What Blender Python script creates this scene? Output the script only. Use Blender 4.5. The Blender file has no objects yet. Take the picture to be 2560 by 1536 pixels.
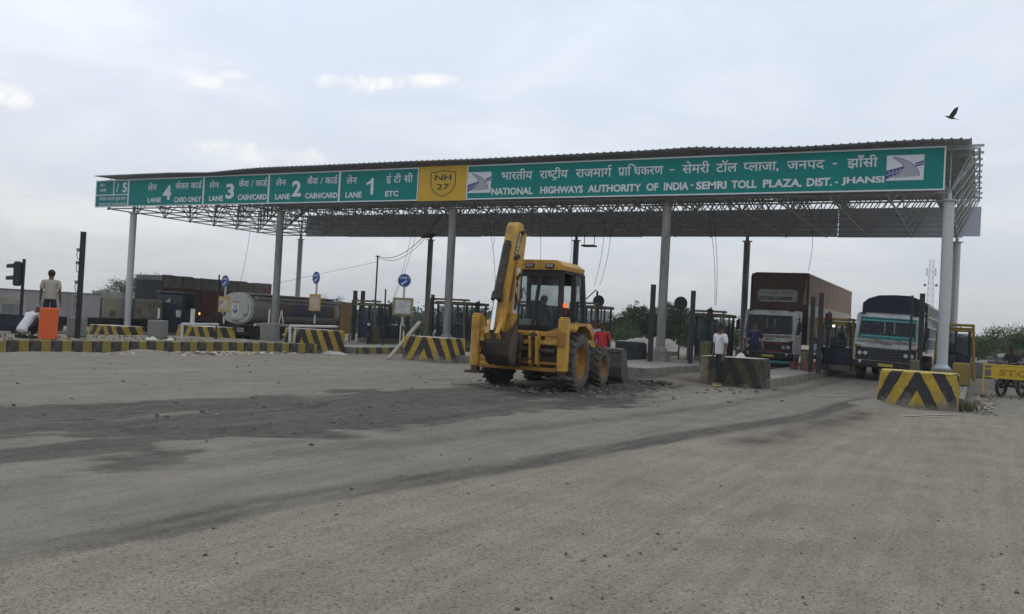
import bpy, bmesh, math, random
import numpy as np
from mathutils import Vector, Matrix
random.seed(11)
rng = np.random.default_rng(7)
scene = bpy.context.scene
COL = scene.collection
rad = math.radians

# ---------------------------------------------------------------- camera
cam_d = bpy.data.cameras.new('camera')
cam_d.sensor_width = 36.0
cam_d.lens = 2216.0 / 2560.0 * 36.0
cam_d.clip_start = 0.1
cam_d.clip_end = 3000.0
cam = bpy.data.objects.new('camera', cam_d)
COL.objects.link(cam)
CAM_H = 1.55
_f = 2216.0
def _dir(x, y):
    return Vector((x - 1280.0, -(y - 768.0), -_f)).normalized()
_Y = _dir(2442.0, 864.0)
_X = -_dir(-2930.0, 583.0)
_X = (_X - _Y * _X.dot(_Y)).normalized()
_Z = _X.cross(_Y)
R3 = Matrix((_X, _Y, _Z))
cam.matrix_world = Matrix.Translation((0, 0, CAM_H)) @ R3.to_4x4()
scene.camera = cam

# ---------------------------------------------------------------- sky
SUN_EL, SUN_AZ = 38.0, 300.0      # degrees; azimuth clockwise from +Y
world = bpy.data.worlds.new('World')
scene.world = world
world.use_nodes = True
nt = world.node_tree
for n in list(nt.nodes): nt.nodes.remove(n)
def wn(t, **k):
    n = nt.nodes.new(t)
    for a, b in k.items(): setattr(n, a, b)
    return n
def wl(a, b): nt.links.new(a, b)
def wmath(op, a, b=None, clamp=False):
    n = wn('ShaderNodeMath', operation=op, use_clamp=clamp)
    for i, v in enumerate((a, b)):
        if v is None: continue
        if isinstance(v, (int, float)): n.inputs[i].default_value = v
        else: wl(v, n.inputs[i])
    return n.outputs[0]
tc = wn('ShaderNodeTexCoord')
sky = wn('ShaderNodeTexSky', sky_type='NISHITA', sun_disc=False)
sky.sun_elevation = rad(SUN_EL); sky.sun_rotation = rad(SUN_AZ)
sky.air_density = 1.2; sky.dust_density = 3.0
skym = wn('ShaderNodeVectorMath', operation='SCALE'); skym.inputs['Scale'].default_value = 0.10
wl(sky.outputs[0], skym.inputs[0])
sep = wn('ShaderNodeSeparateXYZ'); wl(tc.outputs['Generated'], sep.inputs[0])
zc = wmath('MAXIMUM', sep.outputs[2], 0.0)
# a cloud sheet overhead: direction projected on a plane high above
den = wmath('ADD', zc, 0.16)
cx = wmath('DIVIDE', sep.outputs[0], den); cy = wmath('DIVIDE', sep.outputs[1], den)
comb = wn('ShaderNodeCombineXYZ'); wl(cx, comb.inputs[0]); wl(cy, comb.inputs[1])
def noise(vec, scale, detail, rough, dist=0.0):
    n = wn('ShaderNodeTexNoise'); n.inputs['Scale'].default_value = scale; n.inputs['Detail'].default_value = detail
    n.inputs['Roughness'].default_value = rough; n.inputs['Distortion'].default_value = dist
    wl(vec, n.inputs['Vector']); return n.outputs[0]
def ramp(fac, stops):
    r = wn('ShaderNodeValToRGB'); e = r.color_ramp.elements
    while len(e) < len(stops): e.new(0.5)
    for i, (p, c) in enumerate(stops): e[i].position = p; e[i].color = (*c, 1)
    wl(fac, r.inputs[0]); return r.outputs[0]
def mixc(fac, a, b):
    m = wn('ShaderNodeMix', data_type='RGBA')
    if isinstance(fac, (int, float)): m.inputs[0].default_value = fac
    else: wl(fac, m.inputs[0])
    for i, v in ((6, a), (7, b)):
        if isinstance(v, tuple): m.inputs[i].default_value = (*v, 1)
        else: wl(v, m.inputs[i])
    return m.outputs[2]
elev = ramp(zc, [(0.0, (0.515, 0.545, 0.575)), (0.10, (0.60, 0.645, 0.715)), (0.24, (0.62, 0.69, 0.81)), (0.42, (0.65, 0.73, 0.88)), (1.0, (0.67, 0.75, 0.89))])
n1 = noise(comb.outputs[0], 1.35, 7.0, 0.58, 0.5)
n2 = noise(comb.outputs[0], 2.3, 8.0, 0.6, 0.6)
veil = ramp(n1, [(0.32, (0.90, 0.925, 0.965)), (0.50, (1.0, 1.0, 1.0)), (0.64, (1.15, 1.125, 1.08))])
mul = wn('ShaderNodeMix', data_type='RGBA', blend_type='MULTIPLY'); mul.inputs[0].default_value = 1.0
wl(elev, mul.inputs[6]); wl(veil, mul.inputs[7])
cl = mul.outputs[2]
bluegap = ramp(n2, [(0.30, (1, 1, 1)), (0.42, (0, 0, 0))])
gapz = wmath('MULTIPLY', bluegap, ramp(zc, [(0.18, (0, 0, 0)), (0.34, (0.55, 0.55, 0.55))]))
cl = mixc(gapz, cl, (0.50, 0.63, 0.88))
# the whiter hazy side of the sky, where the veil is thinnest (towards the right)
side = wmath('MULTIPLY_ADD', sep.outputs[0], 0.55); nt.nodes[-1].inputs[2].default_value = 0.44
side = wmath('MINIMUM', wmath('MAXIMUM', side, 0.0), 0.85)
cl = mixc(wmath('MULTIPLY', side, 0.75), cl, mixc(ramp(zc, [(0.0, (0, 0, 0)), (0.22, (1, 1, 1))]), (0.565, 0.59, 0.592), (0.735, 0.765, 0.775)))
# bright torn edges where the cloud opens
n3 = noise(tc.outputs['Generated'], 26.0, 7.0, 0.62, 0.3)
n4 = noise(tc.outputs['Generated'], 9.0, 5.0, 0.55, 0.4)
def opening(px, py, rx, ry, amp, cl):
    d0 = R3 @ _dir(px, py)
    right = R3 @ Vector((1, 0, 0)); up = R3 @ Vector((0, 1, 0))
    def dotn(v):
        n = wn('ShaderNodeVectorMath', operation='DOT_PRODUCT'); wl(tc.outputs['Generated'], n.inputs[0]); n.inputs[1].default_value = v
        return n.outputs['Value']
    u = wmath('DIVIDE', wmath('SUBTRACT', dotn(right), d0.dot(right)), rx)
    v = wmath('DIVIDE', wmath('SUBTRACT', dotn(up), d0.dot(up)), ry)
    front = wmath('GREATER_THAN', dotn(d0), 0.5)
    r2 = wmath('ADD', wmath('MULTIPLY', u, u), wmath('MULTIPLY', v, v))
    g = wmath('SUBTRACT', 0.72, r2)
    g = wmath('ADD', g, wmath('MULTIPLY', wmath('SUBTRACT', n3, 0.5), 3.4))
    g = wmath('ADD', g, wmath('MULTIPLY', wmath('SUBTRACT', n4, 0.5), 3.6))
    g = wmath('MULTIPLY', wmath('MULTIPLY', g, 0.8, True), amp)
    g = wmath('MULTIPLY', g, front)
    return mixc(g, cl, (1.0, 0.965, 0.90))
for args in ((835, 205, .05, .011, .75), (885, 228, .036, .015, .8), (960, 210, .06, .009, .75), (1050, 198, .05, .006, .5), (508, 205, .022, .009, .7), (470, 182, .014, .008, .6), (610, 190, .03, .006, .4), (3, 235, .022, .014, .85), (560, 362, .06, .008, .45), (790, 330, .02, .004, .4), (700, 385, .16, .014, .45)):
    cl = opening(*args, cl)
final = mixc(0.93, skym.outputs[0], cl)
bg = wn('ShaderNodeBackground'); bg.inputs[1].default_value = 1.0
wl(final, bg.inputs[0])
wo = wn('ShaderNodeOutputWorld'); wl(bg.outputs[0], wo.inputs[0])

# ---------------------------------------------------------------- sun (veiled by cloud)
sd = bpy.data.lights.new('sun', 'SUN'); sd.energy = 0.7; sd.angle = rad(24.0); sd.color = (1.0, 0.95, 0.88)
so = bpy.data.objects.new('sun', sd); COL.objects.link(so)
_a, _e = rad(SUN_AZ), rad(SUN_EL)
sdir = Vector((math.sin(_a) * math.cos(_e), math.cos(_a) * math.cos(_e), math.sin(_e)))
so.rotation_euler = (-sdir).to_track_quat('-Z', 'Y').to_euler()
so.location = sdir * 60

vs = scene.view_settings
vs.view_transform = 'Standard'; vs.look = 'None'; vs.exposure = 0.21; vs.gamma = 1.0; vs.use_curve_mapping = False
scene.cycles.max_bounces = 6
scene.cycles.transparent_max_bounces = 8

# ---------------------------------------------------------------- materials
MATS = {}
def new_mat(name):
    m = bpy.data.materials.new(name); m.use_nodes = True
    t = m.node_tree
    b = t.nodes.get('Principled BSDF')
    return m, t, b
def mat(name, col, rough=0.65, metal=0.0, var=0.18, scale=3.0, dirt=None, dirt_amt=0.35, dirt_scale=1.3, bump=0.08, bscale=40.0, spec=0.35, stretch=(1, 1, 1), emit=None, emit_s=0.0):
    if name in MATS: return MATS[name]
    m, t, b = new_mat(name)
    N, L = t.nodes, t.links
    co = N.new('ShaderNodeTexCoord'); mp = N.new('ShaderNodeMapping'); mp.inputs['Scale'].default_value = stretch
    L.new(co.outputs['Object'], mp.inputs[0])
    n = N.new('ShaderNodeTexNoise'); n.inputs['Scale'].default_value = scale; n.inputs['Detail'].default_value = 7.0; n.inputs['Roughness'].default_value = 0.62
    L.new(mp.outputs[0], n.inputs['Vector'])
    r = N.new('ShaderNodeMapRange'); r.inputs[1].default_value = 0.25; r.inputs[2].default_value = 0.75
    r.inputs[3].default_value = 1.0 - var; r.inputs[4].default_value = 1.0 + var
    L.new(n.outputs[0], r.inputs[0])
    h = N.new('ShaderNodeVectorMath'); h.operation = 'SCALE'; h.inputs[0].default_value = col
    L.new(r.outputs[0], h.inputs['Scale'])
    out = h.outputs[0]
    if dirt is not None:
        n2 = N.new('ShaderNodeTexNoise'); n2.inputs['Scale'].default_value = dirt_scale; n2.inputs['Detail'].default_value = 9.0; n2.inputs['Roughness'].default_value = 0.7
        L.new(mp.outputs[0], n2.inputs['Vector'])
        r2 = N.new('ShaderNodeMapRange'); r2.inputs[1].default_value = 0.45; r2.inputs[2].default_value = 0.68; r2.inputs[3].default_value = 0.0; r2.inputs[4].default_value = dirt_amt
        L.new(n2.outputs[0], r2.inputs[0])
        mx = N.new('ShaderNodeMix'); mx.data_type = 'RGBA'; mx.inputs[7].default_value = (*dirt, 1)
        L.new(r2.outputs[0], mx.inputs[0]); L.new(out, mx.inputs[6]); out = mx.outputs[2]
    L.new(out, b.inputs['Base Color'])
    b.inputs['Roughness'].default_value = rough; b.inputs['Metallic'].default_value = metal
    b.inputs['Specular IOR Level'].default_value = spec
    if bump > 0:
        nb = N.new('ShaderNodeTexNoise'); nb.inputs['Scale'].default_value = bscale; nb.inputs['Detail'].default_value = 4.0
        L.new(mp.outputs[0], nb.inputs['Vector'])
        bp = N.new('ShaderNodeBump'); bp.inputs['Strength'].default_value = bump; bp.inputs['Distance'].default_value = 0.02
        L.new(nb.outputs[0], bp.inputs['Height']); L.new(bp.outputs[0], b.inputs['Normal'])
    if emit is not None:
        b.inputs['Emission Color'].default_value = (*emit, 1); b.inputs['Emission Strength'].default_value = emit_s
    MATS[name] = m
    return m
def glass(name, col=(0.03, 0.04, 0.045), alpha=0.55, rough=0.06):
    if name in MATS: return MATS[name]
    m, t, b = new_mat(name); N, L = t.nodes, t.links
    b.inputs['Base Color'].default_value = (*col, 1); b.inputs['Roughness'].default_value = rough
    b.inputs['Specular IOR Level'].default_value = 0.5
    tr = N.new('ShaderNodeBsdfTransparent'); tr.inputs[0].default_value = (0.72, 0.78, 0.78, 1)
    n = N.new('ShaderNodeTexNoise'); n.inputs['Scale'].default_value = 2.5; n.inputs['Detail'].default_value = 6
    co = N.new('ShaderNodeTexCoord'); L.new(co.outputs['Object'], n.inputs['Vector'])
    r = N.new('ShaderNodeMapRange'); r.inputs[1].default_value = .35; r.inputs[2].default_value = .7; r.inputs[3].default_value = max(alpha - .15, 0); r.inputs[4].default_value = min(alpha + .15, 1)
    L.new(n.outputs[0], r.inputs[0])
    mx = N.new('ShaderNodeMixShader'); L.new(r.outputs[0], mx.inputs[0]); L.new(tr.outputs[0], mx.inputs[1]); L.new(b.outputs[0], mx.inputs[2])
    L.new(mx.outputs[0], t.nodes['Material Output'].inputs[0])
    MATS[name] = m
    return m

# ---------------------------------------------------------------- mesh helpers
class MB:
    def __init__(s): s.v = []; s.f = []; s.m = []; s.mi = 0; s.T = None
    def _add(s, vs, fs):
        o = len(s.v)
        if s.T is not None: vs = [tuple(s.T @ Vector(p)) for p in vs]
        s.v += [tuple(p) for p in vs]
        s.f += [tuple(i + o for i in f) for f in fs]
        s.m += [s.mi] * len(fs)
        return s
    def box(s, cx, cy, cz, sx, sy, sz, b=0.0, rot=None):
        hx, hy, hz = sx / 2, sy / 2, sz / 2
        if b <= 0:
            vs = [(x, y, z) for x in (-hx, hx) for y in (-hy, hy) for z in (-hz, hz)]
            fs = [(0, 1, 3, 2), (4, 6, 7, 5), (0, 4, 5, 1), (2, 3, 7, 6), (0, 2, 6, 4), (1, 5, 7, 3)]
        else:
            b = min(b, hx * .9, hy * .9, hz * .9)
            vs = []; idx = {}
            for X in (-1, 1):
                for Y in (-1, 1):
                    for Z in (-1, 1):
                        idx[X, Y, Z] = len(vs)
                        vs += [(X * hx, Y * (hy - b), Z * (hz - b)), (X * (hx - b), Y * hy, Z * (hz - b)), (X * (hx - b), Y * (hy - b), Z * hz)]
            fs = []
            def q(l):
                n = (Vector(vs[l[1]]) - Vector(vs[l[0]])).cross(Vector(vs[l[2]]) - Vector(vs[l[0]])); c = sum((Vector(vs[i]) for i in l), Vector()) / len(l)
                fs.append(tuple(l if n.dot(c) > 0 else l[::-1]))
            I = idx
            for X in (-1, 1): q([I[X, -1, -1], I[X, 1, -1], I[X, 1, 1], I[X, -1, 1]])
            for Y in (-1, 1): q([I[-1, Y, -1] + 1, I[1, Y, -1] + 1, I[1, Y, 1] + 1, I[-1, Y, 1] + 1])
            for Z in (-1, 1): q([I[-1, -1, Z] + 2, I[1, -1, Z] + 2, I[1, 1, Z] + 2, I[-1, 1, Z] + 2])
            for Y in (-1, 1):
                for Z in (-1, 1): q([I[-1, Y, Z] + 1, I[1, Y, Z] + 1, I[1, Y, Z] + 2, I[-1, Y, Z] + 2])
            for X in (-1, 1):
                for Z in (-1, 1): q([I[X, -1, Z], I[X, 1, Z], I[X, 1, Z] + 2, I[X, -1, Z] + 2])
            for X in (-1, 1):
                for Y in (-1, 1): q([I[X, Y, -1], I[X, Y, 1], I[X, Y, 1] + 1, I[X, Y, -1] + 1])
            for k in I.values(): q([k, k + 1, k + 2])
        if rot is not None: vs = [tuple(rot @ Vector(p)) for p in vs]
        return s._add([(p[0] + cx, p[1] + cy, p[2] + cz) for p in vs], fs)
    def b2(s, x0, x1, y0, y1, z0, z1, b=0.0):
        return s.box((x0 + x1) / 2, (y0 + y1) / 2, (z0 + z1) / 2, abs(x1 - x0), abs(y1 - y0), abs(z1 - z0), b)
    def tube(s, p0, p1, r0, r1=None, n=8, caps=True):
        if r1 is None: r1 = r0
        p0, p1 = Vector(p0), Vector(p1); d = p1 - p0
        if d.length < 1e-6: return s
        d.normalize(); a = d.orthogonal().normalized(); c = d.cross(a)
        vs = []
        for p, r in ((p0, r0), (p1, r1)):
            for i in range(n):
                t = 2 * math.pi * (i + .5) / n
                vs.append(p + (a * math.cos(t) + c * math.sin(t)) * r)
        fs = [(i, (i + 1) % n, n + (i + 1) % n, n + i) for i in range(n)]
        if caps: fs += [tuple(range(n))[::-1], tuple(range(n, 2 * n))]
        return s._add(vs, fs)
    def path(s, pts, r, n=6):
        for a, b in zip(pts[:-1], pts[1:]): s.tube(a, b, r, n=n)
        return s
    def bar(s, p0, p1, w, h, up=(0, 0, 1)):
        p0, p1 = Vector(p0), Vector(p1); d = (p1 - p0).normalized(); up = Vector(up)
        a = d.cross(up)
        if a.length < 1e-4: a = d.orthogonal()
        a.normalize(); c = a.cross(d)
        vs = [p + a * (sx * w / 2) + c * (sz * h / 2) for p in (p0, p1) for sx, sz in ((-1, -1), (1, -1), (1, 1), (-1, 1))]
        return s._add(vs, [(0, 3, 2, 1), (4, 5, 6, 7), (0, 1, 5, 4), (1, 2, 6, 5), (2, 3, 7, 6), (3, 0, 4, 7)])
    def prism(s, poly, axis, a, b):
        n = len(poly)
        def P(u, w, t):
            return {'x': (t, u, w), 'y': (u, t, w), 'z': (u, w, t)}[axis]
        area = sum(poly[i][0] * poly[(i + 1) % n][1] - poly[(i + 1) % n][0] * poly[i][1] for i in range(n))
        vs = [P(u, w, a) for u, w in poly] + [P(u, w, b) for u, w in poly]
        fs = [tuple(range(n))[::-1], tuple(range(n, 2 * n))] + [(i, (i + 1) % n, n + (i + 1) % n, n + i) for i in range(n)]
        flip = (area < 0) ^ (axis == 'y') ^ (b < a)
        if flip: fs = [f[::-1] for f in fs]
        return s._add(vs, fs)
    def lathe(s, prof, c, axis, n=20):
        c = Vector(c); vs = []; k = len(prof)
        for i in range(n):
            t = 2 * math.pi * i / n; ct, st = math.cos(t), math.sin(t)
            for r, h in prof:
                vs.append(c + Vector({'x': (h, r * ct, r * st), 'y': (r * st, h, r * ct), 'z': (r * ct, r * st, h)}[axis]))
        fs = []
        for i in range(n):
            j = (i + 1) % n
            for q in range(k - 1): fs.append((i * k + q, j * k + q, j * k + q + 1, i * k + q + 1))
        return s._add(vs, fs)
    def poly(s, pts): return s._add(pts, [tuple(range(len(pts)))])
    def build(s, name, mats, parent=None, smooth=False, loc=None):
        me = bpy.data.meshes.new(name); me.from_pydata(s.v, [], s.f)
        if not isinstance(mats, (list, tuple)): mats = [mats]
        for m in mats: me.materials.append(m)
        if any(s.m): me.polygons.foreach_set('material_index', s.m)
        if smooth:
            me.polygons.foreach_set('use_smooth', [True] * len(me.polygons))
            me.set_sharp_from_angle(angle=rad(38)) if hasattr(me, 'set_sharp_from_angle') else None
        me.update()
        return link(name, me, parent, loc)
def link(name, me, parent=None, loc=None):
    o = bpy.data.objects.new(name, me); COL.objects.link(o)
    if parent is not None: o.parent = parent
    if loc is not None: o.location = loc
    return o
def tag(o, label=None, cat=None, group=None, kind=None):
    if label: o['label'] = label
    if cat: o['category'] = cat
    if group: o['group'] = group
    if kind: o['kind'] = kind
    return o
def thing(name, label, cat, loc=(0, 0, 0), rotz=0.0, group=None):
    o = bpy.data.objects.new(name, None); COL.objects.link(o)
    o.empty_display_size = 0.2
    o.location = loc; o.rotation_euler = (0, 0, rotz)
    return tag(o, label, cat, group)
def dup(root, loc, label, rotz=None, group=None):
    r = root.copy(); COL.objects.link(r); r.location = loc
    if rotz is not None: r.rotation_euler = (0, 0, rotz)
    r['label'] = label
    if group: r['group'] = group
    for ch in list(root.children):
        c = ch.copy(); COL.objects.link(c); c.parent = r
        for g in list(ch.children):
            d = g.copy(); COL.objects.link(d); d.parent = c
    return r
_txt_cache = {}
def text_mesh(body, bold=0.0):
    cu = bpy.data.curves.new('t', 'FONT'); cu.body = body; cu.offset = bold; cu.resolution_u = 3
    o = bpy.data.objects.new('t', cu); COL.objects.link(o)
    bpy.context.view_layer.update()
    me = bpy.data.meshes.new_from_object(o.evaluated_get(bpy.context.evaluated_depsgraph_get()))
    bpy.data.objects.remove(o); bpy.data.curves.remove(cu)
    n = len(me.vertices); co = np.empty(n * 3); me.vertices.foreach_get('co', co); co = co.reshape(-1, 3)
    fs = [tuple(p.vertices) for p in me.polygons]
    bpy.data.meshes.remove(me)
    return co[:, :2].copy(), fs
def lettering(name, co, fs, box, place, m, parent, fit=None):
    """co: 2-D glyph outline vertices; box = (u0,u1,w0,w1) target rectangle; place(u,w)->3-D point"""
    lo, hi = fit if fit is not None else (co.min(0), co.max(0))
    u0, u1, w0, w1 = box
    u = u0 + (co[:, 0] - lo[0]) / (hi[0] - lo[0]) * (u1 - u0)
    w = w0 + (co[:, 1] - lo[1]) / (hi[1] - lo[1]) * (w1 - w0)
    me = bpy.data.meshes.new(name); me.from_pydata([place(a, b) for a, b in zip(u, w)], [], fs)
    me.materials.append(m); me.update()
    return link(name, me, parent)
def sstep(a, b, x):
    t = np.clip((x - a) / (b - a), 0, 1); return t * t * (3 - 2 * t)
def vnoise(x, y, seed=0):
    """cheap smooth value noise on arrays"""
    xi = np.floor(x).astype(np.int64); yi = np.floor(y).astype(np.int64); fx = x - xi; fy = y - yi
    fx = fx * fx * (3 - 2 * fx); fy = fy * fy * (3 - 2 * fy)
    def hsh(a, b):
        h = (a * 374761393 + b * 668265263 + seed * 974634777) & 0x7fffffff
        h = ((h ^ (h >> 13)) * 1274126177) & 0x7fffffff
        return ((h ^ (h >> 16)) & 0xffff) / 65535.0
    a = hsh(xi, yi); b = hsh(xi + 1, yi); c = hsh(xi, yi + 1); d = hsh(xi + 1, yi + 1)
    return (a * (1 - fx) + b * fx) * (1 - fy) + (c * (1 - fx) + d * fx) * fy
def fbm(x, y, seed=0, oct=4):
    s = 0; a = .5
    for i in range(oct): s = s + a * vnoise(x * 2 ** i, y * 2 ** i, seed + i); a *= .5
    return s
# ================================================================ GROUND
def axis(segs):
    out = []
    for a, b, st in segs:
        n = max(1, int(round((b - a) / st))); out += [a + (b - a) * i / n for i in range(n)]
    return np.array(out + [segs[-1][1]])
gx = axis([(-900, -300, 100), (-300, -60, 24), (-60, -30, 2), (-30, -13, .25), (-13, 3, .11), (3, 10, .3), (10, 60, 5), (60, 300, 40), (300, 900, 100)])
gy = axis([(-200, -10, 30), (-10, 1.5, 1.2), (1.5, 27, .11), (27, 60, .6), (60, 120, 4), (120, 400, 28), (400, 1300, 150)])
GX, GY = np.meshgrid(gx, gy)
def track_x(y):
    return np.interp(y, [0, 3.4, 4.1, 5.4, 6.5, 8.7, 13, 18, 26, 34], [-5.3, -5.24, -5.08, -5.05, -4.85, -4.48, -3.87, -3.0, -2.6, -2.7])
wob = (fbm(GX * .9, GY * .35, 3) - .47)
fine = (fbm(GX * 3.1, GY * 1.6, 9) - .47)
def ground_z(x, y):
    z = -0.5 * sstep(-25.5, -31.0, x)
    return z
GZ = ground_z(GX, GY)
near = sstep(60, 30, np.hypot(GX, GY))
GZ = GZ + near * (0.03 * (fbm(GX * .6, GY * .4, 21) - .47) + 0.012 * (fbm(GX * 3, GY * 2, 31) - .47))
# the worn, tarry lane towards the excavator
up = np.interp(GY, [4, 7.7, 10, 11.4, 13.4, 18, 26, 30], [-12.4, -12.1, -11.5, -11.3, -10.6, -10.9, -10.4, -9.8])
lo = np.interp(GY, [4, 6, 7.4, 9, 10.5, 12.4, 14.3, 17.3, 26, 30], [-9.9, -9.2, -8.5, -7.5, -7.2, -6.6, -6.4, -6.2, -7.4, -8.5])
edge = np.minimum(GX - up, lo - GX) + wob * 2.2 + fine * 1.5
stain = sstep(-.12, .55, edge) * sstep(1.0, 4.0, GY) * sstep(31, 25, GY)
spl = sstep(.60, .72, fbm(GX * 1.7 + 5, GY * .8, 55) + .25 * np.exp(-((GX + 8.3) / 1.6) ** 2)) * sstep(3, 6, GY) * sstep(12, 9, GY) * sstep(-11.5, -8.5, GX) * sstep(-6.2, -7.4, GX)
stain = np.maximum(stain * (0.75 + .9 * (fbm(GX * 1.1, GY * .5, 71) - .3)), spl * .7)
clr = sstep(.58, .74, fbm(GX * 1.3, GY * .55, 91)) * .75          # lighter polished islands in the tar
stain = np.clip(stain * (1 - clr), 0, 1)
# tyre tracks along the lanes
dx = GX - track_x(GY)
trk = np.exp(-((dx + .0) / .11) ** 2) + .9 * np.exp(-((dx - .26) / .13) ** 2) + .45 * np.exp(-((dx - .12) / .2) ** 2) * sstep(5.2, 8, GY)
trk = np.clip(trk, 0, 1) * (.55 + .9 * (fbm(GX * 4, GY * .7, 41) - .25)) * sstep(2.6, 4.5, GY) * sstep(30, 22, GY)
trk2 = .36 * np.exp(-((GX - track_x(GY) + 1.75 + wob * .3) / .3) ** 2) * sstep(4, 8, GY)
tar = np.clip(np.maximum(stain, trk * .78 + trk2), 0, 1)
coarse = sstep(.25, .55, dx + wob * .55 + fine * .25) * sstep(26, 21, GY)
coarse = np.maximum(coarse, sstep(3.0, 2.4, GY))
brown = np.exp(-(((GX - np.interp(GY, [12, 15, 20], [-2.9, -2.55, -2.0])) / .42) ** 2)) * sstep(11.5, 13.5, GY) * sstep(23, 19, GY)
brown = np.clip(brown * 1.4 * (fbm(GX * 3, GY * 1.3, 61) + .15), 0, 1) * .8
mud_shade = sstep(.0, 1.2, np.minimum(GX + 11.8, -6.4 - GX) + wob * 2) * sstep(17.5, 20, GY) * sstep(31, 25.5, GY)   # torn-up earth under the excavator, with its contact shadow painted in
brown = np.maximum(brown, mud_shade * .95)
earth = np.maximum(sstep(.2, 1.4, GX + wob) * sstep(23, 27, GY), sstep(49, 60, GY))
earth = np.maximum(earth, sstep(6, 10, GX)); earth = np.maximum(earth, sstep(-50, -60, GX))
dust = sstep(.45, .75, fbm(GX * .55, GY * .16, 14)) * .6
dust = np.maximum(dust, .8 * np.exp(-((GX + 21.9 - wob) / .6) ** 2) * sstep(27.5, 26, GY) * sstep(6, 12, GY))
GZ = GZ - .05 * stain * sstep(.35, .7, fbm(GX * 1.4, GY * .6, 17)) - .012 * trk
GZ = GZ + mud_shade * .10 * np.clip(fbm(GX * 2.2, GY * 2.2, 19) - .40, 0, 1) * 2.5
pot = np.exp(-(((GX + 9.75) / .38) ** 2 + ((GY - 11.75) / .42) ** 2)) + .8 * np.exp(-(((GX + 8.9) / .25) ** 2 + ((GY - 7.6) / .3) ** 2))
GZ = GZ - .13 * np.clip(pot, 0, 1)
ny, nx = GX.shape
me = bpy.data.meshes.new('ground')
vv = np.stack([GX, GY, GZ], -1).reshape(-1, 3)
ii = np.arange(ny * nx).reshape(ny, nx)
quads = np.stack([ii[:-1, :-1], ii[:-1, 1:], ii[1:, 1:], ii[1:, :-1]], -1).reshape(-1, 4)
me.vertices.add(len(vv)); me.vertices.foreach_set('co', vv.ravel().astype(np.float32))
me.loops.add(quads.size); me.loops.foreach_set('vertex_index', quads.ravel().astype(np.int32))
me.polygons.add(len(quads)); me.polygons.foreach_set('loop_start', np.arange(0, quads.size, 4, dtype=np.int32))
try: me.polygons.foreach_set('loop_total', np.full(len(quads), 4, dtype=np.int32))
except Exception: pass
me.update(calc_edges=True)
me.polygons.foreach_set('use_smooth', [True] * len(quads))
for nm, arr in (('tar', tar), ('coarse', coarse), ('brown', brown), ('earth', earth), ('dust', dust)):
    at = me.attributes.new(nm, 'FLOAT', 'POINT'); at.data.foreach_set('value', arr.ravel().astype(np.float32))
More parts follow.
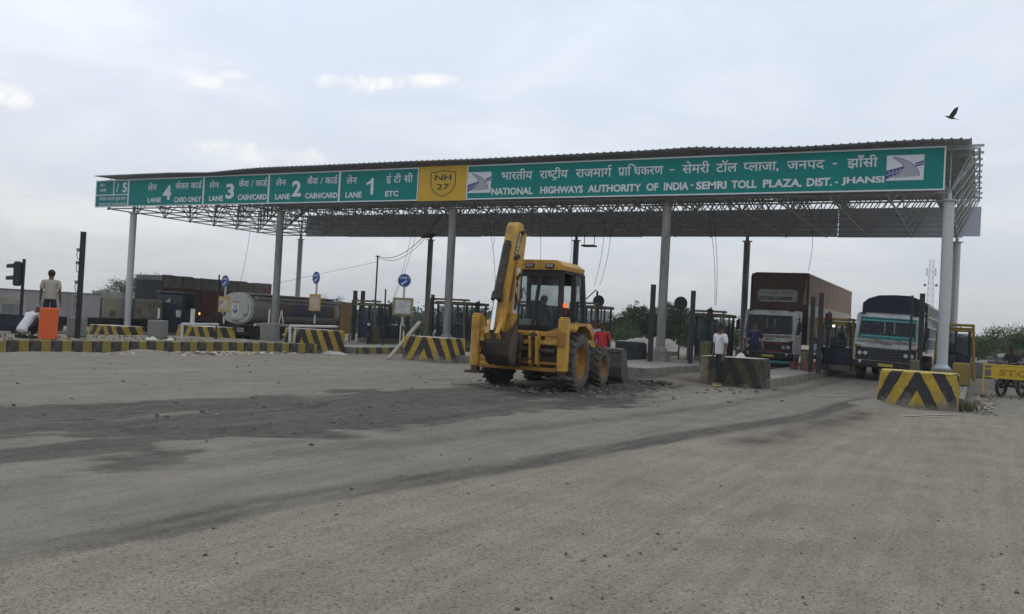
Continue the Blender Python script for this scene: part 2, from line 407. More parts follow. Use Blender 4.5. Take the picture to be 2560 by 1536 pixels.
def ground_material():
    m, t, b = new_mat('worn_asphalt'); N, L = t.nodes, t.links
    def attr(n):
        a = N.new('ShaderNodeAttribute'); a.attribute_name = n; return a.outputs['Fac']
    geo = N.new('ShaderNodeNewGeometry'); P = geo.outputs['Position']
    def nz(scale, det=5, rough=.6, st=None):
        n = N.new('ShaderNodeTexNoise'); n.inputs['Scale'].default_value = scale; n.inputs['Detail'].default_value = det; n.inputs['Roughness'].default_value = rough
        if st:
            mp = N.new('ShaderNodeMapping'); mp.inputs['Scale'].default_value = st; L.new(P, mp.inputs[0]); L.new(mp.outputs[0], n.inputs['Vector'])
        else: L.new(P, n.inputs['Vector'])
        return n.outputs[0]
    def mr(v, a, b_, c, d):
        r = N.new('ShaderNodeMapRange'); r.inputs[1].default_value = a; r.inputs[2].default_value = b_; r.inputs[3].default_value = c; r.inputs[4].default_value = d
        L.new(v, r.inputs[0]); return r.outputs[0]
    def mth(op, a, b_=None, clamp=False):
        n = N.new('ShaderNodeMath'); n.operation = op; n.use_clamp = clamp
        for i, v in enumerate((a, b_)):
            if v is None: continue
            if isinstance(v, (int, float)): n.inputs[i].default_value = v
            else: L.new(v, n.inputs[i])
        return n.outputs[0]
    def mx(f, a, c):
        k = N.new('ShaderNodeMix'); k.data_type = 'RGBA'
        if isinstance(f, (int, float)): k.inputs[0].default_value = f
        else: L.new(f, k.inputs[0])
        for i, v in ((6, a), (7, c)):
            if isinstance(v, tuple): k.inputs[i].default_value = (*v, 1)
            else: L.new(v, k.inputs[i])
        return k.outputs[2]
    big = nz(.35, 6, .6, (1, .3, 1)); mid = nz(2.2, 8, .68, (1, .55, 1)); grain = nz(38, 5, .75); streak = nz(1.6, 7, .65, (2.6, .16, 1))
    base = mx(mr(mid, .3, .7, 0, 1), (.150, .138, .114), (.210, .192, .157))
    base = mx(mr(streak, .42, .72, 0, .7), base, (.245, .222, .180))
    co_c = mx(mr(mid, .3, .7, 0, 1), (.212, .189, .146), (.276, .245, .188))
    col = mx(attr('coarse'), base, co_c)
    du = mth('MULTIPLY', attr('dust'), mr(mid, .3, .65, .25, 1.0))
    col = mx(du, col, (.275, .243, .188))
    col = mx(mr(big, .38, .66, 0, .30), col, (.235, .206, .160))
    # loose chippings: dark gaps and pale stones
    vo = N.new('ShaderNodeTexVoronoi'); vo.inputs['Scale'].default_value = 115; L.new(P, vo.inputs['Vector'])
    vo2 = N.new('ShaderNodeTexVoronoi'); vo2.inputs['Scale'].default_value = 55; L.new(P, vo2.inputs['Vector'])
    sp = N.new('ShaderNodeSeparateColor'); L.new(vo.outputs['Color'], sp.inputs[0])
    sp2 = N.new('ShaderNodeSeparateColor'); L.new(vo2.outputs['Color'], sp2.inputs[0])
    dk = mr(sp.outputs[0], .0, .22, .30, 1.0); lt = mr(sp.outputs[1], .82, 1.0, 1.0, 1.35); dk2 = mr(sp2.outputs[0], .035, .05, .42, 1.0)
    g = mr(grain, .32, .68, .66, 1.30)
    k = mth('MULTIPLY', mth('MULTIPLY', dk, lt), mth('MULTIPLY', g, dk2))
    amt = mr(attr('coarse'), 0, 1, .50, .78)
    k = mth('ADD', mth('MULTIPLY', mth('SUBTRACT', k, 1.0), amt), 1.0)
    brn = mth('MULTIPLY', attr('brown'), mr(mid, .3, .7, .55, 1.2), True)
    col = mx(brn, col, (.066, .055, .043))  # earth brown, deepened to paint the excavator's contact shade into the mud
    tt = mth('ADD', attr('tar'), mth('ADD', mth('MULTIPLY', mth('SUBTRACT', mid, .5), .95), mth('MULTIPLY', mth('SUBTRACT', streak, .5), .5)))
    fin = nz(9, 6, .7, (1, .6, 1))
    tt = mth('ADD', tt, mth('MULTIPLY', mth('SUBTRACT', fin, .5), .95))
    t_f = mth('MULTIPLY', mth('MULTIPLY', mr(tt, .08, .60, 0, .92), mr(attr('tar'), .0, .12, 0, 1)), mr(streak, .38, .66, 1.0, .72), True)
    col = mx(t_f, col, mx(mr(fin, .35, .68, 0, 1), (.040, .038, .036), (.098, .088, .076)))
    er = mx(mr(mid, .3, .7, 0, 1), (.20, .18, .14), (.29, .26, .205))
    col = mx(attr('earth'), col, er)
    st2 = nz(3.2, 6, .7, (2.2, .10, 1)); k = mth('MULTIPLY', k, mr(st2, .30, .70, .86, 1.13))
    k = mth('MULTIPLY', k, mr(nz(1.1, 5, .6), .32, .68, .90, 1.10))
    ck = N.new('ShaderNodeTexVoronoi'); ck.feature = 'DISTANCE_TO_EDGE'; ck.inputs['Scale'].default_value = .42
    wp = N.new('ShaderNodeVectorMath'); wp.operation = 'ADD'; wv = N.new('ShaderNodeTexNoise'); wv.inputs['Scale'].default_value = 1.8; wv.inputs['Detail'].default_value = 5; L.new(P, wv.inputs['Vector'])
    L.new(P, wp.inputs[0]); L.new(wv.outputs['Color'], wp.inputs[1]); L.new(wp.outputs[0], ck.inputs['Vector'])
    crack = mth('MULTIPLY', mr(ck.outputs['Distance'], .001, .006, 1, 0), mr(big, .52, .64, 0, .22))
    k = mth('MULTIPLY', k, mth('SUBTRACT', 1.0, crack))
    sc = N.new('ShaderNodeVectorMath'); sc.operation = 'SCALE'; L.new(col, sc.inputs[0]); L.new(k, sc.inputs['Scale'])
    L.new(sc.outputs[0], b.inputs['Base Color'])
    L.new(mr(fin, .58, .72, .95, .62), b.inputs['Roughness']); b.inputs['Specular IOR Level'].default_value = .14
    hgt = mth('ADD', mth('MULTIPLY', grain, .6), mth('ADD', mth('MULTIPLY', vo.outputs['Distance'], -.55), mth('MULTIPLY', mid, 3.2)))
    bp = N.new('ShaderNodeBump'); bp.inputs['Strength'].default_value = .55; bp.inputs['Distance'].default_value = .012
    L.new(hgt, bp.inputs['Height']); L.new(bp.outputs[0], b.inputs['Normal'])
    return m
me.materials.append(ground_material())
tag(link('ground', me), kind='structure')

# loose pebbles
def stones(name, pts, mats_, parent=None):
    mb = MB()
    for (x, y, z, r) in pts:
        k = 5
        a0 = random.random() * 6.28
        ring = []
        top = [(x + random.uniform(-.2, .2) * r, y + random.uniform(-.2, .2) * r, z + r * random.uniform(.5, .9))]
        for i in range(k):
            a = a0 + 6.283 * i / k; q = r * random.uniform(.65, 1.25)
            ring.append((x + q * math.cos(a), y + q * math.sin(a), z - r * .15 + random.uniform(0, .15) * r))
        up_ = [(x + (p[0] - x) * random.uniform(.62, .85) , y + (p[1] - y) * random.uniform(.62, .85), z + r * random.uniform(.30, .62)) for p in ring]
        top = [(x, y, z + r * random.uniform(.5, .66))]
        mb.mi = random.randrange(len(mats_)) if isinstance(mats_, list) else 0
        mb._add(ring + up_ + top, [(i, (i + 1) % k, k + (i + 1) % k, k + i) for i in range(k)] + [(k + i, k + (i + 1) % k, 2 * k) for i in range(k)])
    return mb.build(name, mats_, parent)
m_st1 = mat('pebble_dark', (.075, .07, .062), .9); m_st2 = mat('pebble_grey', (.20, .19, .165), .9); m_st3 = mat('pebble_red', (.17, .09, .06), .9)
pts = []
for i in range(1100):
    y = 2.2 + 16 * random.random() ** 1.7; x = random.uniform(-7, 1.5) * (.3 + y / 12)
    pts.append((x, y, .002, random.choice((.005, .006, .008, .011, .016)) * random.uniform(.7, 1.2)))
tag(stones('pebbles', pts, [m_st1, m_st2, m_st2]), 'loose pebbles scattered over the dusty asphalt', 'pebbles', kind='stuff')
pts = []
for i in range(900):
    y = random.uniform(17.5, 27); x = random.gauss(-8.4 + (y - 20) * .18, 1.7)
    if abs(x + 9.5) > 2.6 and random.random() < .4: continue
    pts.append((x, y, .0, random.choice((.02, .03, .05)) * random.uniform(.6, 1.5)))
m_clod = mat('earth_clod', (.125, .105, .08), .95); m_clod2 = mat('asphalt_lump', (.085, .08, .075), .95)
tag(stones('broken_asphalt', pts, [m_clod, m_clod2, m_st2]), 'broken asphalt and earth churned up around the yellow excavator', 'rubble', kind='stuff')

pts = []
for i in range(380):
    y = random.uniform(7, 25); x = random.uniform(-21, -5.5)
    if random.random() < .5: x = random.gauss(-9.2, 1.6)
    pts.append((x, y, .0, random.choice((.010, .014, .02, .034)) * random.uniform(.6, 1.3)))
tag(stones('road_grit', pts, [m_st1, m_clod, m_clod2, m_st2]), 'small dark grit and clods strewn over the worn lanes', 'grit', kind='stuff')

# ================================================================ TRAFFIC ISLANDS AND KERBS
m_conc = mat('island_concrete', (.30, .285, .25), .9, var=.2, dirt=(.17, .15, .115), dirt_amt=.6)
m_kerb = mat('kerb_concrete', (.21, .195, .165), .9, var=.2, dirt=(.10, .09, .075), dirt_amt=.6)
m_ky = mat('kerb_yellow', (.27, .205, .035), .8, var=.3, scale=6, dirt=(.17, .145, .10), dirt_amt=.95, dirt_scale=3.6)
m_kb = mat('kerb_black', (.045, .044, .043), .8, var=.3, scale=6, dirt=(.16, .14, .11), dirt_amt=.75, dirt_scale=3.6)
def island(x0, x1, y0, y1, z0=-.1, top=.25, kerb_len=1.0, painted=False, stones_=True, slope=0.0):
    """raised concrete island with a row of kerb stones on its right-hand (visible) side and across its nose"""
    mb = MB()
    mb.b2(x0 + .02, x1 - .16, y0 + .16, y1, z0, top - .012)
    isl = mb.build('traffic_island', m_conc); tag(isl, kind='structure')
    if not stones_: return isl
    n = max(1, int((y1 - y0) / kerb_len)); L_ = (y1 - y0) / n
    k1 = MB(); k1.box(0, 0, (top + z0) / 2, .15, L_ - .012, top - z0, .018); base = k1.build('kerb_stone', [m_ky if painted else m_kerb], isl, loc=(x1 - .075, y0 + L_ / 2, 0))
    for i in range(1, n):
        o = base.copy(); COL.objects.link(o); o.parent = isl
        o.location = (x1 - .075 + random.uniform(-.008, .008), y0 + L_ * (i + .5), random.uniform(-.006, .006)); o.rotation_euler = (0, 0, random.uniform(-.012, .012))
        if painted and i % 2:
            o.data = base.data if not hasattr(isl, '_') else o.data
            o.material_slots[0].link = 'OBJECT'; o.material_slots[0].material = m_kb
    k2 = MB(); k2.box(0, 0, (top + z0) / 2, (x1 - x0), .15, top - z0, .018); k2.build('kerb_stone', m_kerb, isl, loc=((x0 + x1) / 2, y0 + .075, 0))
    return isl
island(-2.0, -.20, 23.8, 52)
island(-6.9, -5.25, 26.0, 52)
island(-12.3, -9.35, 27.5, 52)
island(-17.9, -15.9, 26.6, 52)
island(-22.9, -20.75, 27.0, 52, kerb_len=.42, painted=True)
island(-28.0, -25.9, 26.5, 52, z0=-.6, top=.1)
island(-33.4, -31.0, 26.5, 52, z0=-.7, top=-.15)
island(-44.5, -42.4, 30.0, 52, z0=-.8, top=-.25)
# the long median with the yellow and black painted kerb in the left foreground
med = MB(); med.b2(-27.2, -22.98, 6, 25.4, -.6, .322)
med = med.build('median', mat('median_earth', (.165, .145, .105), .95, var=.35, scale=4, dirt=(.075, .078, .04), dirt_amt=.7, dirt_scale=1.6, bump=.4, bscale=14)); tag(med, kind='structure')
ky = MB(); ky.box(0, 0, .115, .17, .305, .45, .02); ky = ky.build('kerb_stone', m_ky, med)
kb = MB(); kb.box(0, 0, .115, .17, .305, .45, .02); kb = kb.build('kerb_stone', m_kb, med)
i = 0; y = 7.0
while y < 25.75:
    src = ky if i % 2 == 0 else kb
    o = src if i < 2 else src.copy()
    if i >= 2: COL.objects.link(o); o.parent = med
    xk = np.interp(y, [6, 14.6, 19.7, 22.8, 24.4, 25.8], [-23.0, -22.95, -22.8, -22.5, -22.05, -21.35])
    o.location = (xk + random.uniform(-.012, .012), y, random.uniform(-.015, .01)); o.rotation_euler = (random.uniform(-.01, .01), random.uniform(-.02, .02), -np.interp(y, [19, 23, 24.5, 25.8], [0, .1, .32, .5]) + random.uniform(-.02, .02))
    y += .315 if y < 23 else .28; o.scale = (1, random.uniform(.93, .99), 1)
    i += 1
fill = MB(); fill.prism([(-23.2, 21.0), (-22.6, 22.5), (-22.15, 24.1), (-21.45, 25.6), (-21.3, 25.85), (-23.2, 26.1)], 'z', -.1, .318)
fill.build('nose_fill', MATS['median_earth'], med)

# dust heaps and litter drifted against the kerb
def heap(name, c, rx, ry, h, m, seed, n=26, label=None, cat='rubble', kind='stuff', rough=.5):
    vs, fs = [], []
    for j in range(n + 1):
        for i2 in range(n + 1):
            u = -1 + 2 * i2 / n; v = -1 + 2 * j / n
            r = math.hypot(u, v)
            z = h * max(0, 1 - r ** 1.4)
            z *= 1 - rough + 2 * rough * float(fbm(np.array([u * 2.5 + seed]), np.array([v * 2.5]), seed)[0])
            vs.append((c[0] + u * rx, c[1] + v * ry, c[2] + z - .02))
    for j in range(n):
        for i2 in range(n):
            a = j * (n + 1) + i2; fs.append((a, a + 1, a + n + 2, a + n + 1))
    mb = MB(); mb._add(vs, fs); o = mb.build(name, m, smooth=True)
    return tag(o, label, cat, kind=kind)
m_sand = mat('drift_sand', (.19, .175, .145), .95, var=.25, scale=6, bump=.3)
heap('sand_drift', (-22.35, 18.6, 0), 0.6, 1.3, .15, m_sand, 3, label='low sand drift banked against the striped kerb', cat='sand')
heap('sand_drift', (-22.2, 15.2, 0), .7, 2.6, .10, m_sand, 5, label='thin dust drift along the striped kerb near the squatting person', cat='sand')
heap('sand_drift', (-2.0, 23.2, 0), .8, 1.1, .17, m_sand, 8, label='sand drift banked at the left corner of the large striped block', cat='sand')
heap('earth_heap', (-7.9, 24.6, 0), 1.7, .9, .16, m_clod, 12, label='low heap of scraped earth between excavator and striped block', cat='earth', rough=.9)
m_lit1 = mat('litter_white', (.52, .50, .46), .8); m_lit2 = mat('litter_brick', (.33, .20, .15), .9); m_lit3 = mat('litter_tan', (.40, .34, .24), .9)
pts = []
for i in range(420):
    y = random.uniform(13.8, 24.6); x = -22.6 + abs(random.gauss(0, .33)) + (max(0, y - 21.5) * .22)
    pts.append((x, y, .0, random.choice((.02, .035, .05, .08)) * random.uniform(.6, 1.2)))
for i in range(160):
    pts.append((random.gauss(-21.7, .35), random.gauss(21.3, .9), .0, random.uniform(.03, .11)))
tag(stones('kerb_litter', pts, [m_lit1, m_lit2, m_lit3, m_lit3, m_clod, m_st2]), 'brick bits and litter scattered along the foot of the striped kerb', 'litter', kind='stuff')
pts = [(random.uniform(-25.5, -23.2), random.uniform(14, 25), .30, random.uniform(.02, .07)) for i in range(160)]
tag(stones('median_litter', pts, [m_lit1, m_lit3, m_clod, m_st2]), 'stones and scraps lying on top of the median island', 'litter', kind='stuff')
pts = []
for i in range(260):
    y = random.uniform(22.6, 33); pts.append((.02 + abs(random.gauss(0, .22)), y, .0, random.uniform(.015, .06)))
tag(stones('roadside_rubble', pts, [m_st2, m_lit3, m_clod]), 'stone rubble along the right side of the last island', 'rubble', kind='stuff')

# remnants of worn road paint near the large chevron block
m_paint = mat('worn_paint', (.40, .385, .34), .8, var=.4, scale=9, dirt=(.22, .2, .16), dirt_amt=.95, dirt_scale=6)
for (a, b, w) in (((-1.3, 20.0), (-.3, 21.9), .07), ((-1.0, 20.1), (-.5, 20.9), .05), ((-3.9, 24.2), (-2.6, 25.8), .06)):
    mb = MB(); d = (Vector((*b, 0)) - Vector((*a, 0))); n_ = Vector((-d.y, d.x, 0)).normalized() * w; k = 9
    for i in range(k):
        p = Vector((*a, .022)) + d * (i / k); q = Vector((*a, .022)) + d * ((i + 1) / k)
        u0, u1 = random.uniform(.3, 1), random.uniform(.3, 1)
        mb.poly([p - n_ * u0, q - n_ * u1, q + n_ * u1 * random.uniform(.5, 1), p + n_ * u0])
    tag(mb.build('paint_line', m_paint), kind='structure')
# ================================================================ TOLL CANOPY
CXS = [-43.4, -32.25, -21.75, -11.45, -1.07]
YF, YR = 35.0, 49.3
m_col = mat('column_paint_grey', (.235, .232, .22), .75, var=.3, scale=3, stretch=(1, 1, .3), dirt=(.12, .105, .085), dirt_amt=.8, dirt_scale=2.8)
m_colw = mat('column_paint_pale', (.50, .52, .53), .6, var=.14, scale=2, stretch=(1, 1, .25), dirt=(.34, .34, .32), dirt_amt=.5, dirt_scale=2.0)
m_steel = mat('truss_steel', (.42, .425, .43), .7, var=.2, bump=0)
m_sheet = mat('roof_sheet', (.47, .485, .51), .6, var=.15, scale=1.2, dirt=(.34, .34, .35), dirt_amt=.5)
m_fascia = mat('rear_fascia_sheet', (.60, .645, .76), .65, var=.15, scale=.8, stretch=(1, 1, .3), dirt=(.46, .50, .59), dirt_amt=.5, dirt_scale=.6)
canopy = thing('toll_canopy', 'long toll plaza canopy with space-frame truss on round grey columns', 'canopy', (-22, 42, 0))
CO = Vector((-22, 42, 0))
def cw(p): return tuple(Vector(p) - CO)
for i, x in enumerate(CXS):
    for yy, rear in ((YF, 0), (YR, 1)):
        mb = MB()
        zb = .66 if i >= 2 else -.05
        zt = 6.62
        r = .185 if not rear else .175
        mb.lathe([(r, zb), (r * 1.0, zt)], cw((x, yy, 0)), 'z', 20)
        mb.lathe([(.01, zt), (.29, zt), (.29, zt + .035), (.01, zt + .035)], cw((x, yy, 0)), 'z', 12)
        mb.tube(cw((x, yy, zt + .03)), cw((x, yy, zt + .3)), .09, n=8)
        for k in range(4):      # gussets at the foot
            a = k * math.pi / 2
            mb.prism([(r * .9, zb), (r + .12, zb), (r + .02, zb + .3), (r * .9, zb + .3)], 'y', -.008, .008) if False else None
        mb.lathe([(.01, zb), (r + .10, zb), (r + .10, zb + .03), (r + .01, zb + .14), (r, zb + .15)], cw((x, yy, 0)), 'z', 16)
        c = mb.build('column', m_colw if i in (0, 4) else m_col, canopy, smooth=True)
        ground0 = -.6 if i < 2 else .2
        pd = MB(); pd.box(*cw((x, yy, (zb + ground0) / 2)), .66 if rear == 0 else .6, .66, zb - ground0, .03)
        pd.build('pedestal', mat('pedestal_concrete', (.20, .19, .17), .9, var=.25, dirt=(.13, .115, .09), dirt_amt=.6), canopy)
# space frame
bx = []
for a, b in zip(CXS[:-1], CXS[1:]):
    bx += [a + (b - a) * k / 5 for k in range(5)]
bx = [CXS[0] - 2.2] + bx + [CXS[-1]]
by = [YF + (YR - YF) * k / 7 for k in range(8)]
ZB, ZT = 6.92, 8.42
B = {(i, j): Vector((x, y, ZB)) for i, x in enumerate(bx) for j, y in enumerate(by)}
tx = [bx[0] - .2] + [(a + b) / 2 for a, b in zip(bx[:-1], bx[1:])] + [bx[-1] + .9]
ty = [by[0] - .30] + [(a + b) / 2 for a, b in zip(by[:-1], by[1:])] + [by[-1] + .7]
T = {(i, j): Vector((x, y, ZT + .35 * max(0, (y - YF)) / 14.3)) for i, x in enumerate(tx) for j, y in enumerate(ty)}
bars = []
for i in range(len(bx)):
    for j in range(len(by)):
        if i + 1 < len(bx): bars.append((B[i, j], B[i + 1, j], .038))
        if j + 1 < len(by): bars.append((B[i, j], B[i, j + 1], .038))
        for di in (0, 1):
            for dj in (0, 1): bars.append((B[i, j], T[i + di, j + dj], .028))
        if i in (0, 1) or (i + j) % 3 == 0: bars.append((B[i, j], Vector((B[i, j].x, B[i, j].y, ZT)), .03))
for i in range(len(tx)):
    for j in range(len(ty)):
        if i + 1 < len(tx): bars.append((T[i, j], T[i + 1, j], .034))
        if j + 1 < len(ty): bars.append((T[i, j], T[i, j + 1], .034))
def seen(b):      # nearest bottom-chord bars and diagonals show largest
    mid = (b[0] + b[1]) / 2
    return (b[0] - b[1]).length / (mid - Vector((0, 0, 1.5))).length * (1.6 if mid.z < 7.0 else (1.0 if mid.z < 8 else .35))
bars.sort(key=seen, reverse=True)
u = MB(); u.tube((0, 0, 0), (0, 0, 1), 1.0, n=6, caps=False); unit = u.build('strut', m_steel, canopy)
first = True
for p0, p1, r in bars[:290]:
    o = unit if first else unit.copy()
    if not first: COL.objects.link(o); o.parent = canopy
    first = False
    o.location = cw(p0); o.rotation_mode = 'QUATERNION'; o.rotation_quaternion = (p1 - p0).to_track_quat('Z', 'Y'); o.scale = (r, r, (p1 - p0).length)
sf = MB()
for p0, p1, r in bars[290:]: sf.tube(cw(p0), cw(p1), r, n=5, caps=False)
tag(sf.build('space_frame', m_steel, canopy), kind='stuff')
nd = MB()
for p in B.values(): nd.box(*cw(p), .13, .13, .13, .03)
tag(nd.build('truss_nodes', m_steel, canopy), kind='stuff')
# roof sheeting: ribbed, following the uneven front edge
rp = [(-45.7, 8.69), (-42, 8.685), (-39.6, 8.68), (-36.6, 8.60), (-34.3, 8.70), (-32.9, 8.735), (-29, 8.72), (-24.2, 8.72), (-19.9, 8.685), (-16, 8.70), (-12.4, 8.72), (-10.7, 8.755), (-10.2, 8.765), (-9.1, 8.69), (-7.6, 8.62), (-6.1, 8.60), (-4.7, 8.625), (-3.35, 8.655), (-2.0, 8.665), (-.9, 8.635), (-.5, 8.59)]
xs_, vs_ = [], []
x = -45.7
while x < -.5:
    zz = float(np.interp(x, [p[0] for p in rp], [p[1] for p in rp]))
    for du, dz in ((0, 0), (.20, 0), (.225, .035), (.275, .035), (.30, 0)):
        if x + du <= -.42: xs_.append((x + du, zz + dz))
    x += .30
mb = MB(); ys_ = [33.95, 38, 42, 46, 49.9]
n = len(xs_); V_ = []
for yy in ys_:
    q = (yy - 33.95) / 16
    for xx, zz in xs_: V_.append(cw((xx, yy, zz * (1 - q) + q * (8.98 + (zz - 8.68) * .8) + .10 * math.sin(math.pi * q))))
F_ = [(a * n + i, a * n + i + 1, (a + 1) * n + i + 1, (a + 1) * n + i) for a in range(len(ys_) - 1) for i in range(n - 1)]
mb._add(V_, F_)
rf = mb.build('roof_sheet', m_sheet, canopy)
md = rf.modifiers.new('thickness', 'SOLIDIFY'); md.thickness = .012
# purlins, their ends sticking out past the sheet on the right
for k in range(10):
    yy = 34.9 + 1.62 * k; q = (yy - 33.95) / 16
    zz = 8.52 * (1 - q) + q * 8.86 + .10 * math.sin(math.pi * q)
    mb = MB(); mb.bar(cw((-45.8, yy, zz)), cw((-.02 - random.uniform(0, .06), yy, zz)), .05, .09); mb.build('purlin', m_steel if k else m_steel, canopy)
# raking struts at the right-hand end
for k in range(8):
    y0 = YF + (YR - YF) * k / 7
    mb = MB(); mb.tube(cw((CXS[-1], y0, ZB)), cw((-.35, y0 + .3, 8.6 + .05 * k)), .03, n=6); mb.build('edge_strut', mat('edge_steel', (.33, .33, .32), .6), canopy)
mb = MB(); mb.bar(cw((-.36, 35.2, 8.45)), cw((-.36, 49.3, 8.78)), .06, .06); mb.build('edge_beam', m_steel, canopy)
# rear fascia of flat sheets
edges = [-43.2, -39.5, -35.8, -32.2, -28.6, -25, -21.4, -17.7, -14.1, -10.4, -6.78, -3.5, -.85, -.06]
for a, b in zip(edges[:-1], edges[1:]):
    zo = -.05 if -7 < a < -1 else random.uniform(-.02, .02)
    zl = 6.86 + (a + 43) / 43 * .10
    mb = MB(); mb.b2(*[v for v in (a + (.03 if a == -6.78 else -.02) + 22, b + 22, 7.62 + .012 * (edges.index(a) % 2), 7.63 + .012 * (edges.index(a) % 2), zl + zo, 8.40 + (a + 43) / 43 * .05)])
    mb.build('fascia_sheet', m_fascia, canopy)
# short hangers between sign and roof edge
for k in range(20):
    xx = -44.9 + k * 2.3
    mb = MB(); mb.tube(cw((xx, 34.55, 8.44)), cw((xx, 34.5, 8.68)), .02, n=5); mb.build('hanger', mat('hanger_steel', (.35, .35, .34), .5), canopy)

# ================================================================ SIGN BOARDS
m_green = mat('sign_green', (.004, .205, .180), .6, var=.10, scale=.9, dirt=(.022, .165, .16), dirt_amt=.6, dirt_scale=1.1, bump=0, spec=.2, stretch=(1, 1, .22))
m_swhite = mat('sign_white', (.62, .64, .65), .5, var=.06, bump=0)
m_syel = mat('sign_yellow', (.56, .335, .022), .5, var=.08, dirt=(.42, .28, .05), dirt_amt=.3, bump=0)
m_sblk = mat('sign_black', (.05, .055, .04), .6, var=.05, bump=0)
m_sback = mat('sign_back', (.3, .3, .3), .6)
m_lblue = mat('logo_blue', (.045, .055, .22), .5, var=.05, bump=0)
m_lgrey = mat('logo_grey', (.34, .34, .37), .5, var=.05, bump=0)
m_lpan = mat('logo_panel', (.62, .63, .65), .5, var=.05, bump=0)
YS = 34.40
ZS0, ZS1 = 6.93, 8.49
def place_sign(x, z, d=.0): return (x, YS - d, z)
# --- Devanagari: glyphs set one by one, conjuncts put together by hand
_gl = {}
def glyph(ch, bold=.012):
    if ch not in _gl:
        co, fs = text_mesh(ch, bold)
        a = text_mesh(ch + '|')[0][:, 0].max() - text_mesh('|')[0][:, 0].max()
        _gl[ch] = (co, fs, float(a))
    return _gl[ch]
MARKS = 'ेैँंॅ'
def deva(seq):
    """seq: list of characters; 'h:X' half form, 'REPH', 'RA' (ra below)"""
    C_, F_ = [], []; pen = 0.0; lastw = .6
    def add(co, fs):
        o = sum(len(c) for c in C_); C_.append(co); F_.extend([tuple(i + o for i in f) for f in fs])
    head = glyph('क')[0][:, 1].max()
    for it in seq:
        if it == ' ': pen += .35; continue
        if it == 'REPH':
            t = np.linspace(-.4, 2.6, 7); r = .14; cx_, cy_ = pen - .12, head + .10
            out = np.stack([cx_ - np.cos(t) * r * 1.15, cy_ + np.sin(t) * r * 1.3], 1); inn = np.stack([cx_ - np.cos(t) * r * .5, cy_ + np.sin(t) * r * .6], 1)
            co = np.concatenate([out, inn]); add(co, [(i, i + 1, 7 + i + 1, 7 + i) for i in range(6)]); continue
        if it == 'RA':
            x0 = pen - lastw * .78; co = np.array([(x0 + .30, .22), (x0 + .30, .12), (x0 + .02, -.04), (x0 - .02, .04)]); add(co, [(0, 1, 2, 3)]); continue
        if it == 'RB':
            x0 = pen - lastw * .5; co = np.array([(x0, .05), (x0 - .2, -.17), (x0 - .13, -.2), (x0, -.05), (x0 + .13, -.2), (x0 + .2, -.17)]); add(co, [(0, 1, 2, 3), (0, 3, 4, 5)]); continue
        half = it.startswith('h:'); ch = it[2:] if half else it
        co, fs, a = glyph(ch); co = co.copy()
        if half:
            lim = a * .66; co[:, 0] = np.minimum(co[:, 0], lim); a = lim
        co[:, 0] += pen
        add(co, fs)
        if ch not in MARKS: pen += a; lastw = a
    return np.concatenate(C_), F_, head
def hindi(parent, seq, x0, x1, zb, zh, m=None):
    co, fs, head = deva(seq)
    k = (zh - zb) / head
    w = (x1 - x0) / (co[:, 0].max() - co[:, 0].min())
    lo = co[:, 0].min()
    me = bpy.data.meshes.new('lettering'); me.from_pydata([(x0 + (c[0] - lo) * w, YS - .011, zb + c[1] * k) for c in co], [], fs); me.materials.append(m or m_swhite)
    return link('lettering', me, parent)
def latin(parent, s, x0, x1, z0, z1, m=None, bold=.035):
    co, fs = text_mesh(s, bold)
    return lettering('lettering', co, fs, (x0, x1, z0, z1), lambda u_, w_: (u_, YS - .011, w_), m or m_swhite, parent)
def board(name, label, x0, x1, m, frame=True, z0=ZS0, z1=ZS1):
    t = thing(name, label, 'sign', (0, 0, 0))
    mb = MB(); mb.b2(x0 + .01, x1 - .01, YS, YS + .07, z0, z1); mb.build('panel', [m], t)
    if frame:
        w = .055
        for (a, b, c, d) in ((x0, x1, z1 - w, z1), (x0, x1, z0, z0 + w), (x0, x0 + w, z0 + w, z1 - w), (x1 - w, x1, z0 + w, z1 - w)):
            mb = MB(); mb.b2(a, b, YS - .02, YS - .001, c, d); mb.build('frame_bar', m_swhite, t)
    return t
lanes = 'green lane boards over the toll lanes'
t5 = board('lane_sign', 'small green lane board at the far left end reading LANE / 5', -46.0, -43.2, m_green)
for (a, b, c, d) in ((-44.48, -44.41, 7.66, ZS1 - .055), (-45.94, -43.26, 7.60, 7.66)):
    mb = MB(); mb.b2(a, b, YS - .018, YS - .001, c, d); mb.build('divider', m_swhite, t5)
hindi(t5, list('लेन'), -45.64, -45.25, 8.12, 8.28); latin(t5, 'LANE', -45.63, -45.10, 7.85, 8.00)
latin(t5, '/', -44.22, -44.02, 7.79, 8.29); latin(t5, '5', -43.72, -43.33, 7.75, 8.31)
hindi(t5, ['म', 'ा', 'ि', 'स', 'क', ' ', 'प', 'ा', 'स', '/', 'ट', 'ो', 'ल', ' ', 'म', 'ु', 'क', 'त', ' ', 'व', 'ा', 'ह', 'न'], -45.65, -43.38, 7.32, 7.48)
latin(t5, 'MONTHLY PASS TOLL FREE VEHICLE', -45.65, -43.35, 7.02, 7.17, bold=.02)
t4 = board('lane_sign', 'green lane board reading LANE 4 CARD ONLY', -43.2, -37.25, m_green)
hindi(t4, list('लेन'), -41.59, -40.88, 7.82, 8.13); latin(t4, 'LANE', -41.57, -40.50, 7.14, 7.41); latin(t4, '4', -40.38, -39.72, 7.26, 8.07)
hindi(t4, ['क', 'े', 'व', 'ल', ' ', 'क', 'ा', 'ड', 'REPH'], -39.41, -37.40, 7.86, 8.16); latin(t4, 'CARD ONLY', -39.47, -37.38, 7.11, 7.40)
t3 = board('lane_sign', 'green CASH/CARD lane board with big white 3, next to the CARD ONLY board', -37.25, -32.6, m_green)
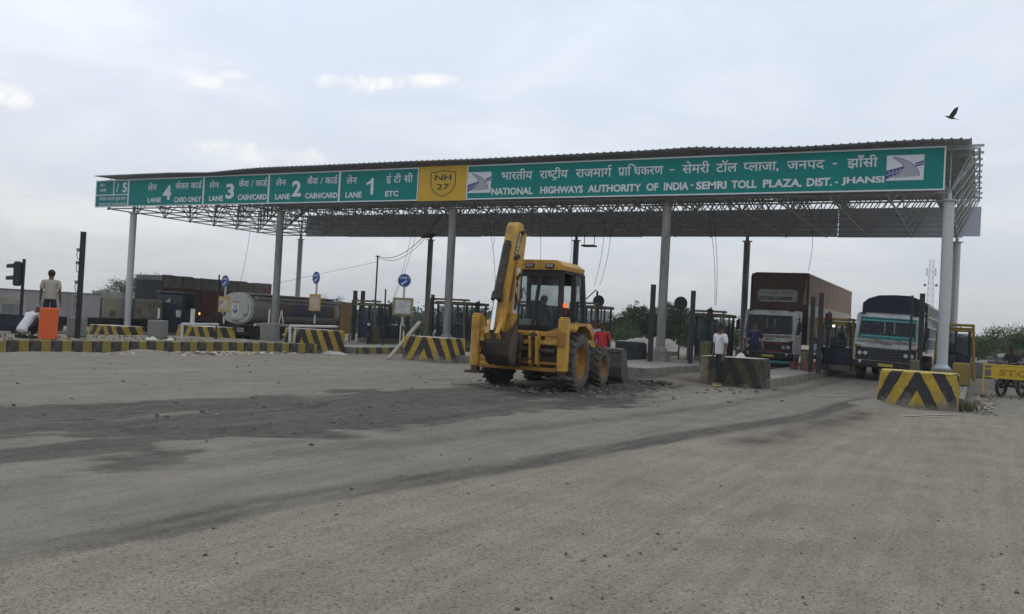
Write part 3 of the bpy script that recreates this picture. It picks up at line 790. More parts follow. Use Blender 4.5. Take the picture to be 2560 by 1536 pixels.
hindi(t3, list('लेन'), -36.83, -36.12, 7.84, 8.13); latin(t3, 'LANE', -36.80, -35.78, 7.13, 7.42); latin(t3, '3', -35.60, -35.0, 7.23, 8.05)
hindi(t3, ['क', 'ै', 'श', ' ', '/', ' ', 'क', 'ा', 'ड', 'REPH'], -34.70, -32.72, 7.86, 8.16); latin(t3, 'CASH/CARD', -34.72, -32.70, 7.15, 7.45)
t2 = board('lane_sign', 'green CASH/CARD lane board with big white 2, next to the ETC board', -32.6, -28.0, m_green)
hindi(t2, list('लेन'), -32.12, -31.45, 7.85, 8.14); latin(t2, 'LANE', -32.13, -31.14, 7.14, 7.43); latin(t2, '2', -31.03, -30.43, 7.27, 8.08)
hindi(t2, ['क', 'ै', 'श', ' ', '/', ' ', 'क', 'ा', 'ड', 'REPH'], -30.07, -28.13, 7.87, 8.17); latin(t2, 'CASH/CARD', -30.15, -28.10, 7.15, 7.43)
t1 = board('lane_sign', 'green lane board reading LANE 1 ETC, left of the yellow shield', -28.0, -23.36, m_green)
hindi(t1, list('लेन'), -27.58, -26.94, 7.84, 8.13); latin(t1, 'LANE', -27.60, -26.62, 7.14, 7.43); tag(MB().poly([(-26.10, YS - .011, 7.27), (-25.94, YS - .011, 7.27), (-25.94, YS - .011, 8.07), (-26.06, YS - .011, 8.07), (-26.12, YS - .011, 7.98), (-26.22, YS - .011, 7.91), (-26.36, YS - .011, 7.86), (-26.36, YS - .011, 7.74), (-26.24, YS - .011, 7.77), (-26.10, YS - .011, 7.83)]).build('lettering', m_swhite, t1))
hindi(t1, ['ई', ' ', 'ट', 'ी', ' ', 'स', 'ी'], -25.20, -23.68, 7.82, 8.13); latin(t1, 'ETC', -25.23, -24.46, 7.16, 7.43)
for o in (t5, t4, t3, t2, t1): o['group'] = lanes
tn = board('highway_number_sign', 'yellow board with black shield outline reading NH 27', -23.355, -20.735, m_syel, frame=False, z0=ZS0 - .02, z1=ZS1 + .03)
latin(tn, 'NH', -22.46, -21.56, 7.85, 8.12, m_sblk, .02); latin(tn, '27', -22.34, -21.64, 7.42, 7.69, m_sblk, .02)
sh = [(-22.68, 8.22), (-22.35, 8.245), (-22.01, 8.31), (-21.67, 8.245), (-21.34, 8.22)]
sh += [(-21.34, 7.72), (-21.40, 7.52), (-21.55, 7.33), (-21.78, 7.19), (-22.01, 7.11), (-22.24, 7.19), (-22.47, 7.33), (-22.62, 7.52), (-22.68, 7.72)]
mb = MB()
for a, b in zip(sh, sh[1:] + sh[:1]): mb.bar((a[0], YS - .006, a[1]), (b[0], YS - .006, b[1]), .008, .034, up=(0, -1, 0)) if False else mb.bar((a[0], YS - .008, a[1]), (b[0], YS - .008, b[1]), .034, .012, up=(0, 1, 0))
mb.build('shield_outline', m_sblk, tn)
tm = board('main_sign', 'long green board naming the highways authority and toll plaza in Hindi and English', -20.73, -1.21, m_green)
hz0, hz1 = 7.79, 8.12
hindi(tm, list('भारतीय'), -18.96, -17.41, hz0, hz1)
hindi(tm, ['र', 'ा', 'h:ष', 'ट', 'RB', 'ी', 'य'], -17.06, -15.72, hz0, hz1)
hindi(tm, ['र', 'ा', 'ज', 'म', 'ा', 'ग', 'REPH'], -15.36, -13.73, hz0, hz1 + .01)
hindi(tm, ['प', 'RA', 'ा', 'ि', 'ध', 'क', 'र', 'ण'], -13.45, -11.50, hz0 + .02, hz1 + .02)
mb = MB(); mb.b2(-11.22, -11.04, YS - .011, YS - .004, 7.95, 8.0); mb.b2(-4.98, -4.84, YS - .011, YS - .004, 7.97, 8.02); mb.b2(-10.34, -10.22, YS - .011, YS - .004, 7.31, 7.36); mb.b2(-4.88, -4.77, YS - .011, YS - .004, 7.27, 7.32); mb.build('dashes', m_swhite, tm)
hindi(tm, ['स', 'े', 'म', 'र', 'ी'], -10.71, -9.60, hz0 + .03, hz1 + .03)
hindi(tm, ['ट', 'ॉ', 'ल'], -9.34, -8.51, hz0 + .03, hz1 + .03)
hindi(tm, ['h:प', 'ल', 'ा', 'ज', 'ा', ','], -8.28, -6.94, hz0 + .04, hz1 + .03)
hindi(tm, ['ज', 'न', 'प', 'द'], -6.63, -5.27, hz0 + .05, hz1 + .03)
hindi(tm, ['झ', 'ा', 'ँ', 'स', 'ी'], -4.48, -3.43, hz0 + .05, hz1 + .03)
for s, a, b in (('NATIONAL', -19.42, -17.36), ('HIGHWAYS', -17.0, -14.99), ('AUTHORITY', -14.77, -12.40), ('OF', -12.18, -11.67), ('INDIA', -11.44, -10.42), ('SEMRI', -10.11, -8.90), ('TOLL', -8.71, -7.73), ('PLAZA.', -7.50, -6.05), ('DIST.', -5.88, -4.97), ('JHANSI', -4.65, -3.19)):
    q = (a + 19.4) / 16.2
    latin(tm, s, a, b, 7.11 + .07 * q, 7.43 + .065 * q)
def logo(parent, x0, x1, z0, z1):
    def P(u_, v_, d): return (x0 + (x1 - x0) * u_, YS - d, z0 + (z1 - z0) * v_)
    mb = MB(); mb.b2(x0, x1, YS - .012, YS - .002, z0, z1); lp = mb.build('logo_panel', m_lpan, parent)
    mb = MB()
    for poly in ([(0, .22), (.46, .44), (.48, .56), (0, .40)], [(0, .05), (.42, .30), (.46, .41), (0, .20)], [(.73, .60), (.99, .68), (.99, .77), (.78, .68)], [(.80, .52), (.99, .60), (.99, .66), (.76, .575)]):
        mb.poly([P(a, b, .016) for a, b in poly])
    tag(mb.build('logo_bands', m_lblue, lp), kind='stuff')
    mb = MB()
    outer = [(.16, .94), (.40, .86), (.62, .72), (.78, .52), (.87, .33), (.89, .16)]; inner = [(.17, .10), (.36, .30), (.47, .42), (.47, .56), (.38, .72), (.18, .90)]
    for k in range(5): mb.poly([P(*outer[k], .019), P(*outer[k + 1], .019), P(*inner[4 - k], .019), P(*inner[5 - k], .019)])
    mb.build('logo_road', m_lgrey, lp)
    mb = MB()
    for a, b in zip(outer[:-1], outer[1:]): mb.bar(P(*a, .021), P(*b, .021), .018, .006, up=(0, 1, 0))
    for a, b in zip(inner[3:-1], inner[4:]): mb.bar(P(*a, .021), P(*b, .021), .018, .006, up=(0, 1, 0))
    mb.build('logo_lines', m_lblue, lp)
    mb = MB()
    for k in range(4):
        mb.poly([P(.06 + .10 * k, .30 + .048 * k, .021), P(.10 + .10 * k, .315 + .048 * k, .021), P(.10 + .10 * k, .345 + .045 * k, .021), P(.06 + .10 * k, .33 + .045 * k, .021)])
        mb.poly([P(.08 + .09 * k, .12 + .06 * k, .021), P(.12 + .09 * k, .145 + .06 * k, .021), P(.12 + .09 * k, .175 + .055 * k, .021), P(.08 + .09 * k, .15 + .055 * k, .021)])
    tag(mb.build('logo_letters', m_lpan, lp), kind='stuff')
logo(tm, -20.66, -19.47, 7.23, 8.17)
logo(tm, -3.13, -1.90, 7.31, 8.22)
# ================================================================ BACKHOE LOADER
m_jy = mat('plant_yellow', (.55, .305, .045), .5, var=.18, scale=3.0, dirt=(.15, .095, .045), dirt_amt=.9, dirt_scale=3.2, spec=.4, stretch=(1, 1, .6))
m_jyd = mat('plant_yellow_grimy', (.33, .155, .03), .65, var=.25, scale=4, dirt=(.09, .06, .035), dirt_amt=.85, dirt_scale=2.4)
m_rub = mat('tyre_rubber', (.028, .027, .026), .85, var=.25, scale=5, dirt=(.13, .115, .09), dirt_amt=.6, dirt_scale=3)
m_rubd = mat('tyre_dusty', (.085, .078, .066), .9, var=.25, scale=4, dirt=(.17, .15, .12), dirt_amt=.6, dirt_scale=2.2)
m_dsteel = mat('dark_grimy_steel', (.026, .022, .019), .6, var=.3, scale=4, dirt=(.11, .075, .042), dirt_amt=.8, dirt_scale=2.8)
m_bkt = mat('bucket_worn', (.11, .085, .055), .7, var=.4, scale=3, dirt=(.045, .035, .028), dirt_amt=.8, dirt_scale=2)
m_chrome = mat('chrome_rod', (.72, .73, .75), .22, 1.0, var=.05, bump=0)
m_cabf = mat('cab_frame_black', (.018, .018, .019), .5, var=.2)
m_glass = glass('cab_glass', (.16, .17, .18), .26)
m_decal = mat('decal_white', (.6, .6, .6), .5, bump=0); m_decb = mat('decal_black', (.02, .02, .02), .5, bump=0)
m_lampo = mat('lamp_orange', (.6, .12, .02), .4, emit=(1.0, .18, .03), emit_s=.7, bump=0)
m_seat = mat('seat_dark', (.03, .03, .034), .8)
ex = thing('backhoe_loader', 'yellow backhoe loader seen from behind with its digging arm folded upright', 'excavator', (-9.42, 19.3, 0), rad(4.5))
def wheel(parent, c, R, W, m_t, m_r, lugs=0, side=1):
    cx_, cy_, cz_ = c
    w = MB()
    p = [(R * .60, -W * .42), (R * .80, -W * .5), (R * .95, -W * .46), (R, -W * .30), (R, W * .30), (R * .95, W * .46), (R * .80, W * .5), (R * .60, W * .42)]
    w.lathe(p, c, 'x', 28)
    wh = w.build('wheel', m_t, parent, smooth=True)
    if lugs:
        t = MB()
        for k in range(lugs):
            for s_ in (-1, 1):
                a = 2 * math.pi * (k + (.5 if s_ > 0 else 0)) / lugs
                rr = R + .012
                p0 = (cx_ + s_ * W * .03, cy_ + rr * math.cos(a), cz_ + rr * math.sin(a)); a2 = a + .22
                p1 = (cx_ + s_ * W * .48, cy_ + (R * .985) * math.cos(a2), cz_ + (R * .985) * math.sin(a2))
                t.bar(p0, p1, .055, .06, up=(0, math.cos(a), math.sin(a)))
        tag(t.build('tread', m_t, wh), kind='stuff')
    r = MB()
    d = side
    prof = [(.03, d * W * .18), (R * .16, d * W * .18), (R * .17, d * W * .24), (R * .30, d * W * .10), (R * .34, d * W * .02), (R * .50, d * W * .05), (R * .58, d * W * .36), (R * .63, d * W * .40)]
    r.lathe(prof, c, 'x', 24); r.lathe([(.01, d * W * .10), (R * .6, d * W * .0)], c, 'x', 24)
    for k in range(8):
        a = k * math.pi / 4; q = R * .25
        r.tube((cx_ + d * W * .12, cy_ + q * math.cos(a), cz_ + q * math.sin(a)), (cx_ + d * W * .2, cy_ + q * math.cos(a), cz_ + q * math.sin(a)), .02, n=6)
    r.build('rim', m_r, wh, smooth=True)
    return wh
for s_ in (-1, 1):
    wheel(ex, (s_ * .96, 0, .67), .67, .44, m_rubd if s_ > 0 else m_rub, m_jyd, 20, s_)
    wheel(ex, (s_ * .90, 2.17, .48), .48, .34, m_rubd if s_ > 0 else m_rub, m_jyd, 16, s_)
mb = MB(); mb.b2(-.42, .42, -.95, 2.9, .48, .82, .03); mb.tube((-.9, 0, .67), (.9, 0, .67), .13, n=10); mb.tube((-.85, 2.17, .48), (.85, 2.17, .48), .09, n=8); mb.b2(-.55, .55, -.5, .7, .75, 1.2, .03)
mb.build('chassis', m_dsteel, ex)
# rear frame, stabiliser housings and pads
for s_ in (-1, 1):
    mb = MB(); x0 = s_ * 1.08
    mb.b2(x0 - .115, x0 + .115, -1.22, -1.0, .46, 1.66, .025); mb.b2(x0 - .095, x0 + .095, -1.20, -1.02, 1.655, 1.70, .02)
    leg = mb.build('stabiliser', m_jy, ex)
    mb = MB(); mb.b2(x0 - .085, x0 + .085, -1.19, -1.03, .33, .47, .01); mb.prism([(x0 - .22, .30), (x0 + .22, .30), (x0 + .17, .36), (x0 - .17, .36)], 'y', -1.30, -.92); mb.build('foot_pad', m_dsteel, leg)
    mb = MB()
    if s_ > 0:
        mb.prism([(.65, 1.34), (.97, 1.46), (.97, 1.0), (.85, 1.12), (.65, 1.14)], 'y', -1.16, -1.08)
    else:
        mb.prism([(-.965, 1.62), (-.89, 1.62), (-.81, 1.30), (-.91, 1.15), (-.965, 1.1)], 'y', -1.17, -1.07); mb.prism([(-.965, .95), (-.91, .75), (-.71, .62), (-.71, .48), (-.965, .48)], 'y', -1.17, -1.07)
    mb.build('gusset', m_jy, ex)
for z0, z1, nm in ((1.24, 1.35, 'cross_beam'), (1.05, 1.15, 'cross_beam'), (.60, .66, 'cross_beam'), (.44, .53, 'cross_beam')):
    mb = MB(); mb.b2(-.97, .97, -1.19, -1.07, z0, z1, .015); mb.build(nm, m_jy if z0 > 1 else m_jyd, ex)
mb = MB(); mb.b2(-1.0, 1.0, -1.0, -.93, .52, 1.24); mb.build('rear_plate', mat('rear_plate_brown', (.15, .095, .055), .7, var=.4, scale=3, dirt=(.05, .04, .03), dirt_amt=.8, dirt_scale=2.2), ex)
mb = MB(); mb.b2(.42, .62, -1.04, -1.0, .85, 1.08, .01); mb.b2(.66, .9, -1.04, -1.0, .6, .8, .01); mb.build('valve_block', m_dsteel, ex)
# kingpost carriage and slew plates
XB = -.19
mb = MB(); mb.b2(XB - .34, XB + .34, -1.36, -1.2, .52, 1.30, .04); mb.tube((XB, -1.42, .55), (XB, -1.42, 1.3), .12, n=12); mb.b2(XB - .2, XB + .2, -1.62, -1.36, .62, .74, .02); mb.b2(XB - .2, XB + .2, -1.62, -1.36, 1.1, 1.2, .02)
mb.build('kingpost', m_dsteel, ex)
mb = MB()
for xx in (.36, .52):
    pr = [(-1.32, .62), (-1.2, .55), (-1.14, .7), (-1.14, 1.2), (-1.2, 1.36), (-1.32, 1.36), (-1.38, 1.2), (-1.34, .95)]
    mb.prism(pr, 'x', xx - .03, xx + .03)
mb.build('slew_plate', m_jy, ex)
mb = MB(); mb.tube((.34, -1.28, 1.24), (.54, -1.28, 1.24), .09, n=12); mb.tube((XB + .1, -1.3, .95), (.9, -1.12, .9), .06, n=10); mb.build('slew_ram', m_dsteel, ex)
# boom (next to the cab) and dipper (outermost), both folded upright
bo = [(-1.42, .95), (-1.62, 1.30), (-1.60, 2.0), (-1.42, 2.9), (-1.22, 3.45), (-1.06, 3.66), (-.92, 3.58), (-.96, 3.3), (-1.13, 2.5), (-1.22, 1.7), (-1.15, 1.1)]
mb = MB(); mb.prism(bo, 'x', XB - .16, XB + .16); mb.prism([(-1.66, 1.7), (-1.45, 2.75), (-1.42, 2.9), (-1.62, 1.75)], 'x', XB - .2, XB + .2)
boom = mb.build('boom', m_jy, ex)
di = [(-1.02, 3.66), (-1.08, 3.80), (-1.32, 3.82), (-1.42, 3.72), (-1.66, 3.0), (-2.02, 1.75), (-2.08, 1.38), (-1.96, 1.28), (-1.86, 1.42), (-1.62, 2.35), (-1.42, 3.0), (-1.16, 3.45)]
mb = MB(); mb.prism(di, 'x', XB - .135, XB + .135)
dip = mb.build('dipper', m_jy, ex)
for (yy, zz) in ((-1.14, 3.60), (-1.50, 2.98), (-1.36, 3.02), (-1.25, 2.62)): MB().tube((XB - .2, yy, zz), (XB + .2, yy, zz), .045, n=10).build('pin', m_dsteel, dip)
mb = MB(); mb.tube((XB - .02, -1.60, 3.28), (XB - .02, -2.02, 2.1), .095, n=12); mb.tube((XB - .02, -2.0, 2.16), (XB - .02, -2.06, 2.0), .125, n=12); mb.tube((XB - .02, -1.575, 3.36), (XB - .02, -1.60, 3.26), .075, n=10)
ram = mb.build('bucket_ram', m_dsteel, ex, smooth=True)
mb = MB(); mb.tube((XB - .02, -2.06, 2.02), (XB - .02, -2.20, 1.33), .045, n=10); mb.build('rod', m_chrome, ram, smooth=True)
mb = MB()
for xx in (XB - .12, XB + .12): mb.bar((xx, -2.26, 1.26), (xx, -1.95, 1.62), .03, .10, up=(1, 0, 0)); mb.bar((xx, -2.24, 1.3), (xx, -2.0, 1.02), .03, .1, up=(1, 0, 0))
mb.build('linkage', m_jy, ex)
# digging bucket curled in against the kingpost
prof = [(-2.06, 1.30), (-2.14, 1.05), (-2.10, .80), (-1.95, .62), (-1.74, .56), (-1.58, .66)]
mb = MB()
for a, b in zip(prof[:-1], prof[1:]): mb.prism([a, b, (b[0] * .97 - .05, b[1] * .97 + .03), (a[0] * .97 - .05, a[1] * .97 + .03)], 'x', XB - .20, XB + .30)
for xx in (XB - .21, XB + .30): mb.prism([(-2.08, 1.32), (-2.16, 1.05), (-2.12, .80), (-1.95, .60), (-1.74, .54), (-1.55, .64), (-1.50, 1.25), (-1.58, 1.60), (-1.74, 1.45)], 'x', xx - .015, xx + .015)
bk = mb.build('digging_bucket', m_dsteel, ex)
mb = MB(); mb.prism([(-2.0, 1.0), (-2.02, .78), (-1.9, .64), (-1.74, .58), (-1.58, .68), (-1.53, 1.2), (-1.62, 1.52), (-1.85, 1.25)], 'x', XB + .316, XB + .33); mb.build('side_plate', m_bkt, bk)
for k in range(5):
    mb = MB(); xx = XB - .16 + k * .105; mb.prism([(-1.60, .64), (-1.52, .62), (-1.45, .80), (-1.5, .80)], 'x', xx - .03, xx + .03); mb.build('tooth', m_dsteel, bk)
def on_arm(p0, p1, xs):
    p0, p1 = Vector((0, *p0)), Vector((0, *p1)); d = (p1 - p0).normalized(); upv = Vector((0, -d.z, d.y))
    if upv.y < 0: upv = -upv
    return lambda u_, w_: tuple(Vector((xs, 0, 0)) + p0 + d * u_ + upv * w_)
pl = on_arm((-1.34, 2.78), (-1.44, 1.72), XB + .168)
mb = MB(); mb.poly([pl(0, -.13), pl(1.06, -.13), pl(1.06, .13), pl(0, .13)]); mb.build('decal_panel', m_decal, boom)
pl2 = on_arm((-1.34, 2.78), (-1.44, 1.72), XB + .172)
co, fs = text_mesh('JCB', .06); lettering('decal_letters', co, fs, (.10, 1.0, -.10, .10), pl2, m_decb, boom)
pl3 = on_arm((-1.20, 3.60), (-1.50, 2.98), XB + .140)
mb = MB(); mb.poly([pl3(0, -.085), pl3(.62, -.085), pl3(.62, .085), pl3(0, .085)]); mb.build('decal_panel', m_decb, dip)
pl4 = on_arm((-1.20, 3.60), (-1.50, 2.98), XB + .144)
co, fs = text_mesh('ecoMAX', .03); lettering('decal_letters', co, fs, (.03, .60, -.06, .06), pl4, m_decal, dip)
mb = MB(); mb.path([(XB - .1, -1.5, 1.2), (XB - .25, -1.7, 1.6), (XB - .2, -1.75, 2.2)], .02); mb.build('hoses', m_cabf, ex)
# cab
def glasspane(pts, parent, name='window'):
    mb = MB(); c = sum((Vector(p) for p in pts), Vector()) / len(pts); mb.poly(pts); return mb.build(name, m_glass, parent)
cab_pts_r = [(-.55, 1.42), (-.46, 2.78), (1.02, 2.78), (1.28, 1.55), (1.25, 1.15), (.3, 1.0), (-.55, 1.2)]
mb = MB(); mb.b2(-.78, .78, -.55, 1.28, 1.12, 1.24, .02)
for s_ in (-1, 1):
    for a, b in (((-.52, 1.2), (-.44, 2.78)), ((1.26, 1.2), (1.04, 2.78)), ((.42, 1.2), (.40, 2.78))):
        mb.bar((s_ * .77, *a), (s_ * .71, *b), .11, .11)
    mb.bar((s_ * .72, -.46, 2.78), (s_ * .72, 1.05, 2.78), .08, .08); mb.bar((s_ * .78, -.55, 1.44), (s_ * .78, .4, 1.44), .06, .05)
for z_, yy in ((2.78, -.46), (1.44, -.53), (2.78, 1.04), (1.55, 1.2)): mb.bar((-.75, yy, z_), (.75, yy, z_), .07, .07)
mb.bar((.08, -.535, 1.44), (.20, -.455, 2.78), .11, .07); mb.b2(-.74, .74, -.52, -.44, 2.64, 2.80); mb.b2(-.75, .75, -.55, -.50, 1.2, 1.46)
mb.build('cab_frame', m_cabf, ex)
glasspane([(-.76, -.53, 1.45), (.05, -.53, 1.45), (.17, -.46, 2.76), (-.70, -.46, 2.76)], ex, 'rear_window')
glasspane([(.13, -.53, 1.45), (.76, -.53, 1.45), (.70, -.46, 2.76), (.24, -.46, 2.76)], ex, 'rear_window')
for s_ in (-1, 1):
    glasspane([(s_ * .785, .45, 1.3), (s_ * .785, 1.2, 1.3), (s_ * .73, 1.02, 2.76), (s_ * .73, .42, 2.76)], ex, 'door_window')
    glasspane([(s_ * .785, -.50, 1.46), (s_ * .785, .38, 1.46), (s_ * .73, .38, 2.76), (s_ * .73, -.42, 2.76)], ex, 'side_window') if s_ < 0 else None
glasspane([(-.75, 1.24, 1.55), (.75, 1.24, 1.55), (.70, 1.05, 2.76), (-.70, 1.05, 2.76)], ex, 'windscreen')
mb = MB(); mb.prism([(-.80, 2.80), (.80, 2.80), (.82, 2.90), (.62, 3.03), (-.62, 3.03), (-.82, 2.90)], 'y', -.56, .92); mb.prism([(-.70, 2.82), (.70, 2.82), (.6, 3.0), (-.6, 3.0)], 'y', .90, 1.02)
roof = mb.build('cab_roof', m_jy, ex)
for xx in (-.55, -.05, .45):
    mb = MB(); mb.box(xx, -.57, 2.89, .22, .05, .11, .015); wl_ = mb.build('work_lamp', m_cabf, ex)
    mb = MB(); mb.box(xx, -.60, 2.89, .17, .02, .075, .01); mb.build('lens', mat('lamp_lens', (.25, .25, .25), .2), wl_)
mb = MB(); mb.b2(-.25, .25, .0, .45, 1.25, 1.45, .04); mb.b2(-.25, .25, -.12, .0, 1.4, 2.0, .05); mb.b2(-.5, .5, .9, 1.1, 1.2, 1.75, .03); mb.tube((.1, .8, 1.7), (.1, .65, 1.85), .02); mb.lathe([(.17, -.012), (.19, 0), (.17, .012)], (.1, .62, 1.88), 'z', 16)
mb.build('seat_and_console', m_seat, ex)
mb = MB()
for xx in (-.5, -.3, .5): mb.tube((xx, -.35, 1.3), (xx + .03, -.42, 1.75), .018); 
mb.build('levers', m_cabf, ex)
# mudguards, bonnet, loader arms and loader bucket
for s_ in (-1, 1):
    mb = MB(); pr = [(-.62, 1.42), (-.35, 1.56), (.15, 1.58), (.55, 1.46), (.78, 1.2), (.72, 1.18), (.5, 1.40), (.1, 1.52), (-.35, 1.50), (-.6, 1.36)]
    mb.prism(pr, 'x', s_ * .76, s_ * 1.18); mb.build('mudguard', m_jy, ex)
    mb = MB(); mb.prism([(.7, 1.45), (.95, 1.2), (1.25, .7), (1.15, .62), (.85, 1.0), (.6, 1.2)], 'x', s_ * .70, s_ * .84); mb.build('side_panel', m_jy, ex)
    mb = MB(); pr = [(.75, 1.55), (1.0, 1.62), (2.2, 1.25), (2.9, .75), (3.35, .42), (3.3, .28), (2.8, .55), (2.1, 1.02), (1.0, 1.38), (.8, 1.35)]
    mb.prism(pr, 'x', s_ * .56, s_ * .68); mb.build('loader_arm', m_jy, ex)
    mb = MB(); mb.tube((s_ * .62, 1.2, .95), (s_ * .62, 2.1, .85), .055, n=10); mb.tube((s_ * .62, 1.4, 1.5), (s_ * .62, 2.9, .95), .05, n=10); mb.build('lift_ram', m_dsteel, ex)
    mb = MB(); mb.tube((s_ * .80, 1.18, 2.2), (s_ * 1.0, 1.35, 2.45), .015); mb.box(s_ * 1.03, 1.36, 2.28, .05, .05, .28, .015); mb.build('mirror', m_cabf, ex)
    mb = MB(); mb.box(s_ * .86, -.50, 1.98, .10, .07, .10, .015); mb.build('indicator', m_lampo, ex)
    mb = MB(); mb.box(s_ * .86, -.50, 1.83, .09, .06, .16, .015); mb.build('tail_lamp', mat('tail_red', (.12, .02, .015), .4), ex)
mb = MB(); mb.prism([(-.46, .8), (.46, .8), (.46, 1.45), (.38, 1.58), (-.38, 1.58), (-.46, 1.45)], 'y', 1.2, 2.95); mb.build('bonnet', m_jy, ex)
mb = MB(); mb.b2(-.45, .45, 2.95, 3.0, .7, 1.5); mb.build('grille', m_cabf, ex)
mb = MB(); mb.tube((.33, 1.9, 1.55), (.33, 1.9, 2.15), .035, n=8); mb.build('exhaust', m_cabf, ex)
bp_ = [(3.32, .90), (3.28, .45), (3.36, .18), (3.6, .04), (4.1, .02)]
mb = MB()
for a, b in zip(bp_[:-1], bp_[1:]): mb.prism([a, b, (b[0] + .02, b[1] + .05), (a[0] + .04, a[1] + .02)], 'x', -1.17, 1.17)
mb.prism([(3.28, .86), (3.28, .94), (3.62, .96), (3.62, .90)], 'x', -1.17, 1.17)
for s_ in (-1, 1): mb.prism([(3.30, .90), (3.27, .45), (3.35, .17), (3.6, .03), (4.1, .02), (3.7, .9)], 'x', s_ * 1.18 - .015, s_ * 1.18 + .015)
lb = mb.build('loader_bucket', mat('loader_bucket_steel', (.085, .085, .09), .55, var=.25, dirt=(.15, .10, .07), dirt_amt=.6), ex)
for k in range(8):
    mb = MB(); xx = -1.1 + k * .314; mb.prism([(4.08, .02), (4.08, .07), (4.25, .03)], 'x', xx - .04, xx + .04); mb.build('tooth', m_dsteel, lb)
mb = MB(); mb.b2(-.62, -.2, .75, 1.0, 1.35, 2.1, .05); mb.b2(-.1, .45, .85, 1.05, 1.5, 1.95, .05); mb.b2(-.7, .7, .95, 1.05, 2.5, 2.76, .02); mb.build('dashboard', m_seat, ex)
mb = MB(); mb.b2(-.5, .1, -.42, -.36, 1.46, 1.62, .02); mb.build('cloth', mat('pale_cloth', (.35, .34, .32), .9), ex)
mb = MB(); mb.b2(-.45, .25, 1.0, 1.03, 2.55, 2.72); mb.build('sun_strip', mat('strip_teal', (.05, .30, .27), .5), ex)
for (p0, p1, p2, p3) in (((XB + .2, -1.45, 1.25), (XB + .42, -1.6, 1.5), (XB + .3, -1.5, 1.9), (XB + .17, -1.42, 2.2)), ((XB - .2, -1.4, 1.2), (XB - .5, -1.55, 1.15), (XB - .6, -1.35, .9), (XB - .4, -1.2, .7)), ((.5, -1.2, .8), (.3, -1.45, .62), (.0, -1.5, .7), (XB + .2, -1.4, .9)), ((.75, -1.02, 1.0), (.7, -1.2, .8), (.55, -1.2, .7), (.4, -1.1, .62)), ((-.75, -1.02, 1.1), (-.8, -1.25, .95), (-.9, -1.25, .8), (-1.0, -1.1, .7))):
    P4 = [Vector(p) for p in (p0, p1, p2, p3)]; pts = []
    for k in range(9):
        u_ = k / 8; pts.append(P4[0] * (1 - u_) ** 3 + P4[1] * 3 * u_ * (1 - u_) ** 2 + P4[2] * 3 * u_ ** 2 * (1 - u_) + P4[3] * u_ ** 3)
    MB().path(pts, .018, 6).build('hose', m_cabf, ex)
MB().b2(.98, 1.18, -1.228, -1.222, 1.0, 1.35).build('mud_splash', m_jyd, ex)
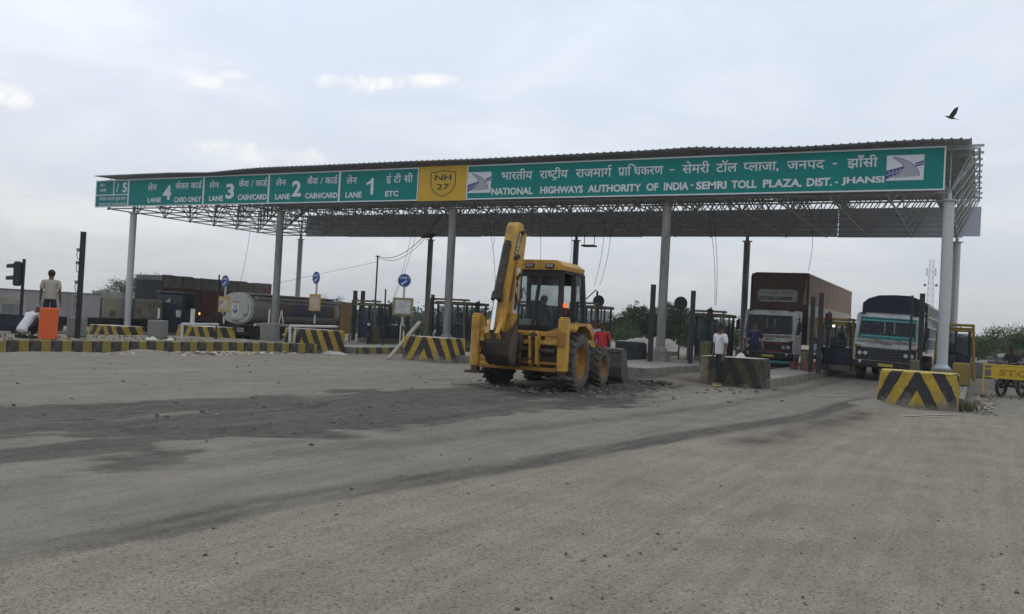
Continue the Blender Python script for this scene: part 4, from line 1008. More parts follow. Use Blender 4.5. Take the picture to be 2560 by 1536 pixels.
# ================================================================ CRASH BLOCKS
def chevron_mat(name, yel, blk, seed, wear, pale=None):
    m, t, b = new_mat(name); N, L = t.nodes, t.links
    co = N.new('ShaderNodeTexCoord'); sp = N.new('ShaderNodeSeparateXYZ'); L.new(co.outputs['Object'], sp.inputs[0])
    def mth(op, a, c=None, clamp=False):
        n = N.new('ShaderNodeMath'); n.operation = op; n.use_clamp = clamp
        for i, v in enumerate((a, c)):
            if v is None: continue
            if isinstance(v, (int, float)): n.inputs[i].default_value = v
            else: L.new(v, n.inputs[i])
        return n.outputs[0]
    nz = N.new('ShaderNodeTexNoise'); nz.inputs['Scale'].default_value = 3.0; nz.inputs['Detail'].default_value = 9; nz.inputs['Roughness'].default_value = .7; nz.noise_dimensions = '4D'; nz.inputs['W'].default_value = seed
    L.new(co.outputs['Object'], nz.inputs['Vector'])
    n5 = N.new('ShaderNodeTexNoise'); n5.inputs['Scale'].default_value = 14; n5.inputs['Detail'].default_value = 5; L.new(co.outputs['Object'], n5.inputs['Vector'])
    edge = mth('MULTIPLY', mth('SUBTRACT', n5.outputs[0], .5), .10)
    tt = mth('ADD', mth('ADD', mth('MULTIPLY', mth('ABSOLUTE', sp.outputs[0]), 2.05), sp.outputs[2]), edge)
    tt = mth('ADD', tt, mth('MULTIPLY', mth('ADD', sp.outputs[1], .62), 1.6))
    ph = mth('FRACT', mth('DIVIDE', mth('ADD', tt, .62), 1.07))
    yy = mth('GREATER_THAN', ph, .52)
    mx = N.new('ShaderNodeMix'); mx.data_type = 'RGBA'; mx.inputs[6].default_value = (*blk, 1); mx.inputs[7].default_value = (*yel, 1); L.new(yy, mx.inputs[0])
    # paint worn off towards the foot and in patches
    low = N.new('ShaderNodeMapRange'); low.inputs[1].default_value = .40; low.inputs[2].default_value = .0; low.inputs[3].default_value = 0; low.inputs[4].default_value = .32; L.new(sp.outputs[2], low.inputs[0])
    w = mth('ADD', nz.outputs[0], mth('MULTIPLY', low.outputs[0], wear))
    wr = N.new('ShaderNodeMapRange'); wr.inputs[1].default_value = .60; wr.inputs[2].default_value = .76; wr.inputs[3].default_value = 0; wr.inputs[4].default_value = .85; L.new(w, wr.inputs[0])
    m2 = N.new('ShaderNodeMix'); m2.data_type = 'RGBA'; m2.inputs[7].default_value = (.20, .18, .145, 1); L.new(wr.outputs[0], m2.inputs[0]); L.new(mx.outputs[2], m2.inputs[6])
    if pale is not None:      # faded patch on the left end, where the paint has gone to bare plaster
        pf = N.new('ShaderNodeMapRange'); pf.inputs[1].default_value = pale + .06; pf.inputs[2].default_value = pale - .06; L.new(mth('ADD', sp.outputs[0], mth('MULTIPLY', mth('SUBTRACT', nz.outputs[0], .5), .5)), pf.inputs[0])
        pm = N.new('ShaderNodeMix'); pm.data_type = 'RGBA'; pm.inputs[7].default_value = (.26, .20, .125, 1); L.new(mth('MULTIPLY', pf.outputs[0], .65), pm.inputs[0]); L.new(m2.outputs[2], pm.inputs[6]); m2 = pm
    g = N.new('ShaderNodeMapRange'); g.inputs[1].default_value = .3; g.inputs[2].default_value = .7; g.inputs[3].default_value = .75; g.inputs[4].default_value = 1.2; L.new(n5.outputs[0], g.inputs[0])
    sc = N.new('ShaderNodeVectorMath'); sc.operation = 'SCALE'; L.new(m2.outputs[2], sc.inputs[0]); L.new(g.outputs[0], sc.inputs['Scale'])
    L.new(sc.outputs[0], b.inputs['Base Color']); b.inputs['Roughness'].default_value = .75
    bp = N.new('ShaderNodeBump'); bp.inputs['Strength'].default_value = .3; bp.inputs['Distance'].default_value = .02; L.new(nz.outputs[0], bp.inputs['Height']); L.new(bp.outputs[0], b.inputs['Normal'])
    return m
def crash_block(x, y, w, d, h, z0, label, cm, cap_m, seed):
    t = thing('crash_block', label, 'barrier', (x, y, z0), group='striped concrete crash blocks at the island noses')
    vs, fs = [], []
    R_ = random.Random(seed)
    nx_, nz_ = 8, 6
    mb = MB(); taper = .035
    prof = []
    rc = .14
    ring = [(-w / 2, -d / 2 + rc), (-w / 2 + rc * .3, -d / 2 + rc * .3), (-w / 2 + rc, -d / 2), (w / 2 - rc, -d / 2), (w / 2 - rc * .3, -d / 2 + rc * .3), (w / 2, -d / 2 + rc), (w / 2, d / 2), (-w / 2, d / 2)]
    k = len(ring); levels = [(0, 1.02), (.2, 1.012), (h * .6, .995), (h - .06, .985), (h - .02, .975), (h, .95)]
    for z, s_ in levels:
        for (a, b) in ring:
            j = .02
            vs.append((a * s_ + R_.uniform(-j, j), b * s_ + R_.uniform(-j, j), z + (R_.uniform(-.01, .01) if z > 0 else 0)))
    for l in range(len(levels) - 1):
        for i in range(k): fs.append((l * k + i, l * k + (i + 1) % k, (l + 1) * k + (i + 1) % k, (l + 1) * k + i))
    mb._add(vs, fs); o = mb.build('body', cm, t)
    mb = MB(); mb.poly([vs[(len(levels) - 1) * k + i] for i in range(k)]); mb.build('cap', cap_m, t)
    return t
m_capy = mat('block_cap_yellow', (.48, .38, .12), .8, var=.2, dirt=(.33, .29, .17), dirt_amt=.6)
m_capg = mat('block_cap_grey', (.40, .38, .33), .85, var=.2, dirt=(.25, .22, .16), dirt_amt=.5)
cmA = chevron_mat('chevron_fresh', (.40, .265, .025), (.026, .024, .025), 1.0, .85)
cmB = chevron_mat('chevron_worn', (.34, .23, .03), (.028, .027, .028), 3.7, .75)
cmC = chevron_mat('chevron_grimy', (.060, .048, .022), (.022, .020, .018), 6.1, .35, -.62)
crash_block(-1.20, 23.45, 1.74, 1.2, .86, 0, 'large yellow and black chevron block in front of the right-most column', cmA, m_capy, 1)
crash_block(-6.25, 26.1, 1.80, 1.2, .84, 0, 'grimy chevron block beside the standing person in white shirt', cmC, m_capg, 2)
crash_block(-17.05, 26.6, 1.86, 1.25, .84, 0, 'bright chevron block left of the excavator with a plank leaning on it', cmA, m_capg, 3)
crash_block(-22.15, 26.2, 1.86, 1.35, .86, 0, 'chevron block at the end of the striped kerb behind white pipes', cmB, m_capg, 4)
crash_block(-26.95, 25.4, 1.86, 1.35, 1.1, -.38, 'faded chevron block below the left blue lane disc', cmB, m_capg, 5)
crash_block(-32.05, 25.3, 1.86, 1.35, 1.05, -.55, 'faded chevron block farthest left beside the black post', cmB, m_capg, 6)
m_cube = mat('raw_concrete', (.215, .21, .195), .9, var=.18, scale=2.5, dirt=(.14, .13, .11), dirt_amt=.5)
for (x, y, s_, h_, lab) in ((-25.6, 18.75, .46, .62, 'plain grey concrete cube behind the orange panel'), (-25.1, 21.5, .52, .62, 'plain grey concrete cube between two faded chevron blocks'), (-25.0, 26.9, .62, .76, 'plain grey concrete cube at the foot of the second column')):
    mb = MB(); mb.box(0, 0, h_ / 2, s_, s_, h_, .03); o = mb.build('concrete_cube', m_cube, loc=(x, y, .32 if y < 25 else .2)); tag(o, lab, 'concrete block', 'grey concrete cubes on the median'); o.rotation_euler = (0, 0, rad(25))

# ================================================================ TOLL BOOTHS
m_by = mat('booth_yellow', (.22, .15, .03), .6, var=.2, dirt=(.17, .14, .06), dirt_amt=.6)
m_by2 = mat('booth_yellow_bright', (.20, .138, .022), .55, var=.15, dirt=(.3, .2, .05), dirt_amt=.4)
m_bb = mat('booth_blue', (.016, .020, .040), .55, var=.2, dirt=(.04, .042, .048), dirt_amt=.4)
m_bpanel = mat('booth_grey_panel', (.16, .18, .19), .6, var=.15)
m_bglass = glass('booth_glass', (.10, .12, .13), .45)
m_olive = mat('pipe_olive', (.12, .105, .05), .6, var=.25, dirt=(.08, .07, .05), dirt_amt=.5)
m_blackp = mat('post_black', (.022, .022, .025), .6, var=.3, dirt=(.06, .06, .06), dirt_amt=.3)
def booth(x, y, label, z0=.25, w=1.25, d=1.9, h=2.0, bright=False, portal=True):
    t = thing('toll_booth', label, 'booth', (x, y, z0), group='toll booths on the islands')
    my = m_by2 if bright else m_olive
    mb = MB(); mb.b2(-w / 2, w / 2, -d / 2, d / 2, .0, .22); mb.build('plinth', mat('booth_plinth', (.14, .125, .09), .85, var=.3), t)
    mb = MB(); mb.b2(-w / 2 + .03, w / 2 - .03, -d / 2 + .03, d / 2 - .03, .22, .92); mb.build('lower_wall', m_bb, t)
    for sx in (-1, 1):
        for sy in (-1, 1):
            mb = MB(); mb.b2(sx * (w / 2 - .04) - .04, sx * (w / 2 - .04) + .04, sy * (d / 2 - .04) - .04, sy * (d / 2 - .04) + .04, .22, h); mb.build('corner_post', m_bb, t)
    for (a, b, nm) in (((-w / 2, -d / 2), (w / 2, -d / 2), 'front'), ((w / 2, -d / 2), (w / 2, d / 2), 'side'), ((-w / 2, d / 2), (w / 2, d / 2), 'back'), ((-w / 2, -d / 2), (-w / 2, d / 2), 'side')):
        a, b = Vector((*a, 0)), Vector((*b, 0))
        n_ = 2
        for k in range(n_):
            p, q = a.lerp(b, k / n_ + .04), a.lerp(b, (k + 1) / n_ - .04)
            mb = MB(); mb.poly([(p.x * .97, p.y * .97, .96), (q.x * .97, q.y * .97, .96), (q.x * .97, q.y * .97, h - .08), (p.x * .97, p.y * .97, h - .08)]); mb.build('window', m_bglass, t)
        mid = a.lerp(b, .5); mb = MB(); mb.b2(mid.x * .98 - .03, mid.x * .98 + .03, mid.y * .98 - .03, mid.y * .98 + .03, .22, h); mb.build('mullion', m_bb, t)
    mb = MB(); mb.b2(-w / 2 - .08, w / 2 + .08, -d / 2 - .08, d / 2 + .08, h, h + .14, .02); mb.build('roof', my if not bright else m_by, t)
    mb = MB(); mb.b2(-.3, .3, -.2, .3, .92, 1.35, .03); mb.box(.1, -.1, 1.45, .3, .04, .25); mb.build('desk', m_seat, t)
    if portal:
        mb = MB(); yy = -d / 2 - .45; r = .05 if not bright else .055
        for sx in (-1, 1):
            mb.tube((sx * (w / 2 + .18), yy, -.02), (sx * (w / 2 + .08), yy, h + .22), r, n=8)
            mb.tube((sx * (w / 2 + .08), yy, h + .22), (sx * (w / 2 + .08), -d / 2, h + .22), r, n=8)
        mb.tube((-w / 2 - .08, yy, h + .22), (w / 2 + .08, yy, h + .22), r, n=8); mb.tube((-w / 2 - .09, yy, h + .02), (w / 2 + .09, yy, h + .02), r * .9, n=8)
        mb.build('guard_frame', my, t)
    return t
booth(-27.2, 37.2, 'olive-framed toll booth behind the tanker, dark motorcycle parked beside it', z0=.1, h=1.85)
booth(-22.3, 37.2, 'olive-framed toll booth half hidden behind the third front column', h=1.95, w=1.7)
booth(-16.35, 39.6, 'toll booth with olive guard frame just right of the excavator cab', h=2.1, w=1.1)
booth(-10.4, 39.4, 'blue toll booth with yellow posts behind the person in white shirt', h=1.95)
booth(-5.05, 38.6, 'dark toll booth with bright yellow frame between the two trucks', h=1.82, bright=True)
booth(-.72, 38.4, 'blue toll booth with yellow post behind the right-most column', h=1.8, bright=True, w=1.0)
booth(-18.6, 38.4, 'toll booth with olive guard frame partly hidden by the raised digging arm', h=2.0)
# striped plinth blocks in front of booths
for (x, y, z, w, h, m, lab) in ((-.40, 31.6, .25, .5, .72, m_by, 'yellow painted concrete plinth right of the right-most column'), (-.95, 37, .25, .5, .9, m_blackp, 'black painted plinth behind the right-most column'), (-9.75, 35.6, .25, .35, .9, m_olive, 'yellow concrete plinth left of the blue booth'), (-26.3, 35.6, .1, .3, .8, m_olive, 'yellow striped plinth near the parked dark motorcycle'), (-1.85, 33.2, .25, .28, .7, m_olive, 'short yellow plinth beside the front wheel of the tarpaulin truck'), (-5.95, 36.2, .25, .25, .7, m_olive, 'small yellow plinth beside the red bucket')):
    mb = MB(); mb.box(0, 0, h / 2, w, .5, h, .04); mb.b2(-w / 2 + .02, w / 2 - .02, -.256, -.25, h * .45, h * .62); o = mb.build('plinth', m, loc=(x, y, z)); tag(o, lab, 'plinth')
# black sensor posts
def post(x, y, z0, h, s_, label, extra=False):
    t = thing('sensor_post', label, 'post', (x, y, z0), rad(50) if extra else 0, group='black square sensor posts')
    mb = MB(); mb.box(0, 0, h / 2, s_, s_, h, .01); mb.build('shaft', m_blackp, t)
    mb = MB(); mb.box(0, 0, h + .008, s_ * 1.08, s_ * 1.08, .016); mb.build('cap', m_blackp, t)
    if extra:
        for k, zz in enumerate((.55, .95, 1.55, 2.0, 2.25)):
            mb = MB(); mb.box(-s_ * .75, -.02, h - zz, .09, .09, .10, .01); mb.path([(-s_ * .8, 0, h - zz - .05), (-s_ * .95, 0, h - zz - .15), (-s_ * .8, 0, h - zz - .27), (-s_ * .5, 0, h - zz - .3)], .012); mb.build('sensor', mat('sensor_grey', (.2, .2, .19), .7), t)
    return t
post(-24.6, 18.05, .32, 3.28, .16, 'tall black post with sensors and loops of cable beside the orange panel', True)
post(-11.4, 33.6, .25, 3.02, .17, 'black square post just left of the fourth front column')
post(-9.95, 34.2, .25, 2.85, .16, 'black square post in front of the blue toll booth')
post(-4.95, 33.0, .25, 2.86, .16, 'black square post in front of the container truck side')
post(-5.35, 33.8, .25, 2.75, .14, 'thinner black post left of the yellow framed booth')
post(-1.75, 34.2, .25, 3.0, .17, 'black post hidden close against the right-most column')
post(-2.05, 33.8, .25, 2.9, .08, 'thin black post beside the rear of the tarpaulin truck')
post(-29.0, 37.4, .1, 2.6, .17, 'first of two short black posts above the tanker roof')
post(-28.5, 37.4, .1, 2.6, .17, 'second of two short black posts above the tanker roof')
post(-23.0, 35.6, .25, 2.35, .13, 'black post in front of the olive booth behind the third column')
post(-21.45, 31.3, .25, 2.0, .15, 'black post just left of the pole with the right-hand blue lane disc')
post(-22.0, 30.4, .25, 2.35, .055, 'thin black rod standing near the hanging blue cloth')
# dark painted discs (backs of lane signs) and traffic lights
def disc_back(x, y, z, label):
    t = thing('dark_disc_sign', label, 'sign', (x, y, z), group='dark backs of lane discs')
    mb = MB(); mb.lathe([(.005, -.02), (.30, -.02), (.30, 0.0), (.005, 0.0)], (0, 0, 0), 'y', 24); mb.build('disc', m_blackp, t)
    mb = MB(); mb.tube((0, .03, .25), (0, .03, .25 - z), .035, n=8); mb.build('pole', m_blackp, t)
disc_back(-16.55, 40.6, 2.75, 'dark back of a lane disc above the booth right of the excavator')
disc_back(-11.6, 38.0, 2.72, 'dark back of a lane disc peeping out behind the fourth front column')
def traffic_light(x, y, z0, h, label, rot=0.0, size=1.0, lit=None):
    t = thing('traffic_light', label, 'traffic light', (x, y, z0), rot, group='lane traffic lights')
    mb = MB(); mb.tube((0, 0, 0), (0, 0, h), .05 * size, n=8); mb.box(0, 0, .05, .25 * size, .25 * size, .1, .02); mb.build('pole', m_blackp, t)
    hd = MB(); hz = h - .48 * size; hd.box(0, -.16 * size, hz, .30 * size, .22 * size, .78 * size, .04); hd = hd.build('housing', m_blackp, t)
    for k, c in enumerate(((.25, .03, .02), (.05, .12, .05))):
        zz = hz + (.19 - .38 * k) * size
        mb = MB(); mb.lathe([(.005, -.002), (.115 * size, 0)], (0, -.275 * size, zz), 'y', 16); mb.build('lens', mat('tl_lens%d%s' % (k, 'l' if lit == k else ''), c, .3, emit=c if lit != k else (1, .12, .05), emit_s=.0 if lit != k else .8), hd)
        mb = MB()
        for i in range(9):
            a0 = math.pi * i / 9; a1 = math.pi * (i + 1) / 9; r = .135 * size; L_ = .20 * size
            mb.poly([(r * math.cos(a0), -.27 * size, zz + r * math.sin(a0)), (r * math.cos(a1), -.27 * size, zz + r * math.sin(a1)), (r * math.cos(a1) * .9, -.27 * size - L_, zz + r * math.sin(a1) * .9 - .02), (r * math.cos(a0) * .9, -.27 * size - L_, zz + r * math.sin(a0) * .9 - .02)])
        o = mb.build('hood', m_blackp, hd); o.modifiers.new('s', 'SOLIDIFY').thickness = .012
    return t
traffic_light(-24.75, 16.28, .32, 2.30, 'tilted black traffic light on a pole at the left edge', rad(-40), .92)
traffic_light(-5.25, 37.2, .25, 2.35, 'black traffic light hanging beside the yellow framed booth', 0, .8)
traffic_light(-10.25, 38.0, .25, 2.35, 'black traffic light in front of the blue toll booth', 0, .75)
traffic_light(-1.05, 37.4, .25, 2.25, 'black traffic light box behind the right-most column', 0, .9)
traffic_light(-21.2, 36.9, .25, 2.2, 'black traffic light right of the third front column', 0, .7)
traffic_light(-20.6, 37.6, .25, 2.35, 'black traffic light beside the raised digging arm', 0, .7)
# bright work lamp in the booth between the trucks
mb = MB(); mb.lathe([(.004, 0), (.04, .0), (.045, -.03), (.004, -.04)], (0, 0, 0), 'y', 12); o = mb.build('booth_lamp', mat('lamp_lit', (.9, .9, .85), .4, emit=(1, .98, .9), emit_s=3.0), loc=(-5.02, 36.9, 2.02)); tag(o, 'small lit white lamp below the traffic light between the trucks', 'lamp')

# ================================================================ BLUE LANE DISCS WITH NOTICE BOARDS
m_dblue = mat('disc_blue', (.012, .055, .26), .45, var=.1, bump=0)
m_pole_w = mat('pole_white_band', (.42, .42, .41), .7, var=.2)
def lane_disc(x, y, z0, lane, label, rot, board, drop=0.0):
    t = thing('lane_disc', label, 'sign', (x, y, z0), rot, group='blue round lane discs with notice boards')
    zc_ = 2.98 - z0 - drop; zb_ = -z0 - drop
    mb = MB(); mb.tube((0, .03, 0), (0, .03, zc_ - .2), .04, n=8); mb.build('pole', m_blackp, t)
    mb = MB(); mb.tube((0, .028, 2.25 + zb_), (0, .028, zc_), .044, n=8); mb.tube((0, .028, .9), (0, .028, 1.25), .044, n=8); mb.build('white_bands', m_pole_w, t)
    mb = MB(); mb.lathe([(.004, -.03), (.27, -.03), (.275, -.02), (.275, -.01), (.004, -.01)], (0, 0, zc_), 'y', 32); dk = mb.build('disc', m_dblue, t)
    mb = MB(); mb.lathe([(.255, -.032), (.27, -.032)], (0, 0, zc_), 'y', 32); mb.build('rim', mat('disc_rim', (.35, .38, .45), .5, bump=0), dk)
    co, fs = text_mesh(lane, .02); lettering('lettering', co, fs, (-.19, .19, zc_ + .06, zc_ + .155), lambda u_, w_: (u_, -.034, w_), m_swhite, dk)
    mb = MB(); a = Vector((.11, -.034, zc_ - .01)); b = Vector((-.07, -.034, zc_ - .14)); mb.bar(a, b, .05, .004, up=(0, 1, 0)); d_ = (b - a).normalized(); nrm = Vector((-d_.z, 0, d_.x)); tip = b + d_ * .06; mb.poly([b + nrm * .06, tip, b - nrm * .06]); mb.build('arrow', m_swhite, dk)
    frame, sheet = board
    mb = MB(); mb.b2(-.42, .42, -.03, .0, 1.55 + zb_, 2.27 + zb_); bd = mb.build('notice_board', frame, t)
    mb = MB(); mb.b2(-.32, .32, -.036, -.031, 1.63 + zb_, 2.17 + zb_); mb.build('notice_sheet', sheet, bd)
    mb = MB(); mb.bar((-.2, 0, 1.55 + zb_), (0, .02, 1.35 + zb_), .03, .03); mb.bar((.2, 0, 1.55 + zb_), (0, .02, 1.35 + zb_), .03, .03); mb.build('bracket', m_olive, t)
m_nb1 = mat('notice_yellow', (.40, .27, .06), .7, var=.2); m_ns1 = mat('sheet_torn', (.40, .38, .33), .8, var=.5, scale=9, dirt=(.14, .11, .06), dirt_amt=.8, dirt_scale=4)
m_ns2 = mat('sheet_faded_pink', (.45, .33, .28), .8, var=.4, scale=10, dirt=(.42, .30, .1), dirt_amt=.6, dirt_scale=5)
m_nb2 = mat('notice_olive', (.24, .19, .08), .7, var=.2); m_ns3 = mat('sheet_pale', (.46, .46, .45), .8, var=.35, scale=8, dirt=(.30, .30, .42), dirt_amt=.6, dirt_scale=3)
lane_disc(-30.75, 30, -.15, 'LANE 3', 'blue lane disc nearest the tanker end, faded yellow board below', rad(-8), (m_nb1, m_ns1), .28)
lane_disc(-25.4, 30, .1, 'LANE 2', 'bent blue lane disc in front of the tanker, pink faded board below', rad(-16), (m_nb1, m_ns2))
lane_disc(-20.8, 30, .25, 'LANE 1', 'right-most blue lane disc reading LANE 1 above a torn white notice', rad(22), (m_nb2, m_ns3))

# ================================================================ PIPES, POLES, CABLES
m_wpipe = mat('pipe_white', (.56, .56, .54), .5, var=.12, dirt=(.3, .28, .24), dirt_amt=.5)
t = thing('white_pipe_rail', 'white plastic pipe rail standing before the chevron block at the kerb end', 'railing', (-22.55, 25.38, .32))
mb = MB(); mb.tube((0, -.05, 0), (-.03, -.05, .60), .05, n=8); mb.build('upright', m_wpipe, t)
mb = MB(); mb.tube((.12, .05, 0), (.16, .05, .58), .04, n=8); mb.build('upright', m_wpipe, t)
mb = MB(); mb.tube((-.03, -.05, .62), (.55, 1.9, .66), .05, n=8); mb.build('rail', m_wpipe, t)
t = thing('white_pipe_rail', 'white plastic pipe rail standing before the faded block under the blue disc', 'railing', (-24.7, 22.2, .30))
mb = MB(); mb.tube((0, 0, 0), (0, 0, .52), .05, n=8); mb.build('upright', m_wpipe, t)
mb = MB(); mb.tube((0, -.02, .54), (-.1, 1.75, .56), .05, n=8); mb.build('rail', m_wpipe, t)
mb = MB(); mb.tube((-.13, 1.7, -.3), (-.13, 1.7, 2.4), .03, n=8); mb.tube((-.13, 1.7, 0), (-.13, 1.7, .3), .07, .04, n=8); mb.build('black_stand', m_blackp, t)
o = MB().tube((0, 0, 0), (0, 0, 1.55), .10, n=10).build('white_bollard', m_wpipe, loc=(-31.2, 28.6, -.2)); tag(o, 'short white pipe bollard left of the blue disc near the maroon truck', 'bollard')
o = MB().tube((0, 0, 0), (0, 0, .36), .035, n=8).build('white_peg', m_wpipe, loc=(-25.1, 21.5, 1.0)); tag(o, 'thin white peg on the grey concrete cube between the faded blocks', 'peg')
o = MB().tube((0, 0, 0), (.02, .0, .55), .035, n=8).build('white_peg', m_wpipe, loc=(-25.1, 26.9, .96)); tag(o, 'thin white peg on the grey cube by the second column', 'peg')
mb = MB(); mb.tube((0, 0, 0), (.1, .05, 0.8), .03, n=8); mb.tube((.1, .05, .8), (.22, .1, .05), .03, n=8); o = mb.build('white_hoop', m_wpipe, loc=(-31.6, 34.6, .7)); tag(o, 'bent white pipe hoop tied to the second front column', 'pipe')
m_plank = mat('plank_grey', (.27, .25, .21), .85, var=.25, stretch=(1, 1, .3))
mb = MB(); mb.bar((-17.95, 25.15, .02), (-18.15, 27.3, 1.35), .13, .06); o = mb.build('plank', m_plank); tag(o, 'grey wooden plank leaning on the bright chevron block', 'plank')
t = thing('utility_pole', 'thin black utility pole left of the right-hand blue disc carrying a slack cable', 'pole', (-34.2, 46.2, -.3))
mb = MB(); mb.tube((0, 0, 0), (0, 0, 5.6), .06, .05, n=8); mb.build('shaft', m_blackp, t)
mb = MB(); mb.box(0, -.02, 5.55, .3, .05, .06); mb.build('cross_arm', m_blackp, t)
o = MB().b2(-.27, .27, -.02, .02, 0, .82).build('hanging_cloth', mat('cloth_blue', (.05, .20, .38), .8, var=.2), loc=(-31.6, 41.5, .55)); o.rotation_euler = (0, rad(4), rad(30)); tag(o, 'light blue cloth hanging beside the thin utility pole', 'cloth')
m_wire = mat('cable_black', (.03, .03, .032), .6, var=.1, bump=0)
def cable(pts, r, label):
    mb = MB(); mb.path(pts, r, n=5); o = mb.build('hanging_cable', m_wire); return tag(o, label, 'cable', 'loose cables hanging from the canopy')
def sag(a, b, s_, n=14):
    a, b = Vector(a), Vector(b); return [tuple(a.lerp(b, k / n) - Vector((0, 0, s_ * 4 * (k / n) * (1 - k / n)))) for k in range(n + 1)]
cable(sag((-34.2, 46.2, 5.25), (-24.6, 38.5, 6.9), .85), .018, 'slack cable from the utility pole up to the canopy')
cable(sag((-34.2, 46.2, 5.2), (-24.3, 38.2, 6.9), 1.05), .014, 'second slacker cable from the utility pole to the canopy')
cable([(-34.2, 46.2, 4.9), (-44, 47, 3.2)], .010, 'thin stay wire running left from the utility pole')
drop = [((-38.4, 39.2, 6.9), (-38.2, 38.4, 2.9), 'left-most wire hanging above the maroon truck'), ((-31.9, 36.2, 6.9), (-31.9, 36.2, 3.2), 'wire hanging beside the second front column'),
        ((-32.2, 47, 6.9), (-33.4, 46.8, 2.2), 'wire hanging left of the slack cable'), ((-32.0, 47.2, 6.9), (-33.3, 46.8, 2.3), 'doubled wire hanging left of the slack cable'),
        ((-22.2, 39, 6.9), (-21.6, 39.2, 3.0), 'curved wire hanging just right of the third column'), ((-24.6, 44, 6.9), (-24.6, 44, 5.6), 'short frayed wire end right of the third column'),
        ((-19.8, 40, 6.9), (-19.6, 40, 4.0), 'wire hanging left of the raised digging arm'), ((-18.9, 42, 6.9), (-18.9, 42, 4.2), 'wire hanging above the excavator cab'), ((-17.0, 42, 6.9), (-17.4, 42, 3.6), 'wire pair member hanging above the cab roof'), ((-16.6, 42, 6.9), (-17.1, 42, 3.6), 'wire pair member nearest the rear column above the cab'),
        ((-10.75, 38.6, 6.9), (-10.25, 38.6, 2.7), 'left wire of the pair feeding the blue booth'), ((-10.55, 38.6, 6.9), (-10.2, 38.6, 2.7), 'right wire of the pair feeding the blue booth'), ((-6.6, 40, 6.9), (-6.6, 40, 4.4), 'straight wire hanging down to the container truck')]
for a, b, lab in drop:
    a, b = Vector(a), Vector(b); pts = [a.lerp(b, k / 8) + Vector((.12 * math.sin(k / 8 * 3.1), 0, 0)) for k in range(9)]
    cable(pts, .011, lab)
t = thing('floodlight', 'flat floodlight hanging on two rods below the canopy right of the raised arm', 'lamp', (-20.6, 48.6, 6.2))
mb = MB(); mb.b2(-.42, .42, -.3, .3, 0, .10, .04); mb.build('lamp_body', m_blackp, t)
for sx in (-1, 1): MB().tube((sx * .32, 0, .1), (sx * .32, 0, .75), .022, n=6).build('rod', m_olive, t)
t = thing('floodlight', 'tilted flat floodlight on the rear column beside the utility pole cable', 'lamp', (-32.2, 48.9, 6.75))
mb = MB(); mb.box(0, 0, .1, .9, .5, .08, .03, rot=Matrix.Rotation(rad(35), 3, 'X')); mb.build('lamp_body', m_olive, t)

# ================================================================ RIGHT-HAND ROADSIDE
m_stopy = mat('barricade_yellow', (.50, .33, .015), .55, var=.12, dirt=(.35, .25, .06), dirt_amt=.4)
t = thing('stop_barricade', 'yellow police barricade with faded STOP lettering at the right edge', 'barricade', (.22, 30.7, 0), rad(-6))
MB().b2(.20, 2.75, -.02, .02, .58, .96).build('panel', m_stopy, t)
mb = MB(); mb.tube((0, 0, 0), (0, 0, 1.0), .025, n=8); mb.build('upright', m_stopy, t)
mb = MB(); mb.tube((2.9, 0, 0), (2.9, 0, 1.0), .025, n=8); mb.build('upright', m_stopy, t)
mb = MB(); mb.tube((0, 0, .985), (2.9, 0, .985), .025, n=8); mb.build('rail', m_stopy, t)
for zz in (.62, .86): MB().tube((0, 0, zz), (.20, 0, zz), .018, n=6).build('stub_rail', m_stopy, t)
for xx in (0, 2.9): MB().tube((xx, -.35, .04), (xx, .35, .04), .045, n=8).build('foot', m_blackp, t)
co, fs = text_mesh('STOP', .03); lettering('lettering', co, fs, (.40, 1.45, .67, .86), lambda u_, w_: (u_, -.024, w_), mat('stop_faded_red', (.30, .14, .01), .6, bump=0), t)
t = thing('guardrail', 'galvanised double-rail guardrail behind the barricade', 'guardrail', (.45, 44, 0), rad(-38))
m_galv = mat('galvanised', (.46, .47, .48), .45, .3, var=.1)
for zz in (1.02, .82):
    mb = MB(); mb.prism([(-.04, zz - .09), (.03, zz - .05), (-.02, zz), (.03, zz + .05), (-.04, zz + .09), (-.06, zz + .08), (0, zz + .05), (-.05, zz), (0, zz - .05), (-.06, zz - .08)], 'x', 0, 7.0); mb.build('rail', m_galv, t)
for k in range(4): MB().b2(.3 + 2 * k, .42 + 2 * k, .03, .13, 0, 1.1).build('post', m_galv, t)
heap('gravel_heap', (1.2, 52, 0), 3.2, 2.0, 1.1, mat('gravel_grey', (.25, .235, .205), .95, var=.3, scale=12, bump=.5), 31, label='low grey gravel bank in front of the right-hand bushes', cat='gravel')
heap('gravel_heap', (-21.6, 66, 0), 1.9, 2.0, .95, MATS['gravel_grey'], 33, label='pale gravel heap behind the fourth column', cat='gravel')
heap('gravel_heap', (-24.5, 70, 0), 2.6, 2.0, .8, MATS['gravel_grey'], 37, label='gravel heap left of the black post by the fourth column', cat='gravel')
mb = MB(); mb.b2(-2.4, 2.4, -.25, .25, 0, .75, .05); o = mb.build('low_wall', m_cube, loc=(1.2, 48, 0)); o.rotation_euler = (0, 0, rad(-8)); tag(o, 'low pale concrete wall behind the yellow barricade', 'wall')
